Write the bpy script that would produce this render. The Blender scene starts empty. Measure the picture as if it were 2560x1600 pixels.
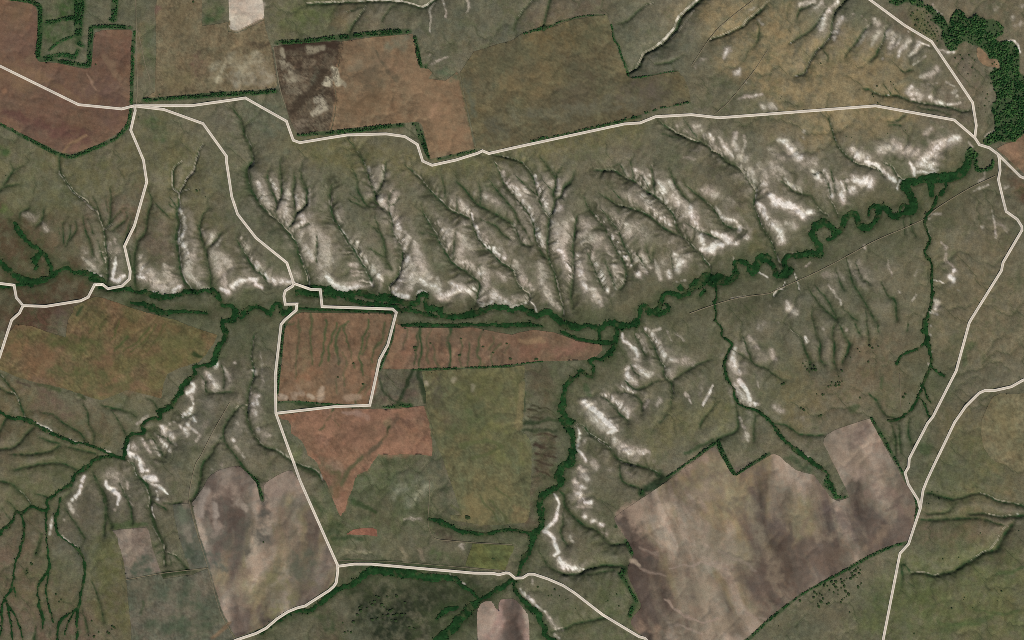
import bpy, bmesh, math, random
import numpy as np

# ------------------------------------------------------------------ camera, sky, sun, exposure
random.seed(7)
RNG = np.random.default_rng(11)
S = 2.5                      # metres on the ground per unit of the survey grid (2560 x 1600 units)
scene = bpy.context.scene
SUN_ELEV, SUN_AZ = 41.0, 150.0      # degrees; azimuth clockwise from north (+Y): a sun in the south-south-east

cam_data = bpy.data.cameras.new("camera")
cam = bpy.data.objects.new("camera", cam_data)
scene.collection.objects.link(cam)
ALT = 30000.0
cam_data.sensor_width = 36.0
cam_data.lens = 36.0 * ALT / (2560 * S)
cam_data.clip_start = 10.0
cam_data.clip_end = 120000.0
cam.location = (0, 0, ALT + 30)
cam.rotation_euler = (0, 0, 0)
scene.camera = cam

world = bpy.data.worlds.new("World")
scene.world = world
world.use_nodes = True
wn = world.node_tree.nodes; wl = world.node_tree.links
wn.clear()
sky = wn.new("ShaderNodeTexSky"); sky.sky_type = 'NISHITA'; sky.sun_disc = False
sky.sun_elevation = math.radians(SUN_ELEV); sky.sun_rotation = math.radians(SUN_AZ)
sky.altitude = 200
bg = wn.new("ShaderNodeBackground"); bg.inputs["Strength"].default_value = 0.06
wo = wn.new("ShaderNodeOutputWorld")
wl.new(sky.outputs[0], bg.inputs[0]); wl.new(bg.outputs[0], wo.inputs[0])

sd = bpy.data.lights.new("sun", 'SUN'); sd.energy = 4.1; sd.angle = math.radians(0.5); sd.color = (1.0, 0.965, 0.91)
sun = bpy.data.objects.new("sun", sd); scene.collection.objects.link(sun)
e, a = math.radians(SUN_ELEV), math.radians(SUN_AZ)
from mathutils import Vector
sun_dir = Vector((math.sin(a) * math.cos(e), math.cos(a) * math.cos(e), math.sin(e)))
sun.rotation_euler = (-sun_dir).to_track_quat('-Z', 'Y').to_euler()
sun.location = sun_dir * 2000

vs = scene.view_settings
vs.view_transform = 'Standard'; vs.look = 'None'; vs.exposure = 0.0; vs.gamma = 1.0; vs.use_curve_mapping = False
scene.cycles.max_bounces = 4
scene.cycles.use_denoising = False
scene.cycles.filter_width = 0.85

# ------------------------------------------------------------------ helpers: survey coordinates, noise, strokes
def lin(c):
    c = np.asarray(c, float) / 255.0
    return np.where(c <= 0.04045, c / 12.92, ((c + 0.055) / 1.055) ** 2.4)

def P(s, wdef=7.0):
    """survey notes -> array of x, y, half width on the 2560 x 1600 grid; @rRcC names a map sheet, @F the whole map"""
    ox = oy = 0.0; k = 1.0; out = []
    for t in s.split():
        if t[0] == '@':
            if t == '@F': ox = oy = 0.0; k = 2560 / 2419.0
            else:
                r, c = int(t[2]), int(t[4]); ox, oy, k = 640.0 * c, 400.0 * r, 400 / 1512.0
            continue
        v = [float(q) for q in t.split(',')]
        w = v[2] * k if len(v) > 2 else None
        out.append([ox + v[0] * k, oy + v[1] * k, w, k])
    last = None
    for o in out:
        if o[2] is None: o[2] = last if last is not None else wdef * o[3]
        last = o[2]
    return np.array([[o[0], o[1], o[2]] for o in out])

def smooth_line(p, n=4):
    if len(p) < 3: return p
    q = np.vstack([2 * p[0] - p[1], p, 2 * p[-1] - p[-2]])
    out = []
    for i in range(1, len(q) - 2):
        a_, b_, c_, d_ = q[i - 1], q[i], q[i + 1], q[i + 2]
        for j in range(n):
            t = j / n
            v = 0.5 * (2 * b_ + (c_ - a_) * t + (2 * a_ - 5 * b_ + 4 * c_ - d_) * t * t + (3 * b_ - a_ - 3 * c_ + d_) * t ** 3)
            v[2] = max(b_[2] + (c_[2] - b_[2]) * t, 0.2)
            out.append(v)
    out.append(q[-2])
    return np.array(out)

def extend(p, far=150):
    p = p.copy()
    def off(a_): return a_[0] < 5 or a_[0] > 2555 or a_[1] < 5 or a_[1] > 1595
    if len(p) > 1:
        if off(p[0]):
            d = p[0] - p[1]; d[2] = 0; d /= np.hypot(*d[:2]) + 1e-6; p = np.vstack([p[0] + d * far, p])
        if off(p[-1]):
            d = p[-1] - p[-2]; d[2] = 0; d /= np.hypot(*d[:2]) + 1e-6; p = np.vstack([p, p[-1] + d * far])
    return p

STEP = 2.5; MARG = 80.0
fx = np.arange(-MARG, 2560 + MARG + 0.1, STEP); fy = np.arange(-MARG, 1600 + MARG + 0.1, STEP)
ring = np.cumsum(4.0 * 1.28 ** np.arange(29))
xs = np.concatenate([fx[0] - ring[::-1], fx, fx[-1] + ring])
ys = np.concatenate([fy[0] - ring[::-1], fy, fy[-1] + ring])
NX, NY = len(xs), len(ys)
X, Y = np.meshgrid(xs, ys)
NR = len(ring)

_tab = RNG.random((24, 256, 256)).astype(np.float32)
def vnoise(x, y, seed=0):
    t = _tab[seed % 24]
    xi = np.floor(x).astype(np.int64); yi = np.floor(y).astype(np.int64)
    fx_ = (x - xi).astype(np.float32); fy_ = (y - yi).astype(np.float32)
    u = fx_ * fx_ * (3 - 2 * fx_); v = fy_ * fy_ * (3 - 2 * fy_)
    x0 = xi & 255; x1 = (xi + 1) & 255; y0 = yi & 255; y1 = (yi + 1) & 255
    a_ = t[y0, x0]; b_ = t[y0, x1]; c_ = t[y1, x0]; d_ = t[y1, x1]
    return (a_ + (b_ - a_) * u) * (1 - v) + (c_ + (d_ - c_) * u) * v
def fbm(x, y, sc, octv=3, seed=0, gain=0.5, ang=0.4):
    ca, sa = math.cos(ang), math.sin(ang)
    px = (x * ca - y * sa) / sc; py = (x * sa + y * ca) / sc
    tot = 0; amp = 1.0; n = 0.0
    for o in range(octv):
        tot = tot + amp * vnoise(px + 17.3 * o, py + 5.1 * o, seed + o); n += amp
        px, py = px * 1.9 * 0.8 - py * 1.9 * 0.6, px * 1.9 * 0.6 + py * 1.9 * 0.8
        amp *= gain
    return tot / n - 0.5          # about -0.4 .. 0.4
def sstep(a_, b_, x):
    t = np.clip((x - a_) / (b_ - a_), 0, 1); return t * t * (3 - 2 * t)

# a wandering offset that keeps natural edges from being ruled lines
_n1 = fbm(X, Y, 13, 3, 1) * 5.5; _n2 = fbm(X, Y, 13, 3, 5) * 5.5
WX = X + _n1; WY = Y + _n2
_n1 = fbm(X, Y, 26, 3, 9) * 17; _n2 = fbm(X, Y, 26, 3, 14) * 17
CX = X + _n1 + (WX - X); CY = Y + _n2 + (WY - Y)

def raster(p, R, gx, gy):
    """nearest distance, side, distance along and half width of a line on the grid, within R of it"""
    lo = p[:, :2].min(0) - R; hi = p[:, :2].max(0) + R
    i0, i1 = np.searchsorted(xs, [lo[0], hi[0]]); j0, j1 = np.searchsorted(ys, [lo[1], hi[1]])
    i0 = max(i0 - 1, 0); j0 = max(j0 - 1, 0); i1 = min(i1 + 1, NX); j1 = min(j1 + 1, NY)
    sh = (j1 - j0, i1 - i0)
    D = np.full(sh, 1e9, np.float32); SG = np.zeros(sh, np.float32); SS = np.zeros(sh, np.float32); W = np.zeros(sh, np.float32)
    s0 = 0.0
    if len(p) == 1: p = np.vstack([p, p + [0.3, 0.3, 0]])
    for a_, b_ in zip(p[:-1], p[1:]):
        dx, dy = b_[0] - a_[0], b_[1] - a_[1]; L = math.hypot(dx, dy)
        if L < 1e-6: continue
        k0, k1 = np.searchsorted(xs, [min(a_[0], b_[0]) - R, max(a_[0], b_[0]) + R]); l0, l1 = np.searchsorted(ys, [min(a_[1], b_[1]) - R, max(a_[1], b_[1]) + R])
        k0 = max(k0 - 1, i0); k1 = min(k1 + 1, i1); l0 = max(l0 - 1, j0); l1 = min(l1 + 1, j1)
        if k1 <= k0 or l1 <= l0: s0 += L; continue
        qx = gx[l0:l1, k0:k1] - a_[0]; qy = gy[l0:l1, k0:k1] - a_[1]
        t = np.clip((qx * dx + qy * dy) / (L * L), 0, 1)
        ex = qx - t * dx; ey = qy - t * dy
        d = np.sqrt(ex * ex + ey * ey)
        sl = (slice(l0 - j0, l1 - j0), slice(k0 - i0, k1 - i0))
        m = d < D[sl]
        D[sl] = np.where(m, d, D[sl])
        SG[sl] = np.where(m, dx * qy - dy * qx, SG[sl]); SS[sl] = np.where(m, s0 + t * L, SS[sl])
        W[sl] = np.where(m, a_[2] + (b_[2] - a_[2]) * t, W[sl])
        s0 += L
    return (slice(j0, j1), slice(i0, i1)), D, SG, SS, W, s0

def poly_sdf(poly, pad, gx, gy):
    """positive inside; window, array"""
    pts = poly[:, :2]
    lo = pts.min(0) - pad; hi = pts.max(0) + pad
    i0, i1 = np.searchsorted(xs, [lo[0], hi[0]]); j0, j1 = np.searchsorted(ys, [lo[1], hi[1]])
    i0 = max(i0 - 1, 0); j0 = max(j0 - 1, 0); i1 = min(i1 + 1, NX); j1 = min(j1 + 1, NY)
    x = gx[j0:j1, i0:i1]; y = gy[j0:j1, i0:i1]
    D = np.full(x.shape, 1e9); inside = np.zeros(x.shape, bool)
    n = len(pts)
    for k in range(n):
        a_ = pts[k]; b_ = pts[(k + 1) % n]
        dx, dy = b_ - a_; L2 = dx * dx + dy * dy
        if L2 < 1e-9: continue
        t = np.clip(((x - a_[0]) * dx + (y - a_[1]) * dy) / L2, 0, 1)
        D = np.minimum(D, np.hypot(x - a_[0] - t * dx, y - a_[1] - t * dy))
        if abs(dy) > 1e-9:
            c = (a_[1] > y) != (b_[1] > y)
            inside ^= c & (x < dx * (y - a_[1]) / dy + a_[0])
    return (slice(j0, j1), slice(i0, i1)), np.where(inside, D, -D)

def rows(txt):
    for l in txt.strip().splitlines():
        l = l.strip()
        if l and not l.startswith('#'):
            h, t = l.split('|'); yield h.split(), t

# ------------------------------------------------------------------ the survey: gullies, chalk, streams (x,y[,half width])
# gully rows: depth in metres, chalk width on the A side (east / north), chalk width on the B side, strength of side rills | course from the head
GULLIES = """
8 0 14 .3 | @r0c0 560,1440,5 @r1c0 555,30,6 570,120,8 640,230,8 700,300,10 830,400,9 920,490,7 970,620,7 990,720,7 1000,850,8 1015,960,14 1010,1080,14 1000,1180,10
4 0 0 .2 | @r1c0 1045,250,4 1045,450,5 1030,600,6 990,660,6
3 0 0 0 | @r1c0 1160,460,8 1070,560,5 1040,600,5
3 0 0 0 | @r1c0 1190,470,4 1190,560,7 1070,660,8
3 0 0 0 | @r1c0 780,540,6 800,660,7 850,780,7 880,900,5
3 0 0 0 | @r1c0 830,560,3 880,690,5
3 0 0 0 | @r1c0 920,760,8 980,960,6
3 0 0 0 | @r1c0 700,560,10 720,650,6 660,750,6 620,810,4
3 0 0 0 | @r1c0 590,600,6 600,780,5
3 0 0 0 | @r1c0 660,590,6 660,700,6 630,780,4
3 0 0 0 | @r1c0 550,630,6 560,700,5
3 0 0 0 | @r1c0 870,330,6 910,420,5 950,530,4
3 0 0 0 | @r1c0 1000,350,5 1010,480,4
6 0 0 .4 | @r1c0 1400,260,4 1430,400,7 1390,520,8 1370,680,12 1300,760,14 1275,870,14 1265,1000,12 1270,1150,10 1285,1230,8
3 0 0 0 | @r1c0 1440,370,3 1520,470,5 1600,540,4
3 0 0 0 | @r1c0 1250,510,6 1200,700,6 1170,780,5
3 0 0 0 | @r1c0 1210,830,8 1240,1000,5 1250,1060,4
3 0 0 0 | @r1c0 1290,560,5 1270,680,5
8 8 6 0 | @r1c0 1720,10,3 1640,90,4 1640,190,5 1640,260,5 1690,310,6
9 9 9 0 | @r0c0 1910,1360,4 1880,1420,5 1860,1500,5 @r1c0 1850,30,4 1830,100,5 1760,180,6 1720,260,6 1690,310,7
11 26 0 .5 | @r1c0 1690,310,8 1690,420,9 1670,520,14 1685,600,16 1665,740,22 1680,900,11 1700,1050,10 1740,1150,13 1800,1220,10
4 5 5 0 | @r1c0 1800,270,3 1740,285,3 1700,305,4
4 0 0 0 | @r1c0 1590,410,5 1640,450,6 1680,470,5
4 0 0 0 | @r1c0 1600,340,4 1640,400,5 1670,450,5
6 0 0 .5 | @r1c0 1960,450,4 1900,560,7 1885,680,9 1920,800,11 1945,860,9 1960,980,7 1990,1100,5 1985,1210,5
3 0 0 0 | @r1c0 1850,590,4 1880,680,6
4 0 0 0 | @r1c0 2090,680,4 2040,760,7 1970,815,8
6 10 0 .6 | @r1c0 2230,730,5 2290,850,8 2350,950,9 2419,1050,13 @r1c1 40,1070,14 110,1160,14
12 14 0 .4 | @r0c0 2200,1020,4 2270,1130,6 2310,1270,8 2350,1350,10 2380,1450,9 @r1c0 2390,0,9 2330,90,18 2350,230,18 2419,360,14 @r1c1 60,450,12 180,550,11 280,660,11 370,770,11 400,880,12 430,970,15 470,1060,15 490,1180,12
6 0 0 .4 | @r1c1 115,90,5 110,170,7 150,300,8 190,410,9 185,520,5
6 0 0 .4 | @r1c1 230,0,4 230,130,7 240,320,8 190,410,8
6 0 0 .4 | @r1c1 355,100,4 365,200,7 345,300,7 370,480,8
6 0 0 .4 | @r1c1 420,80,4 440,200,8 480,300,9 470,420,9 390,500,9 340,590,8 300,650,7
3 0 0 0 | @r1c1 550,230,4 510,250,6 470,280,8
4 0 0 0 | @r1c1 510,590,6 440,630,5 360,660,3
4 0 0 0 | @r1c1 570,700,3 575,800,6 565,900,6 570,980,4
10 16 10 1 | @r1c1 730,210,5 705,300,8 705,450,11 770,610,12 850,740,12 930,860,11 1000,980,11 1070,1100,14 1100,1180,14
3 0 0 0 | @r1c1 940,770,6 930,830,5
12 14 0 .6 | @r0c1 870,1310,3 960,1430,5 1000,1512,6 @r1c1 1010,10,5 1060,150,8 1090,240,8 1130,320,9 1130,400,10 1240,480,10 1290,580,10 1290,680,9 1380,850,10 1370,980,10 1340,1100,8 1260,1180,8 1270,1280,10
6 0 8 .2 | @r1c1 1225,0,4 1220,90,7 1190,230,6 1140,320,6
4 0 0 .2 | @r1c1 1310,270,4 1260,350,6 1250,470,7
3 0 0 0 | @r1c1 1360,350,8 1310,410,7 1260,430,6
4 0 0 .3 | @r1c1 900,60,2 950,180,3 970,300,6 1050,430,8 1130,440,6
4 0 0 .3 | @r1c1 870,370,6 940,410,6 1020,440,6
3 0 0 0 | @r1c1 880,310,4 930,350,4 980,400,3
5 0 0 .4 | @r1c1 1120,530,4 1160,650,6 1210,790,6 1230,950,5 1290,1040,5
3 0 0 0 | @r1c1 1060,820,3 1150,890,5 1220,920,5
3 0 0 0 | @r1c1 1040,600,3 1110,640,4 1160,690,4
9 16 0 1 | @r1c1 1410,50,3 1550,170,5 1650,290,8 1750,400,8 1830,470,9 2010,550,9 2060,650,9 2110,760,9 2230,880,9 2330,980,9 2419,1040,10 @r1c2 30,1080,7 60,1180,7 160,1270,6 150,1360,5
9 8 0 1 | @r1c1 1560,420,7 1610,560,9 1690,690,10 1780,850,10 1850,970,11 1960,1040,10 2090,1140,9 2110,1200,14 2080,1350,14
3 0 0 0 | @r1c1 1540,690,3 1620,690,5 1690,710,6
3 0 0 0 | @r1c1 1890,660,3 1870,800,5 1860,930,6
3 0 0 0 | @r1c1 2110,1000,4 2130,1120,4
8 0 0 .7 | @r1c1 1880,200,4 1950,250,8 2070,400,8 2200,480,9 2350,560,9 2419,600,9 @r1c2 30,640,6 90,780,8 170,810,9
5 0 0 0 | @r1c1 2130,570,3 2260,620,5 2330,700,6 2400,750,6
3 0 0 0 | @r1c1 1750,150,2 1780,250,4 1780,360,3
3 0 0 0 | @r1c1 1900,330,2 1900,460,4 1880,500,4
3 0 0 0 | @r1c1 2100,200,3 2120,300,4 2120,430,4
10 16 0 .6 | @r1c1 2240,0,4 2300,110,5 2350,240,6 2419,310,7 @r1c2 20,340,8 80,410,9 150,500,8 200,600,10 230,770,10 280,870,10 350,960,9
5 0 0 .4 | @r1c1 2190,180,4 2280,290,6 2400,430,7 @r1c2 20,480,6 60,580,7 130,680,7 190,790,7
10 10 0 .7 | @r0c1 2150,1440,3 @r1c2 40,0,4 120,50,6 190,140,8 230,300,9 280,430,9 345,530,8 345,640,9 335,760,9 345,900,9 360,980,10 400,1060,8 430,1200,7 480,1380,8 480,1460,9
7 0 0 .3 | @r0c2 250,1470,3 @r1c2 300,20,5 370,110,7 415,180,9 410,270,9 390,310,8 405,400,8 380,500,7 345,530,7
5 0 0 .2 | @r1c2 480,50,8 430,140,8 415,180,8
5 0 0 .2 | @r1c2 600,90,3 560,200,8 490,260,10 460,340,9 410,380,8
4 0 0 0 | @r1c2 280,180,4 380,290,6
4 0 0 0 | @r1c2 510,385,6 470,360,5
4 0 0 0 | @r1c2 20,130,3 120,230,5 230,330,4
8 0 0 .8 | @r1c2 625,510,7 600,640,8 580,800,8 585,960,6 580,1100,5 560,1250,4 570,1400,4
9 10 0 1 | @r1c2 670,330,3 720,450,8 780,520,8 870,640,9 930,750,9 990,860,9 1070,1000,8 1080,1120,6 1030,1220,4
7 10 0 1 | @r1c2 830,450,3 930,570,6 1010,680,7 1060,800,7 1110,900,7 1140,1000,6
12 10 6 .9 | @r1c2 760,100,3 860,100,6 960,95,7 1060,160,9 1170,210,10 1280,300,10 1360,350,10 1460,430,10 1540,540,10 1580,680,10 1660,760,10 1780,890,7 1870,1010,6 1880,1080,6
4 0 0 .2 | @r1c2 1120,10,4 1150,180,6
5 0 0 .3 | @r1c2 1310,40,4 1330,150,8 1350,330,7
4 0 0 .3 | @r1c2 1230,150,4 1320,320,6
4 0 0 .2 | @r1c2 960,70,5 1020,40,6 1080,150,6
9 6 0 .8 | @r1c2 820,310,3 940,390,7 1020,430,8 1170,470,9 1260,510,10 1350,570,10 1450,650,11 1560,700,10
4 0 0 .3 | @r1c2 940,270,3 1060,400,6
5 0 0 .3 | @r1c2 1480,80,4 1540,220,6 1600,310,6 1680,400,5
8 6 0 .8 | @r1c2 1640,240,3 1760,340,6 1860,420,9 1930,490,9 1990,590,10 2060,640,14 2140,650,16
6 0 0 .3 | @r1c2 1650,600,3 1720,650,5 1820,690,7 1960,750,6
5 0 0 .8 | @r1c2 700,860,4 760,990,6 820,1120,7 870,1230,5
5 0 0 .6 | @r1c2 880,960,4 930,1080,6 980,1220,5
4 0 0 .6 | @r1c2 1170,860,4 1240,980,6 1280,1040,4
4 0 0 .6 | @r1c2 1270,830,4 1320,960,5 1340,870,4
4 0 0 .6 | @r1c2 1500,900,4 1520,1020,5
4 0 0 .6 | @r1c2 530,850,4 580,870,5
12 16 0 .6 | @r0c2 1380,1140,3 1500,1220,5 1600,1280,6 1740,1335,8 1800,1340,8 1880,1410,8 2010,1490,8 @r1c2 2030,10,7 2160,90,8 2230,180,8 2300,280,9 2290,420,9 2330,560,9 2400,690,9 @r1c3 0,710,7 50,800,7 90,930,6 120,970,5
4 0 0 0 | @r0c2 1400,1260,3 1510,1290,4 1600,1300,5
3 0 0 0 | @r0c2 1620,1120,3 1700,1240,4 1740,1290,4
5 0 0 .3 | @r1c3 110,190,6 200,260,6 280,310,6 400,340,6 460,410,6 520,500,6 560,520,5
8 10 0 .2 | @r0c3 560,1100,3 600,1200,6 640,1340,7 700,1430,7 800,1512,7 @r1c3 790,0,7 850,35,7 950,60,7 1050,90,6 1100,150,5
5 3 0 0 | @r1c3 1080,20,3 1180,70,4 1230,150,5 1290,190,5
4 0 0 .3 | @r1c3 430,150,4 500,110,6 560,200,6 600,330,5
4 0 0 .3 | @r1c3 590,80,4 620,200,6 640,300,6
4 0 0 .2 | @r1c3 580,330,4 620,450,5 670,530,5
4 0 0 .2 | @r1c3 720,180,4 760,290,5
5 0 0 .3 | @r1c3 740,920,4 780,1080,9 820,1190,9 890,1300,9 960,1420,9 1020,1512,9
4 0 0 .3 | @r1c3 830,960,4 880,1100,6 960,1170,5
5 0 0 .2 | @r1c3 1070,1150,5 1130,1270,13 1200,1330,14 1215,1450,14 1220,1512,12
5 0 0 .3 | @r1c3 380,1200,5 480,1360,9 580,1450,11 650,1512,12
5 0 0 .3 | @r1c3 440,1180,5 560,1320,9 620,1430,9 655,1500,9
3 0 0 0 | @r1c3 1280,540,7 1300,700,5
4 0 0 0 | @r1c3 1345,500,9 1360,640,9 1400,720,6
3 0 0 0 | @r1c3 640,1030,3 680,1150,4 720,1230,4
3 0 0 0 | @r1c3 420,1390,4 415,1500,6
3 0 0 0 | @r1c3 700,1390,5 800,1490,6 840,1512,6
3 0 0 0 | @r1c3 930,1400,4 930,1512,5
4 5 5 0 | @r1c3 260,1080,5 280,1150,5 295,1220,4
4 5 5 0 | @r1c3 165,1150,4 140,1210,5 60,1280,5
6 0 0 .3 | @r2c3 200,60,4 260,120,5 320,180,7 350,290,10 390,370,13 400,450,22
6 0 0 .3 | @r2c3 430,0,7 460,140,8 495,210,10 490,350,9 530,420,9
6 0 0 .3 | @r2c3 635,0,9 610,150,10 630,250,12 620,360,12 640,450,14
6 0 0 .3 | @r2c3 660,20,8 720,140,10 770,230,12 750,300,16 710,400,14
4 0 0 0 | @r2c3 820,20,8 850,90,6 880,150,6
4 0 0 0 | @r2c3 930,10,8 950,140,8 960,220,10
4 0 0 0 | @r2c3 1040,20,9 1050,110,7
4 0 0 0 | @r2c3 1330,10,10 1320,100,8
4 0 0 0 | @r2c3 10,480,6 70,530,5 160,570,3
4 0 0 0 | @r2c3 940,690,10 1020,750,12 1060,830,8 1120,900,7 1200,930,6
3 0 0 0 | @r2c3 1240,960,8 1245,1100,10 1255,1250,9
3 0 0 0 | @r2c3 1340,930,8 1330,1080,14 1360,1170,8
3 0 0 0 | @r2c3 1160,970,8 1200,1100,7 1210,1270,6
8 6 0 .2 | @r0c1 1050,15,8 1200,8,9 1400,25,10 1480,50,10 1560,70,11 1620,55,10 1690,5,8
5 0 3 0 | @r0c1 1050,20,4 1010,110,5 960,170,5 910,250,6 890,300,5
3 0 0 0 | @r0c1 1320,45,5 1270,80,4 1190,200,4
3 0 3 0 | @r0c1 1030,50,3 940,90,3 860,110,2
12 0 13 .3 | @r0c2 1790,-10,12 1700,70,12 1600,165,10 1555,270,10 1460,380,12 1385,440,8 1260,510,7 1225,570,7 1195,640,6 1090,690,7
9 0 5 .2 | @r0c2 2419,30,11 2350,100,10 2250,180,8 2170,255,6 2080,295,6 2000,335,5 1860,375,4
3 0 0 0 | @r0c2 2310,180,5 2340,280,7 2310,400,6 2270,460,5
4 0 0 0 | @r0c2 180,10,3 100,110,4 40,200,5 20,280,5
3 0 0 0 | @r0c2 1350,20,3 1250,60,4 1080,200,4 1000,225,3
3 0 0 0 | @r0c2 360,0,5 320,150,5 300,260,6
3 0 0 0 | @r0c2 1620,520,4 1500,590,4 1360,610,3
8 6 4 .3 | @r0c3 720,10,3 625,130,6 605,250,7 590,330,8 530,420,9 460,480,9 400,580,8 370,640,8 350,690,8 260,720,5
5 4 0 .1 | @r0c3 560,60,4 500,160,6 450,240,5 340,330,4 200,410,4
3 0 0 0 | @r0c3 430,30,4 370,70,5 300,100,4 270,180,3
5 4 0 .2 | @r0c3 970,230,4 880,330,7 810,430,7 740,500,6 725,540,5
6 5 0 .2 | @r0c3 1110,260,4 1090,380,6 1040,480,9 1020,530,8 970,575,6
3 0 0 0 | @r0c3 510,460,6 560,530,5 560,580,4
3 0 0 0 | @r0c3 355,690,6 360,760,4
7 4 0 .2 | @r0c3 900,840,10 960,845,10 1010,880,7 1120,905,10 1240,910,10 1330,950,9 1450,970,6 1700,1010,5 1830,1050,5 1910,1040,5
3 0 0 0 | @r0c3 1080,780,12 1110,820,8 1160,890,5
3 0 0 0 | @r0c3 1180,800,8 1210,850,6 1240,890,6
3 0 0 0 | @r0c3 1400,1000,5 1480,1035,7 1600,1040,6 1720,1080,4
4 0 0 0 | @r0c3 1240,655,6 1300,680,18 1360,660,6
3 0 0 0 | @r0c3 1115,1155,12 1200,1150,6 1300,1090,4
3 0 0 0 | @r0c3 1130,1180,15 1220,1180,12 1250,1190,10
6 0 0 .2 | @r3c3 2480,270,10 2419,250,12 2340,230,14 2200,200,11 2080,155,9 1990,125,6 1820,170,5 1720,180,10 1600,145,14 1500,120,8
6 0 0 .2 | @r3c3 2480,335,16 2419,335,15 2220,345,15 2060,320,10 1900,320,4
4 0 0 0 | @r3c3 1430,370,10 1560,375,14 1750,370,11 1950,360,14 2060,375,8 2240,440,6
9 0 0 .2 | @r3c3 2360,350,20 2290,450,22 2220,550,20 2150,660,20 2050,680,18 1950,750,20 1850,800,20 1750,860,14 1550,905,10 1450,870,10 1350,880,8
4 0 0 0 | @r3c3 1350,880,8 1320,830,8 1260,790,8
4 0 0 0 | @r3c3 1250,780,12 1270,900,14 1255,990,10
3 0 0 0 | @r3c3 1300,960,14 1370,1000,8
3 0 0 0 | @r3c3 1800,190,3 1740,260,4 1680,310,4 1500,320,3
6 0 0 .3 | @r2c2 2110,740,6 2130,900,6 2125,1040,8 1990,1100,11 1940,1130,10
5 0 0 .2 | @r2c2 2300,880,6 2290,1000,9 2280,1150,8
5 0 0 .2 | @r2c2 2180,150,6 2210,230,7 2270,390,8 2330,430,7 2419,460,6
4 0 0 .2 | @r2c2 2070,270,3 2270,390,5
6 0 0 .2 | @r2c3 0,470,6 60,520,6
5 0 0 .2 | @r2c3 30,970,10 180,1000,10 280,1070,10 380,1090,15 520,1090,10
6 8 0 .5 | @r2c2 1220,90,6 1300,170,6 1350,270,8 1400,390,9 1440,440,9 1440,520,8 1510,600,9 1520,680,6
6 0 0 .4 | @r2c2 1160,90,6 1190,220,7 1260,330,6
5 0 0 .3 | @r2c2 1880,370,6 1740,430,8 1640,490,8 1530,560,6
4 0 0 .3 | @r2c2 1400,560,6 1340,590,6 1250,640,5 1150,650,8 1070,570,6
5 0 0 .4 | @r2c2 1210,540,6 1140,480,6 1130,420,5
6 0 0 .5 | @r2c2 840,720,6 940,790,9 1010,880,8 1090,950,6
6 0 0 .5 | @r2c2 1000,690,6 1130,690,6 1210,760,7 1230,850,6
9 10 8 .6 | @r2c2 610,980,8 680,1010,10 730,1070,10 830,1140,11 910,1190,11 960,1270,11 1010,1320,12 1130,1360,12 1250,1390,12 1400,1460,14
5 0 0 .2 | @r2c2 1020,1330,9 1020,1450,10 1040,1512,9 @r3c2 1050,20,8 1200,80,12
4 0 0 0 | @r2c2 1460,890,4 1400,970,6
4 0 0 0 | @r2c2 1940,770,4 1850,880,6 1790,960,6 1780,1020,5
4 0 0 0 | @r2c2 1510,690,5 1500,800,4
8 0 0 .5 | @r3c2 440,90,9 490,150,11 500,240,11 570,330,11 650,410,11 800,480,9 880,560,9 950,610,9 1050,600,10
5 0 0 .4 | @r3c2 490,260,4 480,400,5 460,520,6 520,610,4
7 0 0 .4 | @r3c2 250,660,6 320,790,7 400,850,8 520,890,8 640,885,8 720,840,9 850,810,8 1050,810,10
4 0 0 0 | @r3c2 640,910,6 800,880,6 960,850,8
5 0 0 .2 | @r3c2 370,1445,9 500,1400,9 650,1350,9 780,1320,9 900,1300,8
7 24 0 .3 | @r2c0 2400,130,8 2370,330,8 2400,500,7 2360,640,7 2335,800,8 2340,940,6 2380,1060,6 2419,1120,6 @r2c1 60,1190,7 180,1230,8 300,1310,10 420,1370,8 560,1430,10 620,1500,10
7 0 0 .3 | @r2c0 2330,800,8 2250,830,8 2180,900,8 2120,1010,8 2105,1090,8 2140,1180,9 2220,1280,10 2300,1400,13 2400,1490,15
7 0 0 .3 | @r2c0 2105,1095,7 2030,1190,9 1990,1270,10 1920,1350,13 1900,1430,20 1890,1512,18 @r3c0 1850,130,14 1800,190,12
4 0 0 .3 | @r2c0 2080,400,5 2110,500,7 2110,640,6
4 0 0 .6 | @r2c0 1940,560,8 1950,670,6 2080,690,5 2180,680,4
6 0 0 .5 | @r2c0 1870,490,9 1920,560,7
6 0 0 .8 | @r2c0 1410,1080,8 1460,1150,6 1540,1280,5
5 0 0 .8 | @r2c0 1690,930,8 1780,910,7 1840,880,5
5 0 0 .8 | @r2c0 1480,1080,8 1560,1110,6 1640,1170,5
6 0 8 .4 | @r2c0 1190,1330,10 1260,1370,11 1290,1450,14 1340,1512,14 @r3c0 1390,60,18 1420,180,15 1410,280,18 1450,400,26 1500,520,18 1540,600,11 1550,700,9 1560,800,9
4 0 0 0 | @r3c0 1570,690,8 1660,720,11 1720,790,13 1780,845,15
3 0 0 0 | @r3c0 1530,600,8 1470,630,12
3 0 0 0 | @r3c0 1550,650,8 1490,690,14
3 0 0 0 | @r3c0 1605,720,7 1625,810,6
3 0 0 0 | @r3c0 1440,200,6 1500,240,7 1570,280,7
3 0 0 0 | @r3c0 1530,225,9 1620,225,9 1720,205,10
6 0 0 .2 | @r2c0 870,1420,12 900,1512,14 @r3c0 900,0,16 960,90,15 1000,200,12 1005,330,13 1050,440,14
4 0 0 0 | @r3c0 960,100,8 990,250,8 990,400,10 980,520,8
4 0 0 0 | @r3c0 620,270,8 690,380,8 770,500,10 800,550,8
4 0 0 0 | @r3c0 1120,10,4 1160,110,7 1220,220,6 1250,400,8
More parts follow.
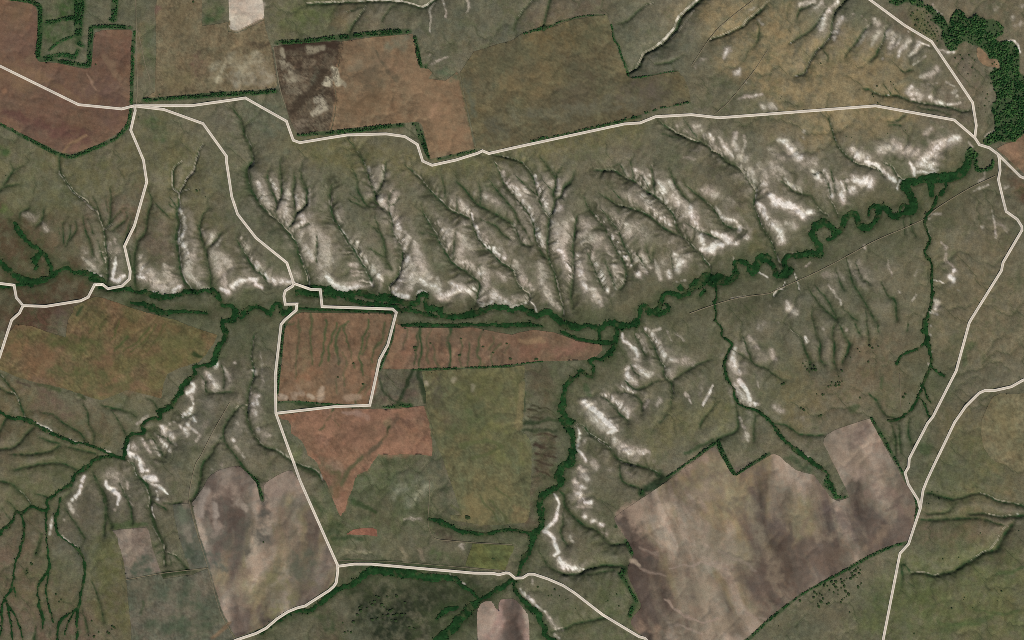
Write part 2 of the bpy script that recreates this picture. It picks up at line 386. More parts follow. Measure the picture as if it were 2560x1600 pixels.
4 4 0 .1 | @r2c0 0,520,6 80,610,9 140,690,8 190,800,8 220,880,12 220,930,10
4 0 0 .1 | @r2c0 0,650,6 60,680,7 130,700,6
4 0 0 .1 | @r2c0 0,1040,10 50,940,10 80,910,10
4 0 0 .1 | @r2c0 380,875,8 500,890,8 570,960,8 680,1020,9 760,1080,9 800,1140,7
3 0 0 .1 | @r2c0 770,790,5 820,860,8 830,960,7 880,1070,7 880,1160,6
3 0 0 .1 | @r2c0 940,800,16 1050,830,9 1190,860,8 1280,910,6
4 0 0 .1 | @r2c0 1050,850,6 1120,960,8 1180,1070,8
3 0 0 .1 | @r2c0 1370,740,6 1440,770,8 1490,840,8
5 0 0 .1 | @r2c0 0,1220,9 100,1210,9 190,1150,9 240,1080,10 310,1020,9
4 0 0 .1 | @r2c0 100,1270,12 300,1270,7 460,1240,8 560,1190,8
4 0 0 .1 | @r2c0 620,1200,12 760,1230,10 900,1260,6
5 0 0 .1 | @r2c0 130,1420,18 280,1380,9 520,1350,10 640,1380,10 720,1415,8
3 0 0 0 | @r2c0 350,1100,10 450,1140,14 560,1170,10
3 0 0 0 | @r1c0 90,0,6 110,60,6 120,100,6 60,200,6 0,280,7
3 0 0 0 | @r1c0 210,50,8 120,100,6
3 0 0 0 | @r1c0 200,230,8 90,240,8 30,260,8
3 0 0 0 | @r1c0 180,560,5 190,490,6 270,450,9
4 0 0 0 | @r1c0 410,450,10 400,550,14 340,620,9
5 0 0 0 | @r3c0 0,10,12 100,30,15 150,80,14 230,150,10 280,220,10 270,260,12
4 0 0 0 | @r3c0 330,130,9 440,160,8
3 0 0 0 | @r3c0 50,190,5 110,230,6 150,300,6
3 0 0 0 | @r3c0 20,270,4 80,360,5
3 0 0 0 | @r3c0 400,520,6 360,620,10 330,710,12
3 0 0 0 | @r3c0 340,1360,8 330,1440,10 320,1540,14
3 0 0 0 | @r3c0 860,940,14 900,1030,10 950,1200,8 980,1330,14
3 0 0 0 | @r3c0 770,1210,7 800,1300,6 830,1440,6
"""
# bare chalk and pale silt: strength | centre line with half widths
CHALK = """
.8 | @r0c3 300,45,18 420,20,22
.7 | @r0c3 430,85,12 500,30,18
.9 | @r0c3 650,20,16 590,100,22 530,180,34 510,250,34
.9 | @r0c3 700,170,16 655,230,22 640,290,26 620,380,16
.8 | @r0c3 800,140,8 820,150,10
.8 | @r0c3 880,150,8
.8 | @r0c3 915,190,10
.8 | @r0c3 1005,190,18 1040,235,25
.6 | @r0c3 950,240,12 900,340,18 850,420,16
.6 | @r0c3 1060,300,26 1020,330,24 990,400,16 980,440,8
.8 | @r0c3 1130,280,30 1120,340,32
.8 | @r0c3 1190,330,28 1160,450,22
.7 | @r0c3 1250,340,16 1210,430,16
.8 | @r0c3 1330,380,22 1260,470,20 1225,530,12
.8 | @r0c3 1420,400,20 1390,480,18 1340,525,16
.7 | @r0c3 1480,530,8 1420,580,5 1370,605,5
.6 | @r0c3 1080,555,12
.7 | @r0c3 1600,650,26 1540,700,28 1450,730,18
.6 | @r0c3 1500,800,10 1600,790,8
.8 | @r0c3 1690,780,10 1760,810,8
.8 | @r0c3 1350,820,22 1330,880,22 1420,880,30 1440,930,24 1360,940,14
.9 | @r0c3 1540,920,14 1580,960,18 1700,990,14 1810,970,12
.9 | @r0c3 1780,850,14 1740,870,12
.9 | @r0c3 1790,910,14
.5 | @r0c3 1490,1260,26 1540,1210,24
.5 | @r0c3 1640,1200,10 1670,1205,12
.95 | @r0c3 1800,1310,26 1700,1330,34 1600,1390,46 1560,1450,46 1480,1500,36
.75 | @r0c3 1400,1440,36 1300,1420,40 1180,1380,44 1060,1420,40
.9 | @r0c3 800,1420,26 850,1470,36 950,1500,30
.5 | @r0c3 890,1390,12
.9 | @r0c3 110,1325,20 180,1350,26 230,1420,34 300,1490,36
.5 | @r0c3 20,1420,30 90,1460,30 140,1510,26
.8 | @r0c3 20,1000,26 80,1030,14
.5 | @r0c3 240,1140,10
.6 | @r0c3 340,1240,16
.6 | @r0c3 330,1305,12
.7 | @r0c3 1325,300,10
1.0 | @r0c3 1430,400,7 1520,430,8
1.05 | @r0c3 1620,470,10 1680,495,14 1750,500,10
1.15 | @r0c3 2250,385,4 2300,385,5 2350,420,7 2380,490,6
.7 | @r0c3 1550,40,8 1590,100,10 1640,125,7
.45 | @r0c3 2150,90,20
.4 | @r0c3 2200,45,12
.5 | @r0c3 2310,160,22
.5 | @r0c3 2390,230,22
.5 | @r0c3 2335,245,16
.5 | @r0c3 2400,60,24
.5 | @r0c3 2110,840,14
.9 | @r0c3 2050,1290,4 2090,1255,5 2140,1235,5
.7 | @r0c3 1900,1340,10 1935,1380,7
.8 | @r0c2 2030,480,26 2000,540,12
.8 | @r0c2 2150,650,16 2120,690,30
.5 | @r0c2 2250,90,16 2300,70,12
.8 | @r0c2 2330,190,12 2365,225,8
.5 | @r0c2 1840,560,12 1750,580,12 1740,640,10
.8 | @r0c2 2130,935,8 2200,920,14 2280,905,14 2360,890,8
.5 | @r0c2 2210,780,12
.7 | @r0c2 2370,1010,20
.7 | @r0c2 1560,1185,12
.8 | @r0c2 1640,1250,18
.7 | @r0c2 1720,1200,18 1770,1190,14
.85 | @r0c2 1790,1240,16 1830,1295,22
.95 | @r0c2 1870,1270,14 1900,1360,26 1990,1450,26
.9 | @r0c2 1965,1310,18 2010,1380,24 2085,1480,22
.8 | @r0c2 2110,1260,22 2100,1340,22 2130,1410,28
.8 | @r0c2 2195,1290,14 2205,1370,14 2180,1430,14
.8 | @r0c2 2150,1480,26 2200,1500,30
.4 | @r0c2 1690,1410,12 1760,1420,10
.4 | @r0c2 1620,1490,14 1720,1500,16
1.1 | @r1c0 810,1025,7 870,1055,10 945,1090,14
.7 | @r1c0 780,930,16 870,1000,22 920,1060,18
.4 | @r1c0 790,850,35
.45 | @r1c0 880,930,30
1.05 | @r1c0 1095,920,8 1085,980,14 1065,1060,16 1060,1110,18
1.1 | @r1c0 1050,1115,18 1100,1135,26 1170,1095,20
.9 | @r1c0 990,930,8 990,970,5
.5 | @r1c0 1020,790,26 1030,880,24
.5 | @r1c0 1080,740,16 1085,780,12
.45 | @r1c0 1110,850,30
.4 | @r1c0 1230,830,16
.7 | @r1c0 1330,905,16 1320,930,12
.9 | @r1c0 1345,980,22 1340,1050,30 1325,1100,34
1.0 | @r1c0 1290,1105,10 1370,1120,20
.75 | @r1c0 1400,1050,36 1440,1110,50 1500,1190,56 1560,1240,40
.6 | @r1c0 1560,1000,22 1580,1080,50 1620,1160,56
.95 | @r1c0 1700,1200,22 1620,1260,18 1530,1285,16 1440,1245,14
1.0 | @r1c0 1690,440,12 1715,510,18 1735,600,16 1730,680,18 1700,750,28 1730,800,26 1780,880,12
.75 | @r1c0 1745,850,26 1765,930,36 1780,1020,40 1770,1080,34
.6 | @r1c0 1850,810,22 1830,870,26 1800,930,26
.8 | @r1c0 1790,1090,34 1850,1150,30 1900,1205,22 1970,1220,14
.4 | @r1c0 1900,1060,40
.6 | @r1c0 1900,665,12 1945,710,18
.85 | @r1c0 2005,720,26 1990,775,24
.6 | @r1c0 2080,750,14 2050,800,16
.7 | @r1c0 2010,860,34 2040,960,50 2080,1040,40
.65 | @r1c0 2090,890,34 2150,970,44 2180,1010,30
.7 | @r1c0 2100,1080,34 2120,1160,26 2130,1220,28
1.0 | @r1c0 2080,1215,14 2150,1245,26
1.05 | @r1c0 2190,1200,24 2250,1150,28 2320,1130,28 2419,1130,22
.6 | @r1c0 2290,740,12 2330,830,26 2350,890,22
1.0 | @r1c0 2370,905,14 2395,980,18 2419,1010,14
.5 | @r1c0 395,590,14 440,660,20
.4 | @r1c0 230,500,26 320,560,24
.85 | @r1c1 15,220,26 60,330,40 130,420,44 160,450,30
.85 | @r1c1 145,190,18 190,280,28 205,360,24
.5 | @r1c1 250,200,16 270,260,14
.8 | @r1c1 290,290,26 270,380,46 260,480,60 290,580,52 300,640,18
.85 | @r1c1 380,330,18 390,400,30 410,450,26
.8 | @r1c1 450,330,14 450,410,16
.7 | @r1c1 500,280,18 510,350,14 505,430,10
.85 | @r1c1 430,530,34 440,590,36 370,640,22 350,665,16
.55 | @r1c1 490,520,34
.75 | @r1c1 420,690,30 430,750,36
.65 | @r1c1 520,640,46 590,760,80 650,870,80 690,960,60
.8 | @r1c1 450,800,30 490,880,44 540,930,34
.55 | @r1c1 600,990,50 650,1060,50 620,1120,40
1.0 | @r1c1 670,1100,22 720,1170,34 800,1215,36 900,1205,36 1000,1185,36 1080,1180,26
.95 | @r1c1 0,960,18 50,1040,26 110,1110,32 190,1140,34 280,1140,26 330,1155,18
.5 | @r1c1 350,1050,24 400,1110,26
1.0 | @r1c1 0,1170,18 45,1200,16
.65 | @r1c1 730,410,14 760,500,20 800,580,16
.5 | @r1c1 690,450,10 720,550,9
.5 | @r1c1 670,385,8
.7 | @r1c1 850,710,18 890,770,26 930,820,20
.9 | @r1c1 960,790,20 990,880,22 1050,960,28 1110,1040,32 1170,1110,30 1195,1140,18
.4 | @r1c1 1120,960,40 1170,1020,30
.5 | @r1c1 850,870,14 920,885,14
.75 | @r1c1 890,985,16 950,985,22
.6 | @r1c1 890,1045,10 1000,1055,10
.5 | @r1c1 900,1085,8 1010,1090,8
.6 | @r1c1 890,930,10 960,930,10
.85 | @r1c1 1060,60,10 1080,140,22 1115,230,30 1150,300,24
.65 | @r1c1 1205,70,14 1210,150,26 1195,260,22
.95 | @r1c1 1190,330,40 1180,390,44 1220,440,30
.65 | @r1c1 1280,300,22 1320,330,24
.8 | @r1c1 1310,380,26 1280,400,26
.95 | @r1c1 1275,440,18 1290,510,28 1330,590,30 1350,650,30
.9 | @r1c1 1310,680,20 1360,740,46 1420,790,40
.8 | @r1c1 1400,690,20 1455,750,18
.9 | @r1c1 1420,850,36 1430,960,40 1400,1080,36 1340,1190,28 1310,1240,26
.7 | @r1c1 1490,760,14 1510,850,40 1550,970,60 1600,1070,55 1640,1110,30
.75 | @r1c1 1480,980,40 1490,1090,50 1440,1190,50
1.15 | @r1c1 1290,1255,14 1350,1280,30 1420,1285,26
.85 | @r1c1 1560,1130,40 1620,1180,40 1700,1200,40 1760,1290,36 1830,1260,36 1890,1230,26
.6 | @r1c1 1720,1130,22 1740,1230,26
.9 | @r1c1 1850,1165,22 1920,1210,36 2000,1240,42 2060,1210,32
1.35 | @r1c1 1525,1265,6 1545,1238,8 1600,1238,8 1625,1270,4
.55 | @r1c1 1640,560,22
.8 | @r1c1 1710,590,22 1760,670,40 1820,690,40
.75 | @r1c1 1790,720,40 1820,820,36 1840,920,16
.65 | @r1c1 1890,690,12 1960,760,50 1930,860,46 1910,950,34
.55 | @r1c1 2030,830,50 2080,870,30
.8 | @r1c1 1920,960,26 2000,980,36 2080,1050,40 2150,1080,40
.75 | @r1c1 2130,1010,16 2160,1120,40 2160,1220,36 2120,1310,36
.95 | @r1c1 2110,1330,22 2170,1390,22 2230,1340,26
.85 | @r1c1 2230,1260,36 2300,1330,44 2419,1375,34
.65 | @r1c1 1690,320,14 1750,335,10
.7 | @r1c1 1840,390,22 1870,420,18
.8 | @r1c1 1930,380,18 1950,430,36 2010,490,32
1.1 | @r1c1 2040,510,12 2055,580,16 2095,660,18 2120,740,18 2200,820,24 2290,890,28 2350,930,22
.6 | @r1c1 2150,700,30 2190,770,24
.7 | @r1c1 2310,830,18 2360,890,14
.7 | @r1c1 1970,595,24
.4 | @r1c1 1960,670,28
.85 | @r1c1 2045,300,14
.7 | @r1c1 2090,330,12
.8 | @r1c1 2165,345,26
.6 | @r1c1 2240,375,22 2300,410,20
.85 | @r1c1 2340,120,14 2365,210,18 2419,270,20
.6 | @r1c1 2390,190,14
.6 | @r1c1 2290,1070,22 2350,1115,26
.6 | @r1c1 2370,1000,16 2419,1000,22
.5 | @r1c1 2390,800,16 2419,740,20
.95 | @r1c2 0,240,26 60,330,40 120,420,44 180,530,34 200,580,20
.85 | @r1c2 100,255,24 150,310,24
.95 | @r1c2 220,150,10 250,260,30 300,370,46 330,450,36 345,500,14
.8 | @r1c2 380,70,10 405,130,13
.75 | @r1c2 330,210,14 380,220,26
.95 | @r1c2 440,190,16 440,300,30
.7 | @r1c2 490,290,18 500,340,14
.8 | @r1c2 430,400,18 450,450,34 410,490,30
.85 | @r1c2 215,580,20 250,680,26 275,760,28 290,830,16
.8 | @r1c2 15,610,16 70,690,20 150,790,20
.45 | @r1c2 130,620,26 180,700,18
.7 | @r1c2 20,950,18 60,1050,32 120,1150,34 200,1225,18
.65 | @r1c2 260,980,30 290,1080,40 280,1180,36
.65 | @r1c2 300,1210,34 360,1300,36 400,1370,40 470,1395,20
.55 | @r1c2 20,1300,26 80,1350,36 150,1300,30
1.2 | @r1c2 0,1392,7 80,1370,8 130,1350,7
1.0 | @r1c2 180,1345,5 215,1380,5 235,1440,6
.8 | @r1c2 380,570,30 420,680,56 430,800,46 400,850,20
.7 | @r1c2 500,600,46 510,720,60 470,820,40
.65 | @r1c2 650,590,30 720,660,70 800,760,60
.6 | @r1c2 640,720,50 690,800,50
.55 | @r1c2 560,555,30 600,545,20
.95 | @r1c2 440,850,26 500,920,36 540,1010,30 550,1090,32
.85 | @r1c2 620,890,24 630,1000,36 670,1130,30 710,1240,22
.9 | @r1c2 740,860,18 780,960,30 840,1080,34 880,1170,32 920,1250,26
.95 | @r1c2 890,1210,24 935,1270,16
.85 | @r1c2 750,1220,30 810,1310,36 850,1360,20
.65 | @r1c2 660,1140,20 700,1230,26
.75 | @r1c2 950,980,30 990,1060,50 1010,1140,46
.9 | @r1c2 960,1150,18 985,1210,9
.5 | @r1c2 900,820,40 940,900,24
1.0 | @r1c2 790,495,16 850,560,24 930,660,32 970,740,32 1010,830,26 1060,910,28 1125,1000,16
.75 | @r1c2 970,545,20 1010,620,18
.7 | @r1c2 1060,590,40 1110,650,60 1080,720,36
.45 | @r1c2 1180,640,60 1250,720,60
.6 | @r1c2 1090,810,18
.85 | @r1c2 1140,870,22 1200,960,34 1260,1040,22 1280,1070,8
.95 | @r1c2 1165,1050,18 1195,1090,24
.85 | @r1c2 1230,900,20 1280,980,26 1310,1020,14
.7 | @r1c2 1350,960,16 1380,1050,20 1410,1120,16
.95 | @r1c2 1480,1060,22 1500,1100,22
.85 | @r1c2 1520,890,30 1590,950,60 1570,1030,36
.6 | @r1c2 1620,850,36 1670,910,40
.5 | @r1c2 1430,960,36
.6 | @r1c2 1410,690,14 1470,700,14
.55 | @r1c2 1480,770,12 1540,780,12
.9 | @r1c2 1040,55,12 1090,140,16
.95 | @r1c2 1160,90,22 1200,180,34 1270,270,28 1330,320,12
.9 | @r1c2 1235,120,14 1280,210,20 1320,290,12
.95 | @r1c2 1300,145,18
.9 | @r1c2 1325,65,12
.9 | @r1c2 1355,120,10 1350,170,8
.95 | @r1c2 1370,200,22 1430,260,50 1400,340,44 1450,390,30
.85 | @r1c2 1490,210,20 1540,290,22 1570,340,14
.85 | @r1c2 1520,340,36 1560,410,44 1520,450,30
.7 | @r1c2 1630,420,40 1650,500,60 1590,530,50
.9 | @r1c2 1690,450,30 1720,560,40 1770,680,34 1800,770,32 1820,820,32
1.15 | @r1c2 1800,850,28 1870,840,44 1940,800,36 1990,805,20
1.0 | @r1c2 1630,630,18 1640,700,34
.6 | @r1c2 1090,330,30 1150,390,36
.9 | @r1c2 1240,330,30 1290,410,44 1340,500,36 1440,570,32 1490,610,22
.4 | @r1c2 1190,310,40
.5 | @r1c2 1100,500,44
.8 | @r1c2 1020,408,12
1.05 | @r1c2 1880,670,14 1930,700,26 1950,720,14
1.0 | @r1c2 1980,720,26 2050,760,42 2120,780,24
.9 | @r1c2 1930,450,10 1980,540,22 2070,570,26 2130,590,16
.95 | @r1c2 2150,630,20 2180,700,30 2220,730,18
.65 | @r1c2 1790,280,24 1870,300,46 1930,330,36
.35 | @r1c2 2000,360,30 2080,400,30
.6 | @r1c2 1850,490,14
.9 | @r1c2 2150,50,18 2230,110,44 2300,190,46 2390,230,30
.6 | @r1c2 2330,50,30 2400,140,36
.7 | @r1c2 2350,270,20 2419,310,34
1.0 | @r1c2 2310,390,18 2360,450,32 2419,560,30
0.7 | @r1c2 2080,1310,5 2160,1298,6 2210,1290,4
.5 | @r1c2 1720,1440,12
.7 | @r1c2 1560,1150,6 1640,1135,6
.9 | @r1c2 2100,925,4 2110,960,4
1.0 | @r1c2 2340,1060,5 2419,1110,6
.6 | @r1c3 30,40,40 110,130,60
.5 | @r1c3 320,50,40 430,20,50
1.0 | @r1c3 430,110,22 470,170,26 510,200,16
.85 | @r1c3 540,100,22 560,180,34 590,260,30
.8 | @r1c3 625,180,22 650,260,30
1.05 | @r1c3 600,340,28
1.05 | @r1c3 700,330,36 715,380,24
.85 | @r1c3 690,210,16 720,290,16
1.0 | @r1c3 800,280,36
.9 | @r1c3 745,195,22
1.05 | @r1c3 815,180,26 880,200,40 970,195,34 960,240,30
.8 | @r1c3 790,145,10
.95 | @r1c3 160,180,10 200,240,14 300,280,22 320,300,14
.9 | @r1c3 110,185,9
1.1 | @r1c3 20,330,26 90,400,40 190,430,40 280,470,40 350,520,34 410,490,26
.95 | @r1c3 0,570,34 70,620,40 120,680,36 130,750,34
.6 | @r1c3 180,600,26 240,620,40
1.05 | @r1c3 930,10,20 1030,60,24 1100,110,22 1190,180,24 1215,210,10
1.1 | @r1c3 1345,30,14 1390,90,16 1385,150,14
.85 | @r1c3 1440,20,40 1550,40,44
1.15 | @r1c3 1410,120,12 1500,110,14 1580,105,10
1.1 | @r1c3 1490,60,12 1600,90,8
1.4 | @r1c3 1300,188,6 1255,195,8 1238,230,8 1228,265,8
1.0 | @r1c3 545,580,4 470,600,5 440,630,5 405,690,5
.8 | @r1c3 150,900,3 220,885,3 300,887,3
.7 | @r1c3 520,880,3 515,920,4 480,935,3
.7 | @r1c3 2060,120,6 2030,180,8 1990,210,8
.8 | @r1c3 1950,290,10 2020,260,10 2080,240,6
.8 | @r1c3 1520,560,12 1570,500,10 1640,510,10
.8 | @r1c3 2120,480,6 2140,600,7 2155,740,7
.5 | @r1c3 2190,600,14 2260,660,14
.5 | @r1c3 2330,510,12
.6 | @r1c3 2165,405,9
.6 | @r1c3 2030,630,14
.6 | @r1c3 1640,780,8 1680,830,18
.75 | @r1c3 1690,890,8 1690,940,14 1750,1000,12
1.2 | @r1c3 1760,1050,22
1.25 | @r1c3 1740,1110,30 1750,1140,20
.7 | @r1c3 1800,1220,10
.85 | @r1c3 1570,1320,16 1600,1340,24 1590,1400,16
1.15 | @r1c3 1550,1435,10 1600,1455,12
.5 | @r1c3 1410,1040,6 1390,1100,8
.85 | @r1c3 1400,1260,7 1370,1330,9
.7 | @r1c3 1240,1240,14
.5 | @r1c3 1130,940,8 1150,1020,10 1170,1090,6
.45 | @r1c3 850,960,26 870,1070,34 960,1150,26
.45 | @r1c3 770,960,16 810,1080,16
.6 | @r1c3 910,820,16
.8 | @r1c3 170,1340,16 200,1390,26 260,1440,26
.85 | @r1c3 560,1180,5 620,1240,9 650,1290,10 690,1370,6
.7 | @r1c3 440,1220,12
.4 | @r1c3 540,1080,34 700,1110,30
.8 | @r1c3 360,1010,8 400,970,6
1.0 | @r1c3 255,1075,4 275,1140,5 300,1220,5
1.0 | @r1c3 165,1155,4 140,1215,5 90,1220,4 60,1280,5
.6 | @r1c3 2240,260,16 2270,250,10
1.05 | @r1c3 1560,1132,3 1600,1142,4 1660,1165,3
.5 | @r1c3 20,1390,14
.9 | @r2c0 1960,510,22 2010,580,40 2040,640,34
1.1 | @r2c0 2040,390,10 2045,430,22
.75 | @r2c0 2120,460,14 2150,520,24 2170,570,16
1.15 | @r2c0 1810,600,14 1830,640,26 1780,690,24
1.15 | @r2c0 1810,720,12 1825,790,13
1.25 | @r2c0 1810,830,18 1780,870,30 1730,905,18
1.1 | @r2c0 1820,930,24 1850,950,16
.9 | @r2c0 1760,980,14 1800,1020,16 1860,1060,12
.9 | @r2c0 1710,1000,16 1740,1040,26 1770,1085,20
.6 | @r2c0 1880,1090,20 1860,1130,14
.4 | @r2c0 1940,980,34
.35 | @r2c0 1990,800,50
.85 | @r2c0 1600,985,14
.95 | @r2c0 1530,1000,20 1560,1060,36 1620,1110,26
.8 | @r2c0 1640,960,10
.8 | @r2c0 1345,1130,12 1380,1190,18 1420,1240,12
.95 | @r2c0 1425,1130,10 1460,1190,15 1510,1270,14
.95 | @r2c0 1500,1100,12 1540,1160,26 1590,1230,18
.8 | @r2c0 1640,1155,16 1670,1175,12
1.3 | @r2c0 1210,1190,16 1205,1250,18 1280,1300,24 1320,1340,20 1345,1400,24
.75 | @r2c0 1270,1200,32
1.2 | @r2c0 1345,1415,14 1400,1420,16
1.3 | @r2c0 1360,1480,20 1400,1490,30 1470,1500,22
.5 | @r2c0 1910,590,16 1940,650,14
.5 | @r2c0 1040,1440,40 1110,1490,46
1.1 | @r2c0 790,1480,12 775,1512,16
1.1 | @r2c0 330,980,10 400,1000,13 480,1050,10
.8 | @r2c0 1390,905,14 1330,950,14 1290,980,10
1.1 | @r2c0 650,1130,7 740,1165,5 800,1170,5
1.0 | @r2c0 920,1210,5 980,1225,5 1045,1255,5
1.0 | @r2c0 235,920,6
1.0 | @r2c0 2222,400,10
.5 | @r2c0 2240,960,20 2270,1060,24
1.0 | @r2c0 2210,1135,20
.6 | @r2c0 2230,1200,12 2270,1260,18 2310,1300,12
1.0 | @r2c0 2400,740,30 2390,790,26
1.05 | @r2c0 2410,880,26
.5 | @r2c0 2100,1370,18
.6 | @r2c0 2000,1420,12
1.0 | @r2c0 2390,470,10 2419,490,16
.9 | @r2c1 5,470,10 10,520,10
.5 | @r2c1 45,310,10 55,400,8 60,620,12
1.0 | @r2c1 10,730,22 10,800,14
.8 | @r2c1 10,880,12
1.0 | @r2c1 15,1035,20
.6 | @r2c1 80,1080,26 130,1090,16
1.3 | @r3c0 775,0,12 760,80,14 725,150,14 690,185,14
.75 | @r3c0 660,225,14 670,250,16 700,300,14
.5 | @r3c0 730,340,14
1.35 | @r3c0 1000,10,14 1010,60,18 1080,100,20 1120,150,16 1110,220,10
.7 | @r3c0 1090,270,9
1.05 | @r3c0 1195,20,10 1195,80,10
.7 | @r3c0 1225,155,7
.95 | @r3c0 490,345,8 480,400,12 475,450,10 470,520,6
.8 | @r3c0 600,370,10
1.05 | @r3c0 590,530,5 640,570,6 720,625,4
1.1 | @r3c0 1380,0,14 1430,10,14 1490,0,14
1.1 | @r3c0 1430,40,10 1490,60,18 1540,100,14 1590,130,6
1.15 | @r3c0 1475,115,8 1490,150,9 1488,190,10
1.0 | @r3c0 1435,250,6 1440,300,6 1460,360,6
.6 | @r3c0 1140,30,4 1180,140,4 1250,240,5
1.05 | @r2c2 1040,130,9 1050,180,16 1120,230,18 1170,280,22 1190,340,18
.85 | @r2c2 1180,370,30 1190,440,40 1250,510,34 1320,510,20
.65 | @r2c2 1190,140,14 1230,220,16 1260,300,14
.6 | @r2c2 1325,290,10 1340,340,9
1.0 | @r2c2 1100,440,16 1080,490,20 1110,560,34 1170,590,24
1.0 | @r2c2 1050,620,22 1090,640,22 1150,680,16
.9 | @r2c2 1000,655,5 1030,650,10
.95 | @r2c2 1220,60,9 1310,110,16 1360,180,18 1410,270,18 1440,340,22
.9 | @r2c2 1330,105,9 1400,80,8
.6 | @r2c2 1470,110,6 1500,200,7
.55 | @r2c2 1550,140,10 1590,170,8 1620,200,12
.75 | @r2c2 1450,370,30 1550,380,30
.5 | @r2c2 1620,380,40 1700,410,30
.6 | @r2c2 1480,480,30 1520,540,24
.95 | @r2c2 1640,700,14 1670,740,12 1690,790,6
.4 | @r2c2 1770,690,24 1800,600,20
1.15 | @r2c2 1900,620,5 1870,690,8 1840,750,9 1810,810,6
.65 | @r2c2 1400,760,26 1370,800,16
.75 | @r2c2 1270,770,22 1250,820,16
.95 | @r2c2 850,705,14 930,730,26 1010,790,34 1070,850,32 1090,910,18
.6 | @r2c2 1070,700,18
1.15 | @r2c2 680,780,24 740,830,36 810,880,30 870,940,40 960,1020,32
.8 | @r2c2 740,880,40 830,990,40 920,1050,36
.75 | @r2c2 790,780,12 800,840,10
.7 | @r2c2 850,780,9 870,830,8
.6 | @r2c2 900,770,9 920,820,8
.95 | @r2c2 900,1060,24 990,1040,22
.85 | @r2c2 950,1120,26 1020,1200,38 1110,1240,36 1200,1240,26 1290,1250,16
.8 | @r2c2 1300,1280,14
.7 | @r2c2 1340,1330,14
1.0 | @r2c2 620,1010,6 645,1080,12 620,1170,14 600,1220,14 660,1270,16 690,1330,14
.6 | @r2c2 690,1130,16
.85 | @r2c2 640,1420,34 670,1460,36 700,1500,26
.6 | @r2c2 770,1350,32 800,1400,26
.8 | @r2c2 1090,1440,9 1130,1470,12
.5 | @r2c2 930,1420,20
.95 | @r2c2 2100,270,18 2090,350,28 2100,430,36 2140,500,26
1.3 | @r2c2 2140,570,16 2190,620,18 2230,690,16 2250,760,16
.85 | @r2c2 2110,620,30 2160,700,36 2220,770,26
1.3 | @r2c2 2250,795,14 2330,790,12
.6 | @r2c2 2230,150,20 2280,220,24 2320,270,16
.5 | @r2c2 2180,200,14 2220,320,16
.6 | @r2c2 2320,590,14 2330,640,10
.95 | @r2c2 2165,920,9 2180,1000,12 2215,1080,14 2235,1130,9
.4 | @r2c2 2350,340,36 2419,380,26
.45 | @r2c2 2340,60,36 2400,30,26
.45 | @r2c2 1480,430,24
.95 | @r3c2 600,20,26 640,60,36 680,70,20
.95 | @r3c2 630,130,34 660,170,34
1.05 | @r3c2 700,215,16 750,215,22
.8 | @r3c2 620,260,6 690,255,12 760,262,6
.85 | @r3c2 690,340,26
.95 | @r3c2 770,380,24
.95 | @r3c2 840,420,18
.75 | @r3c2 850,490,8 890,520,12
1.1 | @r3c2 400,135,7 435,190,12 445,250,12 410,360,10 380,410,16 320,460,14
1.25 | @r3c2 310,485,16 370,530,18 410,600,18 430,670,16 400,710,14
1.15 | @r3c2 440,745,22 480,800,34 560,825,26 640,845,22 690,855,8
.85 | @r3c2 540,530,10 550,560,12 585,590,8
1.2 | @r3c2 85,1040,10 140,1100,14 210,1170,14 260,1210,10 310,1250,8
.7 | @r3c2 320,1260,14 370,1340,18 420,1400,22 480,1410,14
.5 | @r3c2 190,930,8 190,980,10
.9 | @r3c2 400,1470,12 450,1500,14
1.2 | @r2c3 355,165,14 370,200,12
.6 | @r2c3 530,80,12
.6 | @r2c3 730,85,14
.65 | @r2c3 30,290,22 60,370,24
.9 | @r2c3 95,25,7
1.05 | @r2c3 1535,55,9
1.1 | @r2c3 1535,150,9
.9 | @r2c3 1550,290,5
.9 | @r2c3 1520,415,10
.55 | @r2c3 60,820,30 120,860,30
.85 | @r2c3 240,1190,5 330,1255,7 400,1300,5
.8 | @r2c3 550,1440,4 580,1470,4
.4 | @r2c3 330,930,22
1.1 | @r3c1 1550,880,3 1620,895,6 1690,912,4
1.1 | @r3c1 1830,890,5 1900,940,9 1970,980,6
.6 | @r3c1 1400,380,8 1470,360,15 1560,365,10
.6 | @r3c1 1940,620,22 1950,650,14
1.3 | @r3c3 2360,325,7
.9 | @r3c3 2180,560,3 2170,570,4
.9 | @r3c3 2010,700,4
.9 | @r3c3 2270,440,4
1.0 | @r0c1 1050,0,4 1200,-6,4 1330,10,4 1430,20,4 1530,55,5 1610,50,4 1680,-5,4
.9 | @r0c1 1690,30,4 1640,100,6 1655,180,5 1650,230,4 1640,300,3
.9 | @r0c1 1765,-10,9 1780,60,10 1795,130,8 1785,180,3
.9 | @r0c1 1995,-10,9 2005,80,9 1985,120,5
.7 | @r0c1 1660,600,8 1740,570,10 1810,545,7
.4 | @r0c1 1640,520,14
"""
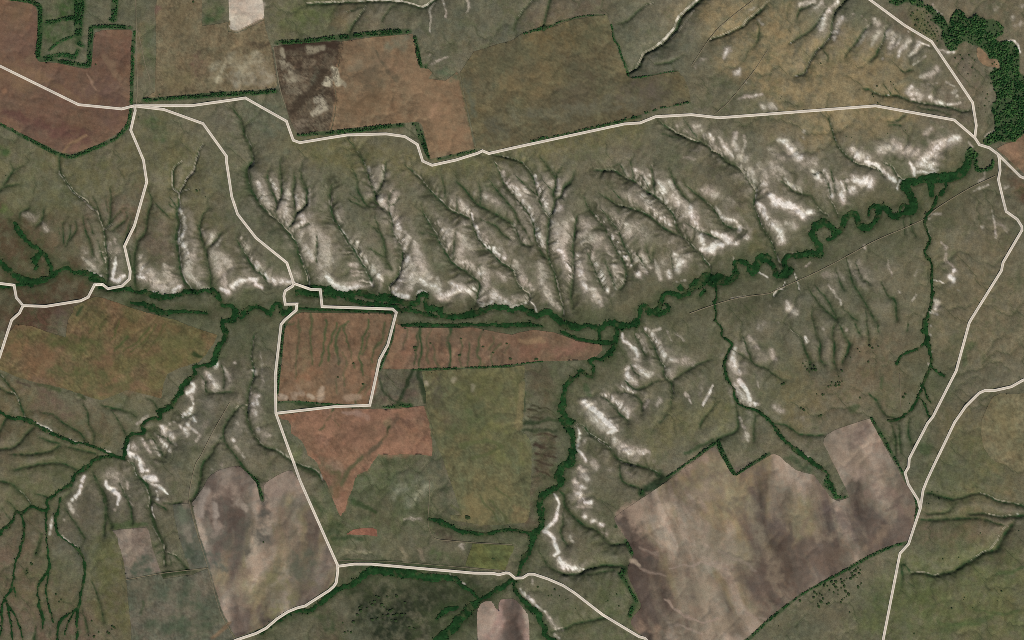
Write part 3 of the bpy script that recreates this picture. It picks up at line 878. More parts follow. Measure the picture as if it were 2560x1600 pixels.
# river corridors: half width given at each point; the letter says which corridor
RIVERS = """
M | @r1c3 1895,-10,26 1885,60,34 1830,120,42 1740,160,44 1600,165,50 1480,180,36 1390,205,28 1300,225,46 1330,290,36 1350,360,34 1385,420,36 1370,470,38 1290,500,26 1210,535,24 1160,510,25 1120,460,22 1060,445,25 990,440,16 960,470,12 955,530,12
M | @r1c3 1540,180,26 1540,270,26 1560,340,18
M | @r1c3 1680,200,14 1680,260,18 1640,320,16
M | @r1c3 1330,440,14 1270,420,12 1250,480,12
M | @r1c3 1060,450,22 1040,530,28 1010,590,24 940,640,30 880,620,25 860,560,22 800,520,14 740,540,24 715,600,24 690,660,24 630,700,22
M | @r1c3 740,520,16 790,490,18 850,510,12 870,560,14
M | @r1c3 620,650,22 540,600,36 460,620,36 425,680,28 430,740,28 470,800,30 495,860,26 490,900,22 420,880,32 300,900,24 200,905,26 165,950,24 165,1040,30 140,1100,30 80,1090,24 60,1010,22 0,950,22
M | @r1c3 220,1040,26 160,1080,26
M | @r1c3 560,750,16 620,740,14 640,690,16
M | @r1c2 2419,930,34 2360,930,40 2320,990,38 2270,1050,42 2230,990,22 2160,955,22 2120,980,22 2115,1080,22 2060,1140,26 1960,1130,52 1900,1160,32 1850,1100,44 1800,1140,40 1720,1190,36 1680,1240,28 1600,1290,20 1540,1260,16 1450,1260,22 1420,1320,22 1400,1370,24 1350,1440,30 1290,1420,26 1270,1380,20 1225,1400,18 1215,1450,20 1190,1512,24
M | @r1c2 1590,1210,24 1640,1240,18
M | @r1c2 1820,1240,10 1780,1280,8
M | @r1c2 1460,1360,10 1490,1395,10 1440,1440,16 1370,1460,16
M | @r2c2 1190,10,34 1130,50,30 1030,50,30 960,30,26 880,40,20 830,80,18 720,50,16 640,70,26 550,50,34 460,20,30 @r1c2 420,1490,26 330,1430,30 250,1470,22 170,1440,22 80,1400,18 0,1415,20
M | @r1c1 540,1200,22 650,1210,26 760,1260,26 880,1270,28 1000,1255,26 1090,1295,24 1230,1305,28 1330,1325,30 1420,1360,24 1520,1350,18 1540,1280,20 1610,1275,18 1600,1350,16 1620,1410,20 1730,1410,20 1740,1470,20 1850,1480,24 2000,1465,22 2100,1440,26 2200,1400,26 2330,1390,30 2419,1420,26
M | @r1c1 390,1260,30 500,1250,34 620,1270,24 740,1290,14
M | @r1c1 860,1320,10 1000,1345,18 1150,1370,22 1350,1385,16
M | @r1c1 0,1390,12 80,1420,16 130,1450,16 170,1370,16 215,1350,12 240,1420,20 290,1460,20 330,1400,16
M | @r1c1 400,1400,8 620,1412,9 1000,1425,9 1280,1430,12
M | @r1c1 1330,1410,16 1500,1430,16 1700,1480,16
M | @r2c1 1380,50,12 1600,45,16 1900,48,14 2200,45,13 2419,50,14 @r2c2 150,40,14 280,60,8
M | @r2c2 480,110,10 560,150,12 660,185,10 830,210,12 960,210,14
M | @r2c2 820,110,10 830,180,8
M | @r1c0 -20,940,22 40,1010,22 100,1060,24 190,1120,30 330,1150,34 450,1120,18 520,1080,14 560,1045,14 640,1020,18 690,1065,16 800,1070,20 900,1100,24 975,1150,14
M | @r1c0 860,1090,10 850,1130,12 960,1150,12
M | @r1c0 330,1020,18 340,920,30 380,870,12
M | @r1c0 940,1200,16 1080,1230,22 1200,1222,18 1280,1248,14 1370,1245,20 1450,1285,22 1540,1300,26 1640,1280,22 1740,1250,18 1880,1240,18 2000,1235,22 2060,1290,18 2100,1370,14 2180,1375,14 2225,1430,20 2200,1512,22
M | @r1c0 2280,1490,20 2330,1410,18 2419,1385,16
M | @r1c0 1230,1350,8 1330,1360,20 1420,1390,30 1550,1440,20 1750,1430,12 1950,1450,10
M | @r1c0 140,600,22 190,690,26 280,790,18 390,860,18 460,950,20 480,1090,14
M | @r1c0 0,1200,16 120,1180,14 300,1180,16
W | @r1c0 2200,1500,22 @r2c0 2140,5,18 2100,40,18 2130,110,22 2110,190,20 2050,280,24 2030,360,18 2000,420,20 1900,435,14 1830,455,12 1845,510,18 1770,580,22 1720,640,18 1700,690,20 1650,760,24 1600,830,22 1510,870,26 1510,930,20 1400,940,12 1340,1000,18 1360,1060,12 1250,1085,20 1190,1150,18 1180,1230,18 1170,1310,16
W | @r2c0 -10,870,12 120,930,16 220,940,14 300,970,16 380,1015,14 480,1065,14 600,1120,18 700,1160,12 820,1180,9 950,1222,8 1060,1280,9 1170,1315,14
W | @r2c0 1070,1285,9 900,1310,14 850,1360,12 800,1410,18 720,1450,12 690,1512,14 @r3c0 650,60,16 580,90,14 500,150,11 440,205,12 455,250,12 430,290,12 350,270,10 270,260,12 200,310,12 150,305,10 125,370,12 80,430,16 0,500,18
D | @r3c0 200,330,9 225,420,10 220,540,10 190,650,11 150,780,14 130,900,14 110,1020,13 50,1110,8 15,1200,8 20,1380,10 -10,1500,10
D | @r3c0 60,1140,7 90,1280,10 110,1420,12 130,1540,12
D | @r3c0 80,1180,7 150,1290,9 200,1420,9 230,1540,10
D | @r3c0 130,1020,8 150,1100,6
D | @r3c0 435,300,9 435,450,7 445,600,8 465,760,12 460,860,12 380,960,11 355,1050,10 370,1200,12 410,1310,12 400,1400,6
D | @r3c0 470,830,7 440,1000,8 440,1100,8 470,1230,6 500,1350,4
D | @r3c0 565,170,9 560,260,13 525,350,15 535,470,13 580,540,11 700,620,11 760,690,13 800,790,15 790,950,12 760,1100,12 745,1200,14 720,1310,19 735,1420,15 720,1540,15
D | @r3c0 740,1210,9 640,1270,11 560,1340,11 545,1460,13 545,1540,13
D | @r3c0 700,1250,5 640,1350,7 615,1460,8
S | @r2c2 990,60,14 985,180,16 960,270,16 925,315,26 860,375,18 780,365,14 725,390,10 770,440,9 745,540,10 700,510,12 650,480,14 620,520,14 560,570,16 510,630,18 495,720,14 480,790,26 460,850,28 500,900,20 470,940,20 560,960,20 500,990,24 560,1060,26 580,1150,18 575,1220,26 560,1300,32 560,1350,24 480,1380,30 450,1450,34 430,1490,30 @r3c2 480,0,20 430,60,22 340,120,24 270,170,24 260,280,24 280,340,20 300,280,18
S | @r3c2 280,380,24 275,460,18 210,500,26 190,580,18 170,660,18 110,760,24 75,850,14 50,920,11 20,960,11 12,1000,10 40,1060,18 90,1130,20 170,1210,20 250,1270,22 270,1340,16 310,1400,18 300,1460,16 340,1490,18 420,1540,20
S | @r3c1 2419,940,16 2300,1030,18 2120,1130,14 2050,1180,28 1980,1260,38 1900,1340,38 1830,1430,40 1740,1500,40 1700,1560,40
S | @r3c1 2120,1130,9 2040,1060,14 1950,1000,18 1880,930,20 1760,925,26 1680,935,26 1560,905,30 1450,885,34 1300,870,38 1150,850,36 1050,875,30 980,940,26 900,1000,24 780,1030,18 700,1090,20 600,1170,18 500,1240,14 350,1240,20 250,1300,18 150,1360,16 60,1440,14
S | @r3c1 1900,1200,12 1780,1250,24 1710,1310,10
S | @r3c1 1640,370,10 1760,400,18 1860,450,18 1960,495,16 2050,505,10 2180,510,12 2300,480,12 2419,470,10 @r3c2 100,490,10 200,510,14
B | @r1c3 1600,350,12 1560,460,15 1500,540,12 1485,620,8 1540,740,7 1490,850,8 1500,910,12 1540,960,9 1555,1040,9 1550,1140,10 1560,1280,10 1530,1400,13 1505,1512,22 @r2c3 1490,0,30 1490,100,32 1505,200,26 1530,290,17 1545,380,11 1535,440,10 1490,560,16 1440,680,11 1410,760,12 1350,850,10 1300,890,12 1260,930,8 1170,955,9 1130,950,5
B | @r2c3 1545,440,10 1600,490,15 1660,530,9
B | @r2c3 1490,220,8 1400,280,8 1270,330,6 1220,410,13
B | @r2c3 1480,640,6 1510,740,8 1540,780,8
B | @r2c3 1440,740,5 1490,810,6 1510,880,10 1540,920,10
V | @r1c2 1925,1170,10 1940,1290,9 1915,1360,11 1925,1450,6 1915,1512,7 @r2c2 1920,0,7 1985,80,8 1980,140,7 2040,190,7 2080,240,6 2030,320,7 2010,420,8 2025,540,9 2090,640,9 2110,740,9 2180,820,11 2310,850,12 2419,940,14 @r2c3 60,1010,17 130,1110,20 230,1200,19 350,1290,19 450,1370,19 550,1440,19 570,1512,18 @r3c3 600,40,14 610,130,10
"""
RIVER_INFO = {
 'M': ('river_thicket', 'wide dark green meandering river corridor crossing the map below the chalk gullies'),
 'W': ('river_thicket', 'green winding stream corridor between the western grassland and bright white chalk spurs'),
 'D': ('river_thicket', 'branching green rivulet fan on the reddish plain in the southwest corner'),
 'S': ('river_thicket', 'dark lumpy green stream corridor running south past the yellow-green field'),
 'B': ('river_thicket', 'narrow green brook running south through the eastern grey plain'),
 'V': ('river_thicket', 'thin green ravine leading down to the notch of the big mauve field'),
}
# broad changes of ground cover: colour, strength | centre line with half widths
TINTS = """
138,120,90 1 | @F 1690,40,70 1800,110,110 1880,200,110 2000,230,110 2120,250,60
136,119,90 1 | @F 1980,130,70 2050,200,80
124,106,74 .55 | @r0c2 380,200,180 500,330,140
112,100,68 .6 | @r0c2 200,600,160 600,520,140 700,720,160
112,104,70 .6 | @F 760,350,40 1000,390,40 1100,390,36 1400,330,44 1480,300,40
106,98,68 .5 | @F 700,330,30 820,360,40 900,350,40
100,94,64 .6 | @F 360,320,70 450,420,80 400,500,70 480,560,60
98,92,62 .6 | @F 60,440,100 200,420,90 260,400,60
112,104,78 .6 | @r1c0 60,380,70 150,430,60
98,98,76 .5 | @r1c0 350,220,120 400,320,70
84,60,48 1 | @F -20,570,95 60,610,95 60,700,95 140,660,75 190,690,50
88,64,52 .7 | @F 30,760,30 100,740,40 180,730,40
104,84,68 .6 | @F 130,560,50 200,540,50
106,80,66 .5 | @F 300,500,40 370,560,40
100,84,72 .5 | @F 360,560,40 380,620,40
94,86,72 .5 | @F 380,630,80 560,580,80
84,76,60 .7 | @F 300,715,14 480,735,18 640,735,24
84,72,58 .7 | @F 700,705,16 900,715,18 1150,735,24 1350,750,20
86,80,62 .6 | @F 1280,730,40 1400,740,50
108,88,74 .7 | @F 30,1300,130 60,1440,120 180,1480,80
104,86,66 .6 | @F 0,1020,60 100,1040,70 220,1030,60
108,90,66 .6 | @F 30,940,60 80,960,50
100,90,60 .55 | @F 270,1320,40 260,1420,50 300,1480,50
92,90,56 .5 | @F 240,1300,30 262,1350,26
86,80,70 .5 | @F 200,1220,80 320,1200,80
90,82,72 .6 | @F 480,960,90 520,870,60
82,78,62 .55 | @F 560,800,50 580,900,30
116,105,83 .9 | @F 2300,600,120 2330,750,120 2200,700,100
112,96,76 .6 | @F 2100,820,70 2000,870,70 2100,900,70 1960,930,60
106,96,76 .5 | @F 1950,970,60 2060,960,50
110,104,74 .8 | @F 1700,980,60 1600,1000,60 1560,1040,50
102,98,76 .6 | @F 1620,880,100 1700,800,80
112,102,74 .7 | @F 1850,900,60 1880,970,50
98,92,72 .5 | @F 1400,900,50
88,86,66 .6 | @F 1380,1180,60 1480,1250,60 1430,1400,80 1330,1460,50
86,88,64 .5 | @F 1480,1400,70 1560,1490,60
44,49,34 1 | @F 870,1420,70 980,1440,80 1080,1410,70 950,1480,90
44,48,34 .9 | @F 1000,1390,60 1120,1440,40
92,74,60 .5 | @F 780,1500,50
80,86,58 .7 | @F 800,1170,60 900,1130,60 980,1200,50 780,1250,50
84,90,60 .5 | @F 790,1280,50 760,1200,40
112,112,86 .5 | @r2c1 380,1260,60
112,112,94 .55 | @r3c1 1350,100,110 1500,60,120 1450,200,60
104,98,78 .6 | @r3c1 1000,680,150 1300,640,120
92,86,68 .5 | @r3c1 1200,300,140
76,78,62 .75 | @r2c1 1700,1350,60 @r3c1 1780,60,60 1800,200,50 1850,330,40
78,64,56 .8 | @r3c1 1750,480,80 1820,530,70
92,74,62 .6 | @r3c1 1950,440,60 2200,450,50
80,72,62 .7 | @r2c1 1300,600,130 1450,600,90 1420,740,70
104,82,72 .5 | @r2c1 1180,770,50 1400,740,60 1500,700,50
86,76,60 .85 | @r2c2 260,520,120 300,700,130 270,880,90
84,70,56 .85 | @r2c2 330,1150,100 320,1300,110 300,1450,90
92,72,60 .6 | @r3c2 220,20,50 130,450,60 230,430,40
90,86,64 .6 | @r2c2 600,680,60 600,800,60 650,640,60
110,100,74 .8 | @F 2290,1000,60 2380,1130,60 2300,1180,50
108,103,70 .7 | @F 2250,1420,110 2380,1400,110 2300,1320,80
90,92,62 .6 | @F 2180,1440,60 2120,1390,40 2080,1460,60
112,94,76 .6 | @F 2200,1240,40 2300,1250,50 2380,1220,40
108,92,74 .5 | @F 2350,1310,50
118,104,84 .7 | @F 2280,20,80 2400,60,70 2410,150,50
114,100,84 .7 | @F 2230,230,50 2270,290,60 2290,180,40
110,94,78 .6 | @F 2130,50,40 2200,90,30
94,96,62 .7 | @r0c3 1420,160,90 1480,260,80 1560,330,50
96,66,52 .6 | @r1c3 2330,230,80 2419,320,60
122,100,74 .6 | @r1c3 2300,60,60
112,98,74 .6 | @F 2250,420,50 2200,470,60
106,92,72 .4 | @F 2050,440,60 2100,480,40
102,95,78 .6 | @F 2000,560,60 1850,700,90 1750,720,80
104,92,74 .6 | @F 1500,670,60 1600,640,60
92,92,76 .6 | @F 1060,50,90 1150,90,80 1250,60,60
96,96,80 .5 | @F 1500,120,70 1600,150,50
106,90,76 .5 | @F 1290,50,60 1400,30,60
94,94,62 .6 | @F 700,60,60 760,30,60
88,98,58 .5 | @r0c1 400,180,120 600,120,100
110,92,68 .5 | @r0c1 800,200,80 900,60,60
60,80,44 .9 | @r0c0 600,100,170 560,280,150
84,92,62 .5 | @r0c0 1380,300,70 1380,600,60
112,92,70 .5 | @r0c0 1330,250,40 1320,700,36
82,90,60 .6 | @r0c0 2030,60,110 2000,180,80
40,70,38 .55 | @r0c0 2100,100,40 2020,190,50 1970,190,40
96,100,86 .6 | @F 600,110,40 650,170,30
96,98,80 .6 | @F 680,260,40 600,270,40 640,300,50
56,78,44 .6 | @r0c0 1420,1150,60 1480,1220,70 1540,1270,50
86,100,54 .5 | @r0c0 30,1420,60
44,74,36 .5 | @r0c0 50,1440,30
92,98,60 .5 | @r1c0 20,480,26
80,96,50 .6 | @r1c0 30,460,34 70,510,26
46,42,26 .6 | @r1c0 90,570,22
52,80,44 .5 | @r1c0 1640,740,50 1640,640,30
62,78,50 .45 | @r1c0 2320,120,50 2370,280,40
60,70,50 .5 | @r1c1 60,560,40 200,700,40 380,900,40
84,62,46 .5 | @r1c1 1320,900,40 1260,800,36
70,66,48 .5 | @r1c1 1190,1180,60 1150,1090,40
68,84,56 .4 | @r1c2 1180,1130,60
62,56,46 .55 | @r1c2 1900,120,90 2000,200,100 2100,330,80 2080,450,70
66,72,54 .5 | @r1c2 2060,620,50
104,96,66 .6 | @r1c2 2280,700,60 2270,820,50
96,88,62 .6 | @r1c2 2340,820,60
112,106,76 .4 | @r1c1 640,1050,40
52,76,42 .45 | @r3c3 1050,1150,60 1100,1120,50
66,84,48 .4 | @r3c3 1450,1100,60 1560,1000,60
64,82,50 .5 | @r3c3 1640,1410,30 1760,1390,26 1900,1350,26 2100,1300,20 2200,1250,16
62,84,48 .45 | @r3c3 1600,1330,12 1700,1360,12 2000,1360,10
62,84,48 .45 | @r3c3 1960,1240,10 2180,1255,12 2350,1235,12
56,80,44 .5 | @r3c3 2160,900,16 2300,860,18 2419,820,16
54,78,44 .5 | @r2c3 1450,1180,60 1500,1250,50
50,72,40 .5 | @r2c3 1150,1150,60 1080,1080,50
42,66,38 .6 | @r2c3 200,1300,40 300,1360,50 380,1400,40
64,76,48 .55 | @r2c3 770,860,30 840,830,22
52,72,42 .5 | @r2c3 1080,560,16 1090,640,12
62,80,48 .4 | @r2c3 1930,220,24 1870,300,16 1850,420,20
48,60,36 .75 | @r3c0 1540,900,30 1640,880,26 1760,870,16
58,80,42 .5 | @r3c0 1080,430,26 1250,430,30 1380,425,16
40,60,34 .7 | @r3c0 290,785,8 300,790,10
40,60,34 .7 | @r3c0 260,850,10 255,890,12
66,80,48 .45 | @r3c0 400,520,14 350,680,24
46,72,38 .6 | @r2c1 1300,820,14 1400,800,30 1470,810,20
40,58,34 .7 | @r2c1 400,790,14 700,810,16 1000,815,12
40,52,32 .7 | @r2c1 1480,480,16 1450,570,18 1400,680,15 1345,775,16
40,52,32 .7 | @r2c1 1540,480,18 1545,560,16 1575,680,20 1600,770,16
46,56,36 .6 | @r2c1 1160,560,10 1200,680,9 1260,730,9 1340,775,10
40,56,32 .6 | @r2c2 120,960,20 250,970,18 300,955,14 450,945,12
40,52,32 .6 | @r2c2 100,1045,14 250,1055,14 420,1040,12
40,58,36 .5 | @r2c2 130,700,14 120,850,14
52,74,44 .5 | @r2c2 700,620,30 720,700,30
44,66,38 .6 | @r2c2 1640,1260,14 1900,1130,16
36,58,34 .7 | @r2c2 1380,1460,26 1450,1490,30 @r3c2 1240,110,30
42,66,38 .6 | @r3c2 1060,850,30 1050,880,26
40,60,36 .6 | @r3c2 1090,580,30 1110,640,30 1140,700,16
44,66,38 .55 | @r3c2 980,860,14 1060,970,20 1150,1080,16 1160,1190,30
40,60,34 .5 | @r3c1 740,560,20 1000,560,14
44,60,38 .6 | @r3c1 800,770,10 1200,780,12 1800,815,10
48,66,40 .5 | @r3c1 700,480,30 780,500,20
36,56,32 .5 | @r3c1 900,830,30 1000,830,30
46,70,38 .5 | @r3c1 720,1300,30 700,1420,30 560,1250,40
84,88,60 .4 | @F 1180,1310,30
64,84,46 .5 | @r3c1 1700,700,60 1900,740,40
140,128,106 .5 | @r3c1 1380,640,14 1420,720,12 1400,760,12
136,120,102 .5 | @r3c1 1550,680,24 1560,740,20
138,128,104 .45 | @r3c1 880,680,24 1050,690,24
58,50,36 .7 | @r2c2 180,815,4 300,850,5 430,890,4
58,50,36 .7 | @r2c2 150,840,4 260,875,5 340,890,4
58,50,36 .7 | @r2c2 140,905,5 280,925,5
92,86,66 .6 | @r2c2 150,860,6 420,915,6
62,48,38 .7 | @r2c2 200,1090,6 300,1085,5 420,1095,4
62,46,38 .7 | @r2c2 210,1180,8 320,1190,6 400,1200,4
62,46,38 .7 | @r2c2 220,1250,8 330,1270,6 420,1290,4
62,46,38 .7 | @r2c2 215,1330,9 320,1350,7 400,1390,4
62,46,38 .7 | @r2c2 225,1400,8 320,1440,7 380,1480,4
96,84,66 .5 | @r2c2 250,1130,12 400,1140,12
96,84,66 .5 | @r2c2 260,1220,9 400,1240,9
98,88,72 .5 | @r2c2 200,500,30 350,600,40
40,60,36 .6 | @r2c2 1960,1330,26 2040,1440,30
128,120,100 .5 | @r2c2 1580,550,60 1700,620,60 1800,560,50
126,116,94 .45 | @r2c2 1350,640,40 1300,720,40
120,112,90 .5 | @r1c3 400,1080,60 560,1150,60 700,1180,50
120,110,92 .45 | @r1c3 850,1050,60 1000,1080,50
64,62,48 .5 | @r1c2 2300,1300,30 2200,1420,30
150,146,126 .45 | @r3c1 1300,150,30 1400,60,40
152,146,124 .5 | @r3c1 1480,200,30 1550,120,40 1640,60,26
54,70,40 .6 | @r3c1 900,210,26 1030,240,20 1150,300,14
52,66,38 .6 | @r3c1 700,400,40 800,440,40
56,70,42 .6 | @r3c1 560,180,40 620,300,30
54,68,42 .55 | @r2c1 1250,1330,60 1400,1300,50
58,68,44 .6 | @r2c1 250,1100,40 420,1300,40 
130,128,90 .5 | @r2c1 350,1200,30 390,1280,34
50,62,38 .6 | @r2c1 330,1310,20 450,1400,24 560,1450,20
92,98,62 .6 | @F 2230,1440,90 2350,1350,80 2120,1380,50 2400,1480,70
88,94,58 .5 | @F 2150,1480,60 2050,1480,50
92,94,62 .5 | @F 2250,1200,60 2330,1060,60 2220,1120,40
90,92,60 .5 | @F 100,1180,60 40,1120,60 200,1080,60
92,92,58 .5 | @F 260,1260,40 240,1400,40 290,1450,40
96,94,62 .45 | @F 100,1330,40 150,1420,40 30,1400,30
86,90,60 .5 | @F 1350,1480,60 1450,1460,60 1400,1250,40
132,124,106 .6 | @r2c2 1150,300,60 1220,420,70 1320,420,60
130,122,104 .55 | @r2c2 1450,260,60 1550,330,70 1680,380,70
128,120,102 .5 | @r2c2 900,760,70 1050,820,70 1180,760,60
126,118,100 .5 | @r2c2 760,950,60 900,1080,70
122,114,96 .5 | @r2c2 680,1350,70 760,1420,60 @r3c2 660,120,70 700,300,60
124,116,98 .5 | @r3c2 440,560,70 480,720,60
124,116,100 .5 | @r1c3 300,1350,80 480,1250,70 640,1200,60
122,112,96 .45 | @r1c3 900,1000,90 1000,1150,70 1150,1000,60
126,116,98 .5 | @r1c3 1750,700,60 1850,800,60 1950,650,70
124,116,100 .5 | @r2c2 2200,250,60 2330,350,60 2350,600,50
124,118,104 .5 | @r2c0 1950,800,90 1850,950,70 1650,1080,80
120,112,98 .5 | @r2c0 2080,600,70 2250,1050,50 1450,1180,70
"""
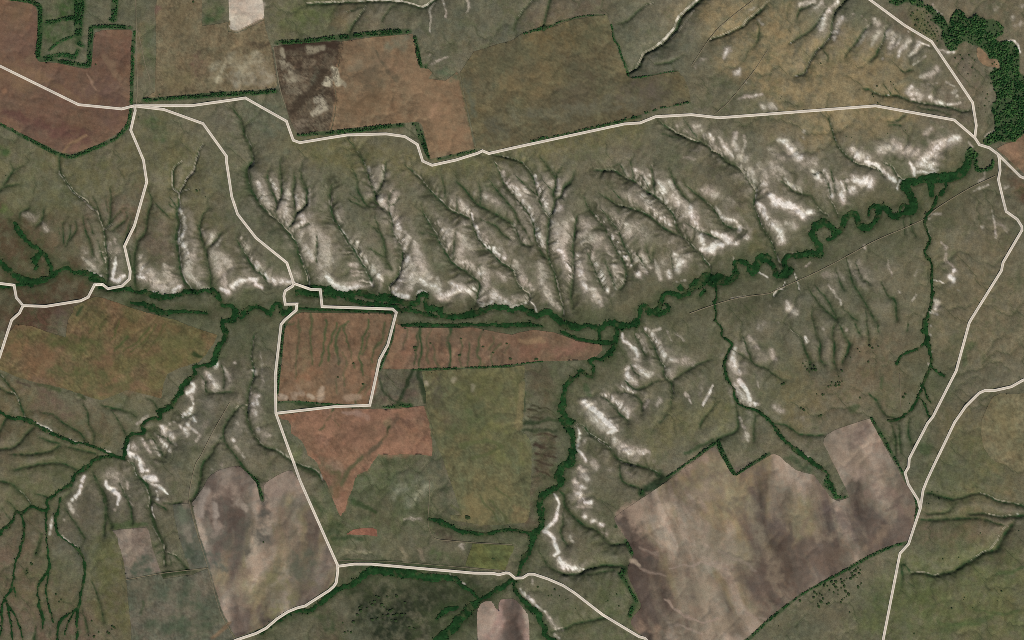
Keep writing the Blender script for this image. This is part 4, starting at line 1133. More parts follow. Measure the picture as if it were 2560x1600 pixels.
# marks inside fields and fallow land: colour, strength | centre line with half widths
MARKS = """
92,62,56 .6 | @r0c0 60,1080,40 250,1120,50 400,1200,60 600,1250,50 800,1300,60
98,76,66 .6 | @r0c0 900,850,120 1100,900,80 1000,1080,120
120,96,70 .55 | @r0c0 20,600,60 150,640,60 300,700,50 500,800,30 700,930,24 900,970,20
120,96,70 .5 | @r0c0 150,700,70 250,800,60 30,720,60
122,100,78 .45 | @r0c0 1000,530,22 1050,620,18 1080,700,22 1130,740,20
134,108,88 .6 | @r0c0 830,700,8 870,760,9 910,860,6
136,108,80 .7 | @r0c0 600,1440,12 660,1370,10 740,1320,9 820,1280,7
124,92,76 .5 | @r0c0 740,1360,18 720,1420,22
122,100,76 .5 | @r0c0 260,560,26 330,530,12
116,92,66 .4 | @r0c0 120,120,90 250,100,80
110,84,70 .4 | @r0c0 150,350,150
140,104,78 .5 | @r0c0 30,860,22
104,74,64 .5 | @r0c0 1900,620,70 1880,720,60
118,108,76 .5 | @r0c0 1600,700,80 1650,820,60 1800,740,60
118,90,78 .5 | @r0c0 1510,60,26 1490,120,16
112,98,70 .5 | @r0c0 1700,200,110 1800,100,80
172,164,136 .75 | @r0c0 2030,640,50 2100,640,70 2060,720,50
168,158,130 .6 | @r0c0 2200,560,60 2300,640,70 2380,560,60
150,146,128 .5 | @r0c0 2250,760,80 2380,740,70
160,150,128 .6 | @r0c1 60,560,60 80,700,60 60,780,50
66,54,42 .6 | @r0c1 40,420,30 120,400,20 @r0c0 2380,430,40 2330,480,26
196,184,160 .4 | @r0c0 2240,170,70
190,176,158 .5 | @r0c0 2380,60,60 @r0c1 20,80,40
130,112,94 .5 | @r0c0 2400,230,40 @r0c1 40,200,24
62,48,38 .8 | @r0c1 260,450,20 500,430,26 750,420,30
58,46,36 .75 | @r0c1 300,520,50 400,560,70 600,500,70 750,510,40
60,48,38 .7 | @r0c1 400,640,40 560,620,50
158,148,124 .75 | @r0c1 260,580,20 310,640,40 350,700,50 420,740,40
150,140,116 .6 | @r0c1 270,760,40 330,830,40 400,840,50
130,116,94 .6 | @r0c1 470,600,40 520,580,30
176,166,140 .9 | @r0c1 640,790,20 680,770,30
172,162,136 .9 | @r0c1 740,670,22 755,740,26 790,790,26
84,86,70 .6 | @r0c1 580,700,50 560,760,40
62,52,40 .65 | @r0c1 640,680,30 580,800,30 480,900,30 400,1000,26 330,1050,26
70,56,44 .5 | @r0c1 420,1080,60 360,1140,50
156,146,124 .75 | @r0c1 560,960,24 620,960,30 640,1000,22 580,1040,26 540,1090,18
126,112,94 .5 | @r0c1 480,1160,40 400,1200,40
100,92,74 .5 | @r0c1 620,1120,40 600,1180,40
108,94,74 .5 | @r0c1 1000,500,90 1050,620,80 1200,560,60
86,80,62 .55 | @r0c1 1130,480,10 1180,580,12 1260,660,16 1330,740,20
90,82,64 .5 | @r0c1 1000,720,80 1200,760,80 1100,830,60
104,84,60 .5 | @r0c1 1200,960,120 900,1000,100
140,112,84 .6 | @r0c1 1500,800,90 1700,900,110 1600,1050,100
140,110,82 .6 | @r0c1 1800,1150,110 1750,1320,90 1900,1300,80
150,118,92 .5 | @r0c1 1720,1000,30 1680,1080,40
132,120,96 .45 | @r0c1 1000,600,30 900,640,36
108,114,94 .45 | @r0c1 1400,370,60 1230,440,36
84,98,72 .6 | @r0c1 1750,690,50 1850,720,40
130,104,80 .5 | @r0c1 1250,600,60 1400,600,60
88,94,78 .6 | @r0c1 1980,760,40 2020,900,46 2060,1060,46
92,90,66 .5 | @r0c1 2250,560,120 2150,640,80 @r0c2 100,560,100
92,92,76 .5 | @r0c1 2200,1150,80 2300,1240,70
120,102,70 .5 | @r0c1 2350,820,80 @r0c2 150,820,110 350,780,100
122,102,66 .5 | @r0c2 250,400,120 450,330,110 520,440,80
86,86,62 .6 | @r0c2 800,300,80 700,400,60
80,78,58 .6 | @r0c2 600,640,40 720,630,20 850,660,20
84,76,60 .55 | @r0c2 700,800,120 550,950,120 750,1000,120
92,84,70 .6 | @r0c2 1100,850,110 1400,850,140 1200,1000,80
98,86,76 .5 | @r0c2 1300,880,60 1180,800,50
108,106,86 .5 | @r0c2 420,1100,60 950,950,50 1150,1000,40 60,1100,60
112,102,76 .5 | @r0c2 550,1200,40 800,1150,30
66,52,40 .6 | @r0c1 780,430,40 810,540,34 780,620,24
60,48,38 .5 | @r0c1 730,860,16 740,950,14
150,140,116 .6 | @r0c1 820,790,16 850,810,12
152,142,118 .6 | @r0c1 240,470,16 260,520,18
146,136,112 .55 | @r0c1 520,470,30 620,450,20
# brown-green grassland in the west
124,94,66 .6 | @r2c0 150,250,90 400,330,90 250,380,80
122,92,68 .6 | @r2c0 1000,330,50 1100,340,40 900,430,60
124,94,72 .5 | @r2c0 1000,680,60 1150,640,50 1350,660,60
98,98,58 .5 | @r2c0 1600,300,120 1800,250,90 1500,420,90
76,86,46 .5 | @r2c0 500,200,60 750,230,70 850,220,60
72,86,48 .5 | @r2c0 500,480,50 650,510,40 820,490,30
74,84,50 .5 | @r2c0 1000,530,70 900,640,40 1230,640,30
128,98,72 .5 | @r2c0 550,290,30 400,520,40
118,92,62 .5 | @r2c0 1150,60,50 1400,100,70 1600,60,60
80,84,46 .6 | @r2c0 1120,20,7 1070,150,7 1030,210,6
70,80,44 .65 | @r2c0 1210,150,10 1130,240,9 1090,300,7
78,84,46 .6 | @r2c0 1400,60,6 1300,190,6 1180,300,5
78,82,46 .6 | @r2c0 1470,40,6 1350,200,6 1250,300,5
84,86,48 .5 | @r2c0 1560,30,6 1480,200,5 1380,300,5
80,86,48 .5 | @r2c0 1000,10,6 930,100,6
78,84,48 .5 | @r2c0 900,20,6 830,110,7
44,58,30 .7 | @r2c0 1830,320,16 1880,340,18 1920,345,10
60,72,40 .6 | @r2c0 330,610,12 450,640,16 560,680,20
52,64,36 .6 | @r2c0 730,730,18 790,740,14
72,62,50 .6 | @r2c0 180,580,10 270,620,12
96,92,62 .5 | @r2c0 1200,760,100 1100,730,60
100,82,70 .6 | @r2c0 400,700,110 650,880,110
96,80,70 .5 | @r1c0 560,1440,60 600,1500,50
40,66,36 .6 | @r1c0 780,1400,14 720,1480,10
# striped tillage by the ring road
80,86,54 .65 | @r1c1 510,1440,8 @r2c1 510,0,8 530,160,9 520,350,8 515,420,6
72,86,52 .65 | @r2c1 660,0,8 645,160,9 640,300,9 610,420,6
72,86,52 .65 | @r2c1 780,20,8 740,150,9 700,260,9 690,390,7
70,86,52 .65 | @r2c1 870,10,10 790,130,9 770,280,10 780,420,6
72,84,52 .6 | @r2c1 850,60,6 850,200,7 890,320,6 920,430,5
70,84,50 .65 | @r2c1 1065,0,8 1010,180,9 985,330,9 985,430,9 1005,500,7
74,84,52 .6 | @r2c1 1070,120,6 1060,220,6 1010,330,7
74,84,52 .6 | @r2c1 1200,20,7 1190,170,7 1110,290,7 1090,400,5
80,86,56 .5 | @r2c1 400,0,6 410,180,7 380,340,7 360,560,6
80,86,56 .5 | @r2c1 300,40,10 350,20,8
82,88,56 .5 | @r2c1 830,310,7 845,470,7 840,600,5
74,84,54 .55 | @r2c1 1010,620,8 960,700,7 950,780,6
82,86,58 .45 | @r2c1 770,540,7 760,700,7
82,86,58 .4 | @r2c1 1080,560,5 1030,720,5
162,142,120 .75 | @r2c1 235,715,26 300,725,18
160,140,118 .7 | @r2c1 380,690,34 430,720,24
166,146,122 .8 | @r2c1 520,720,22
164,142,118 .75 | @r2c1 600,720,30 620,660,18
158,134,110 .6 | @r2c1 860,740,26 980,730,18
150,124,98 .5 | @r2c1 480,600,60 300,640,50
136,108,80 .5 | @r2c1 300,130,50 440,200,60
146,104,76 .5 | @r2c1 560,470,50 370,580,40
108,92,74 .5 | @r2c1 700,600,60 780,350,26 800,620,50
144,110,84 .45 | @r2c1 930,560,50 880,350,60
134,120,88 .4 | @r2c1 480,220,40 420,600,40
148,108,86 .5 | @r2c1 1090,700,30 1120,500,20
148,112,84 .5 | @r2c1 1350,60,30 1300,300,40
# strip of tillage to the east of the ring road
60,76,46 .75 | @r2c1 1550,70,14 1550,150,12 1555,300,10 1545,440,11
64,74,46 .65 | @r2c1 1530,130,7 1510,240,7 1500,380,7 1495,430,8
54,74,44 .7 | @r2c1 1830,70,18 1830,120,9 1835,300,7 1830,430,7
76,80,52 .6 | @r2c1 1935,180,4 1935,440,4
72,82,52 .6 | @r2c1 2140,100,6 2110,220,7 2110,430,6
76,82,54 .55 | @r2c1 2000,230,6 2020,300,7 2015,430,6
72,82,50 .55 | @r2c1 2300,210,5 2230,330,6 2240,430,6
76,82,54 .5 | @r2c1 1650,90,5 1620,230,6 1610,330,7 1630,420,9
76,82,54 .5 | @r2c1 1660,240,5 1700,400,7 1730,440,9
78,82,54 .5 | @r2c1 1440,80,5 1400,250,5
80,84,56 .5 | @r2c1 1810,190,4 1820,300,4
80,84,56 .5 | @r2c1 2250,150,4 2200,300,4
80,82,56 .5 | @r2c1 2400,230,4 2350,300,5
144,104,80 .5 | @r2c1 1500,130,26 1400,350,40 1330,400,30
138,98,78 .5 | @r2c2 100,300,90 300,240,60
150,122,90 .5 | @r2c2 280,200,26 90,200,20
134,96,80 .5 | @r2c2 600,280,90 450,300,60
124,88,72 .4 | @r2c2 750,280,60
100,86,66 .5 | @r2c1 1620,130,40 1700,180,30 2300,110,40
# red field
118,88,74 .5 | @r2c1 1000,900,60 850,880,40 1100,900,40
150,124,108 .5 | @r2c1 1060,920,22 960,880,24 820,870,14
124,112,82 .5 | @r2c1 1250,940,20 1230,1000,26
108,92,72 .5 | @r2c1 1330,900,20 1310,960,16 1270,1010,14
46,62,36 .85 | @r2c1 1250,1020,9 1210,1090,11 1180,1140,9
104,86,66 .6 | @r2c1 1180,1150,14 1110,1230,16 1000,1300,18 900,1370,20 830,1440,18
60,74,46 .7 | @r2c1 730,850,7 690,910,7 650,960,7 640,1030,6 620,1050,4
96,86,62 .5 | @r2c1 740,900,5 740,960,6 770,1000,5
90,70,58 .5 | @r2c1 1150,890,30 1350,940,40 1550,980,40
148,130,110 .45 | @r2c1 700,1390,40 760,1410,50
110,84,66 .55 | @r2c1 720,1460,40 850,1500,30
106,84,56 .5 | @r3c1 760,80,30 770,150,20
148,110,86 .5 | @r2c1 1400,1180,90 1560,1200,60 1000,1150,100 500,930,60
146,108,84 .5 | @r2c1 1560,870,40 420,1030,50 1030,1430,40
142,102,78 .4 | @r3c1 830,120,20 810,280,26
92,86,58 .85 | @r2c1 700,1430,34 760,1480,36 @r3c1 740,40,26
88,84,58 .75 | @r2c1 1000,1310,16 930,1360,20 860,1440,22 @r3c1 800,20,20
96,92,66 .6 | @r3c1 700,70,22 720,130,16
104,96,72 .6 | @r2c1 620,1330,40 660,1420,40
110,84,66 .5 | @r2c1 1100,1000,60 800,1080,60 1450,1100,60
84,76,58 .6 | @r2c1 1180,1150,16 1080,1250,18
# yellow-green field
96,98,58 .5 | @r2c1 1950,750,90 2200,600,110 2300,800,110
118,112,72 .5 | @r2c1 2100,500,80 2350,520,60
150,138,116 .65 | @r2c1 1600,600,24
148,138,112 .6 | @r2c1 1875,570,22
140,132,106 .55 | @r2c1 2040,635,24
88,80,68 .5 | @r2c1 1700,600,60 1680,780,60 1760,700,50
80,92,56 .5 | @r2c1 2000,920,60 2200,900,60 1880,1050,50
108,96,76 .45 | @r2c1 1850,1000,60 1780,900,40
110,110,64 .5 | @r2c1 2100,1060,80 2350,1050,60 2300,1250,90
84,90,54 .5 | @r2c1 1950,1180,26 2150,1160,14 2300,1180,12
80,86,52 .5 | @r2c1 2050,1320,12 2200,1260,12 2330,1180,12
122,108,72 .6 | @r3c1 2050,250,90 2150,330,70 1960,340,40
116,106,70 .5 | @r3c1 2250,100,110 2350,250,70
80,84,52 .6 | @r3c1 2100,130,5 2200,260,5 2280,390,5
80,84,52 .6 | @r3c1 2200,180,5 2330,330,5 2390,400,5
80,84,52 .55 | @r3c1 2260,60,5 2400,180,6
80,84,52 .5 | @r3c1 1870,230,8 1950,330,6
96,96,58 .5 | @r2c2 40,560,40 60,800,30
124,112,78 .5 | @r2c2 90,620,22 60,1000,26
100,102,60 .5 | @r2c2 100,1200,50 120,1350,40
128,108,76 .5 | @r3c2 60,300,60 100,360,40
# large mauve field
104,88,80 0.52 | @r2c3 860,1040,50 800,1150,60 920,1030,40
143,125,106 0.72 | @r2c3 650,1150,60 700,1300,60 900,1300,60
99,86,77 0.43 | @r2c3 1100,1400,60 1030,1450,60
146,127,111 0.72 | @r2c3 850,1450,60
149,127,108 0.87 | @r2c2 1580,1480,40 1800,1300,50
102,88,80 0.52 | @r2c2 2250,1440,70 2350,1400,60 1800,1480,60
149,127,108 0.87 | @r3c2 1050,330,50 1200,220,60 1150,420,70
99,86,74 0.52 | @r3c2 1350,180,80 1550,60,110 1650,200,90 1800,260,60
94,81,72 0.52 | @r3c2 2100,200,60 2150,350,60 2250,120,40
138,122,103 0.72 | @r3c2 1850,60,60 1950,130,50 1700,120,40
133,122,102 0.65 | @r3c2 2250,250,50 2320,420,60 2380,560,60
130,120,100 0.65 | @r3c2 1850,520,110 2050,620,90 2250,760,80 1750,650,80
128,117,97 0.60 | @r3c2 1700,1000,90 1850,1100,90 1750,880,60
94,81,70 0.48 | @r3c2 1500,900,90 1350,800,60 1700,900,40
91,78,70 0.43 | @r3c2 1150,950,50 1250,1050,60 1400,1250,60
89,78,70 0.48 | @r3c2 2150,900,80 2300,1050,60
117,94,80 0.58 | @r3c2 1250,650,60 1400,700,60
138,114,94 0.65 | @r3c2 1200,1390,40 1350,1420,50
130,114,94 0.54 | @r3c2 1900,1400,90 2200,1300,60
154,135,119 0.52 | @r3c2 1490,835,5 1580,805,7 1700,800,7 1850,785,6 1950,775,4
154,135,119 0.48 | @r3c2 1850,790,4 1930,820,6 2030,850,5
154,133,117 0.52 | @r3c2 1450,1120,5 1510,1190,7 1600,1270,9 1700,1320,9 1850,1330,8 1950,1310,5
151,133,117 0.40 | @r3c2 1530,1370,5 1700,1420,8 1800,1450,6
159,140,119 0.72 | @r3c2 1140,780,22 1200,800,14
146,127,111 0.40 | @r3c2 1200,830,10 1330,870,9 1450,900,5
143,125,109 0.40 | @r3c2 1200,660,8 1380,690,7
143,125,109 0.48 | @r3c2 2200,1260,6 2400,1320,5
143,127,111 0.40 | @r3c2 1940,680,12 2100,740,14 2300,850,12
89,78,72 0.56 | @r3c3 100,420,90 80,550,60 150,350,60
84,73,70 0.52 | @r3c3 600,320,90 750,400,90 850,500,60
136,120,100 0.65 | @r3c3 450,420,26 480,520,36 560,570,40 600,500,30
128,112,92 0.54 | @r3c3 380,350,16 330,500,16
91,81,70 0.48 | @r3c3 210,400,16 210,650,16 250,850,22 290,960,30
136,120,100 0.72 | @r3c3 100,150,60 50,60,60
133,114,94 0.60 | @r3c3 1000,580,60 1100,450,50 950,640,40
130,109,95 0.72 | @r3c3 1250,300,60 1150,150,60 950,120,60
94,81,72 0.43 | @r3c3 1290,160,16 1130,280,14
130,114,94 0.60 | @r3c3 50,900,60 30,700,60
110,91,74 0.35 | @r3c3 600,750,90 450,850,60
# western mauve field
99,94,82 0.87 | @r3c0 2100,150,20 2150,300,22 2100,500,30 2000,560,40
91,86,74 0.87 | @r3c0 2250,480,40 2350,400,40 2150,620,60 2300,640,60
91,94,82 0.87 | @r3c0 2000,700,60 2100,800,70
125,107,90 0.72 | @r3c0 2330,880,60 2250,950,50 2300,1180,50
146,127,111 0.72 | @r3c0 2150,40,50 2250,120,50 1960,150,40 2060,480,40
136,120,103 0.72 | @r2c0 2100,1470,40 2250,1440,40
138,120,106 0.72 | @r3c1 130,80,50 180,130,40
84,81,72 0.80 | @r3c1 60,130,26 100,200,40 60,500,80 130,560,60
128,109,90 0.72 | @r3c1 200,330,60 300,400,60 200,650,60 80,680,50
84,86,70 0.72 | @r3c1 330,800,110 450,900,90 500,700,60
115,109,77 0.80 | @r3c1 150,920,60 340,1100,50 150,1250,60
104,96,74 0.72 | @r3c1 60,1050,60 550,1000,60
150,136,122 .8 | @r3c0 1950,90,30 1900,200,30 1880,330,24
152,138,124 .8 | @r3c0 2030,230,30 2050,330,26
150,136,120 .8 | @r3c0 2250,200,36 2330,260,36
148,134,120 .7 | @r3c0 2060,430,40 2030,500,30
146,132,118 .7 | @r2c0 2180,1430,40 2100,1480,40
# small western plots
150,134,116 .6 | @r3c0 1150,520,40 1250,480,30
146,130,112 .6 | @r3c0 1200,640,26 1330,600,22 1250,730,36
66,82,64 .7 | @r3c0 1330,780,40 1420,740,40 1250,860,50 1400,850,40
108,118,94 .5 | @r3c0 1720,300,40 1740,400,60
132,122,106 .5 | @r3c0 1760,440,30 1790,590,26
62,74,58 .7 | @r3c0 1780,650,40 1850,760,50 1880,700,40
132,118,100 .5 | @r3c0 1760,230,30
66,82,60 .4 | @r3c0 1560,1080,40 1680,1150,50 1780,1090,60 1850,1180,50
66,84,58 .4 | @r3c0 1600,1330,60 1780,1400,70 1950,1370,60 1400,1380,50
70,84,62 .38 | @r3c0 1800,920,40 1900,1280,50 1550,1420,60
122,110,92 .5 | @r3c0 1680,990,40 1600,1260,60 1720,1250,50 1850,1060,30
118,108,88 .5 | @r3c0 1250,1020,40 1380,980,40 1350,1290,40
58,72,46 .5 | @r3c0 1350,1130,9 1370,1170,9 1340,1260,14
126,102,76 .6 | @r3c0 2000,1490,20 2120,1410,16 2180,1360,14
# tawny land at the far right
146,112,88 .5 | @r0c3 2300,1420,60
132,118,82 .5 | @r2c3 2250,900,80 2300,1050,90 2200,1150,60
"""

# bare silt and chalk lips along channel edges, with sunlit-flank brightness painted in
LIPS = """
1 | @r0c2 1762,-10,10 1675,60,11 1580,150,9 1535,260,8 1440,365,10 1370,425,7
.9 | @r0c2 1370,425,6 1250,498,6 1212,565,4 1180,640,3
.9 | @r0c2 1720,100,6 1560,300,6 1470,390,6
.9 | @r0c2 2410,18,5 2340,85,5 2240,165,4 2160,240,4 2070,282,3 1990,322,3 1860,372,3
.9 | @r1c0 1718,5,3 1632,88,4 1632,190,4 1636,262,4 1690,318,5
.9 | @r1c0 1855,0,4 1838,60,5 1825,108,5 1775,165,6 1735,235,5 1700,300,5
.8 | @r0c0 1915,1355,3 1890,1410,5 1870,1490,4
.9 | @r1c0 1795,272,4 1745,285,4 1700,305,4
.95 | @r1c0 1690,315,6 1700,380,7 1705,410,6
.8 | @r1c0 650,230,4 720,310,5 830,390,5 850,450,6 915,485,6 940,560,5 970,640,5 1000,655,6
.8 | @r1c0 575,120,3 640,215,3
.8 | @r0c2 1500,1212,4 1610,1272,4 1740,1325,4
.8 | @r0c2 1890,1408,4 2010,1480,4
.9 | @r1c2 2160,82,4 2225,165,4 2290,262,5 2305,300,4
.9 | @r1c1 120,500,4 200,570,4 290,655,5 340,720,4 372,765,4
.85 | @r1c1 410,890,3 440,985,4 470,1080,3 495,1190,3
.8 | @r1c1 2250,5,3 2310,100,4 2360,230,4
.9 | @r1c1 1360,1010,3 1350,1100,3 1275,1170,4 1258,1230,4
.9 | @r1c2 340,530,4 290,440,3
.9 | @r1c2 350,525,4 375,500,3
.8 | @r1c2 370,970,3 405,1060,3 440,1200,4 470,1330,4 490,1390,4
.9 | @r1c2 20,1060,4 70,1190,4 165,1265,4 165,1310,3
.8 | @r1c3 800,5,3 860,30,4 960,55,4 1060,95,3
.8 | @r1c3 1090,20,3 1190,70,4 1235,140,4 1290,185,4
.85 | @r1c3 470,440,3 530,505,5 560,500,4 580,530,4
.85 | @r1c3 600,400,3 640,450,3 675,530,3
.9 | @r1c3 1555,480,4 1495,560,4 1500,620,3 1545,740,3 1495,850,3
.8 | @r1c3 1560,1010,3 1560,1130,3 1575,1260,3
.9 | @r2c3 1510,30,4 1520,110,4 1530,240,4 1545,300,4
.9 | @r2c3 1540,440,3 1500,510,5 1440,650,5 1420,700,4
.8 | @r2c3 210,90,3 265,130,4 310,170,3
.85 | @r2c2 1930,10,4 1990,70,4 1985,140,4 2045,185,4 2085,230,5
.8 | @r2c2 2035,330,4 2005,420,3 2015,540,3
.9 | @r2c3 240,1190,5 320,1250,5 400,1300,4
.9 | @r3c3 2419,245,3 2340,222,5 2200,188,5 2090,150,4 2000,122,4
.8 | @r3c3 2330,330,4 2200,340,3 2050,308,3
.8 | @r3c3 2250,440,4 2160,570,5 2100,650,4 2000,700,5 1920,770,4
.7 | @r3c3 1620,885,4 1560,898,4 1450,865,4 1350,870,4
1 | @r2c0 310,960,6 380,990,8 450,1030,8 490,1055,6
1 | @r2c0 640,1125,5 680,1150,4 740,1165,5 790,1165,5 830,1180,4
.9 | @r2c0 890,1195,4 940,1210,5 1000,1230,4 1050,1258,4
.8 | @r2c0 1180,1320,3 1230,1350,3 1270,1380,3
.8 | @r2c0 100,680,4 140,700,4 180,800,4
.8 | @r2c0 2210,830,3 2260,815,4 2330,805,3
.7 | @r3c0 570,90,5 620,65,6
.6 | @r3c0 500,140,3 550,125,3
.8 | @r3c0 180,100,3 240,155,3 280,215,3
.8 | @r3c0 1545,600,3 1560,670,3 1680,715,3
.9 | @r0c1 1050,5,4 1200,0,4 1330,15,5 1430,18,5 1530,55,6 1610,48,6 1670,0,5
.8 | @r0c1 1040,50,3 1010,110,4 960,165,3
.8 | @r0c2 180,15,3 105,100,4 60,150,3
.7 | @r0c2 1340,25,3 1250,60,4
.9 | @r1c2 1790,1130,3 1760,1180,3
.8 | @r2c2 620,985,3 590,1020,3
.8 | @r1c0 940,860,3 1000,880,4 1030,890,5 1060,840,5
.8 | @r1c0 1130,850,4 1070,900,4 1030,950,4
.8 | @r1c0 1060,600,5 1030,620,5 1000,655,6
.7 | @r1c0 1320,1215,4 1390,1230,5 1420,1260,5
.7 | @r1c0 1990,1210,5 2050,1222,5 2050,1270,4
"""
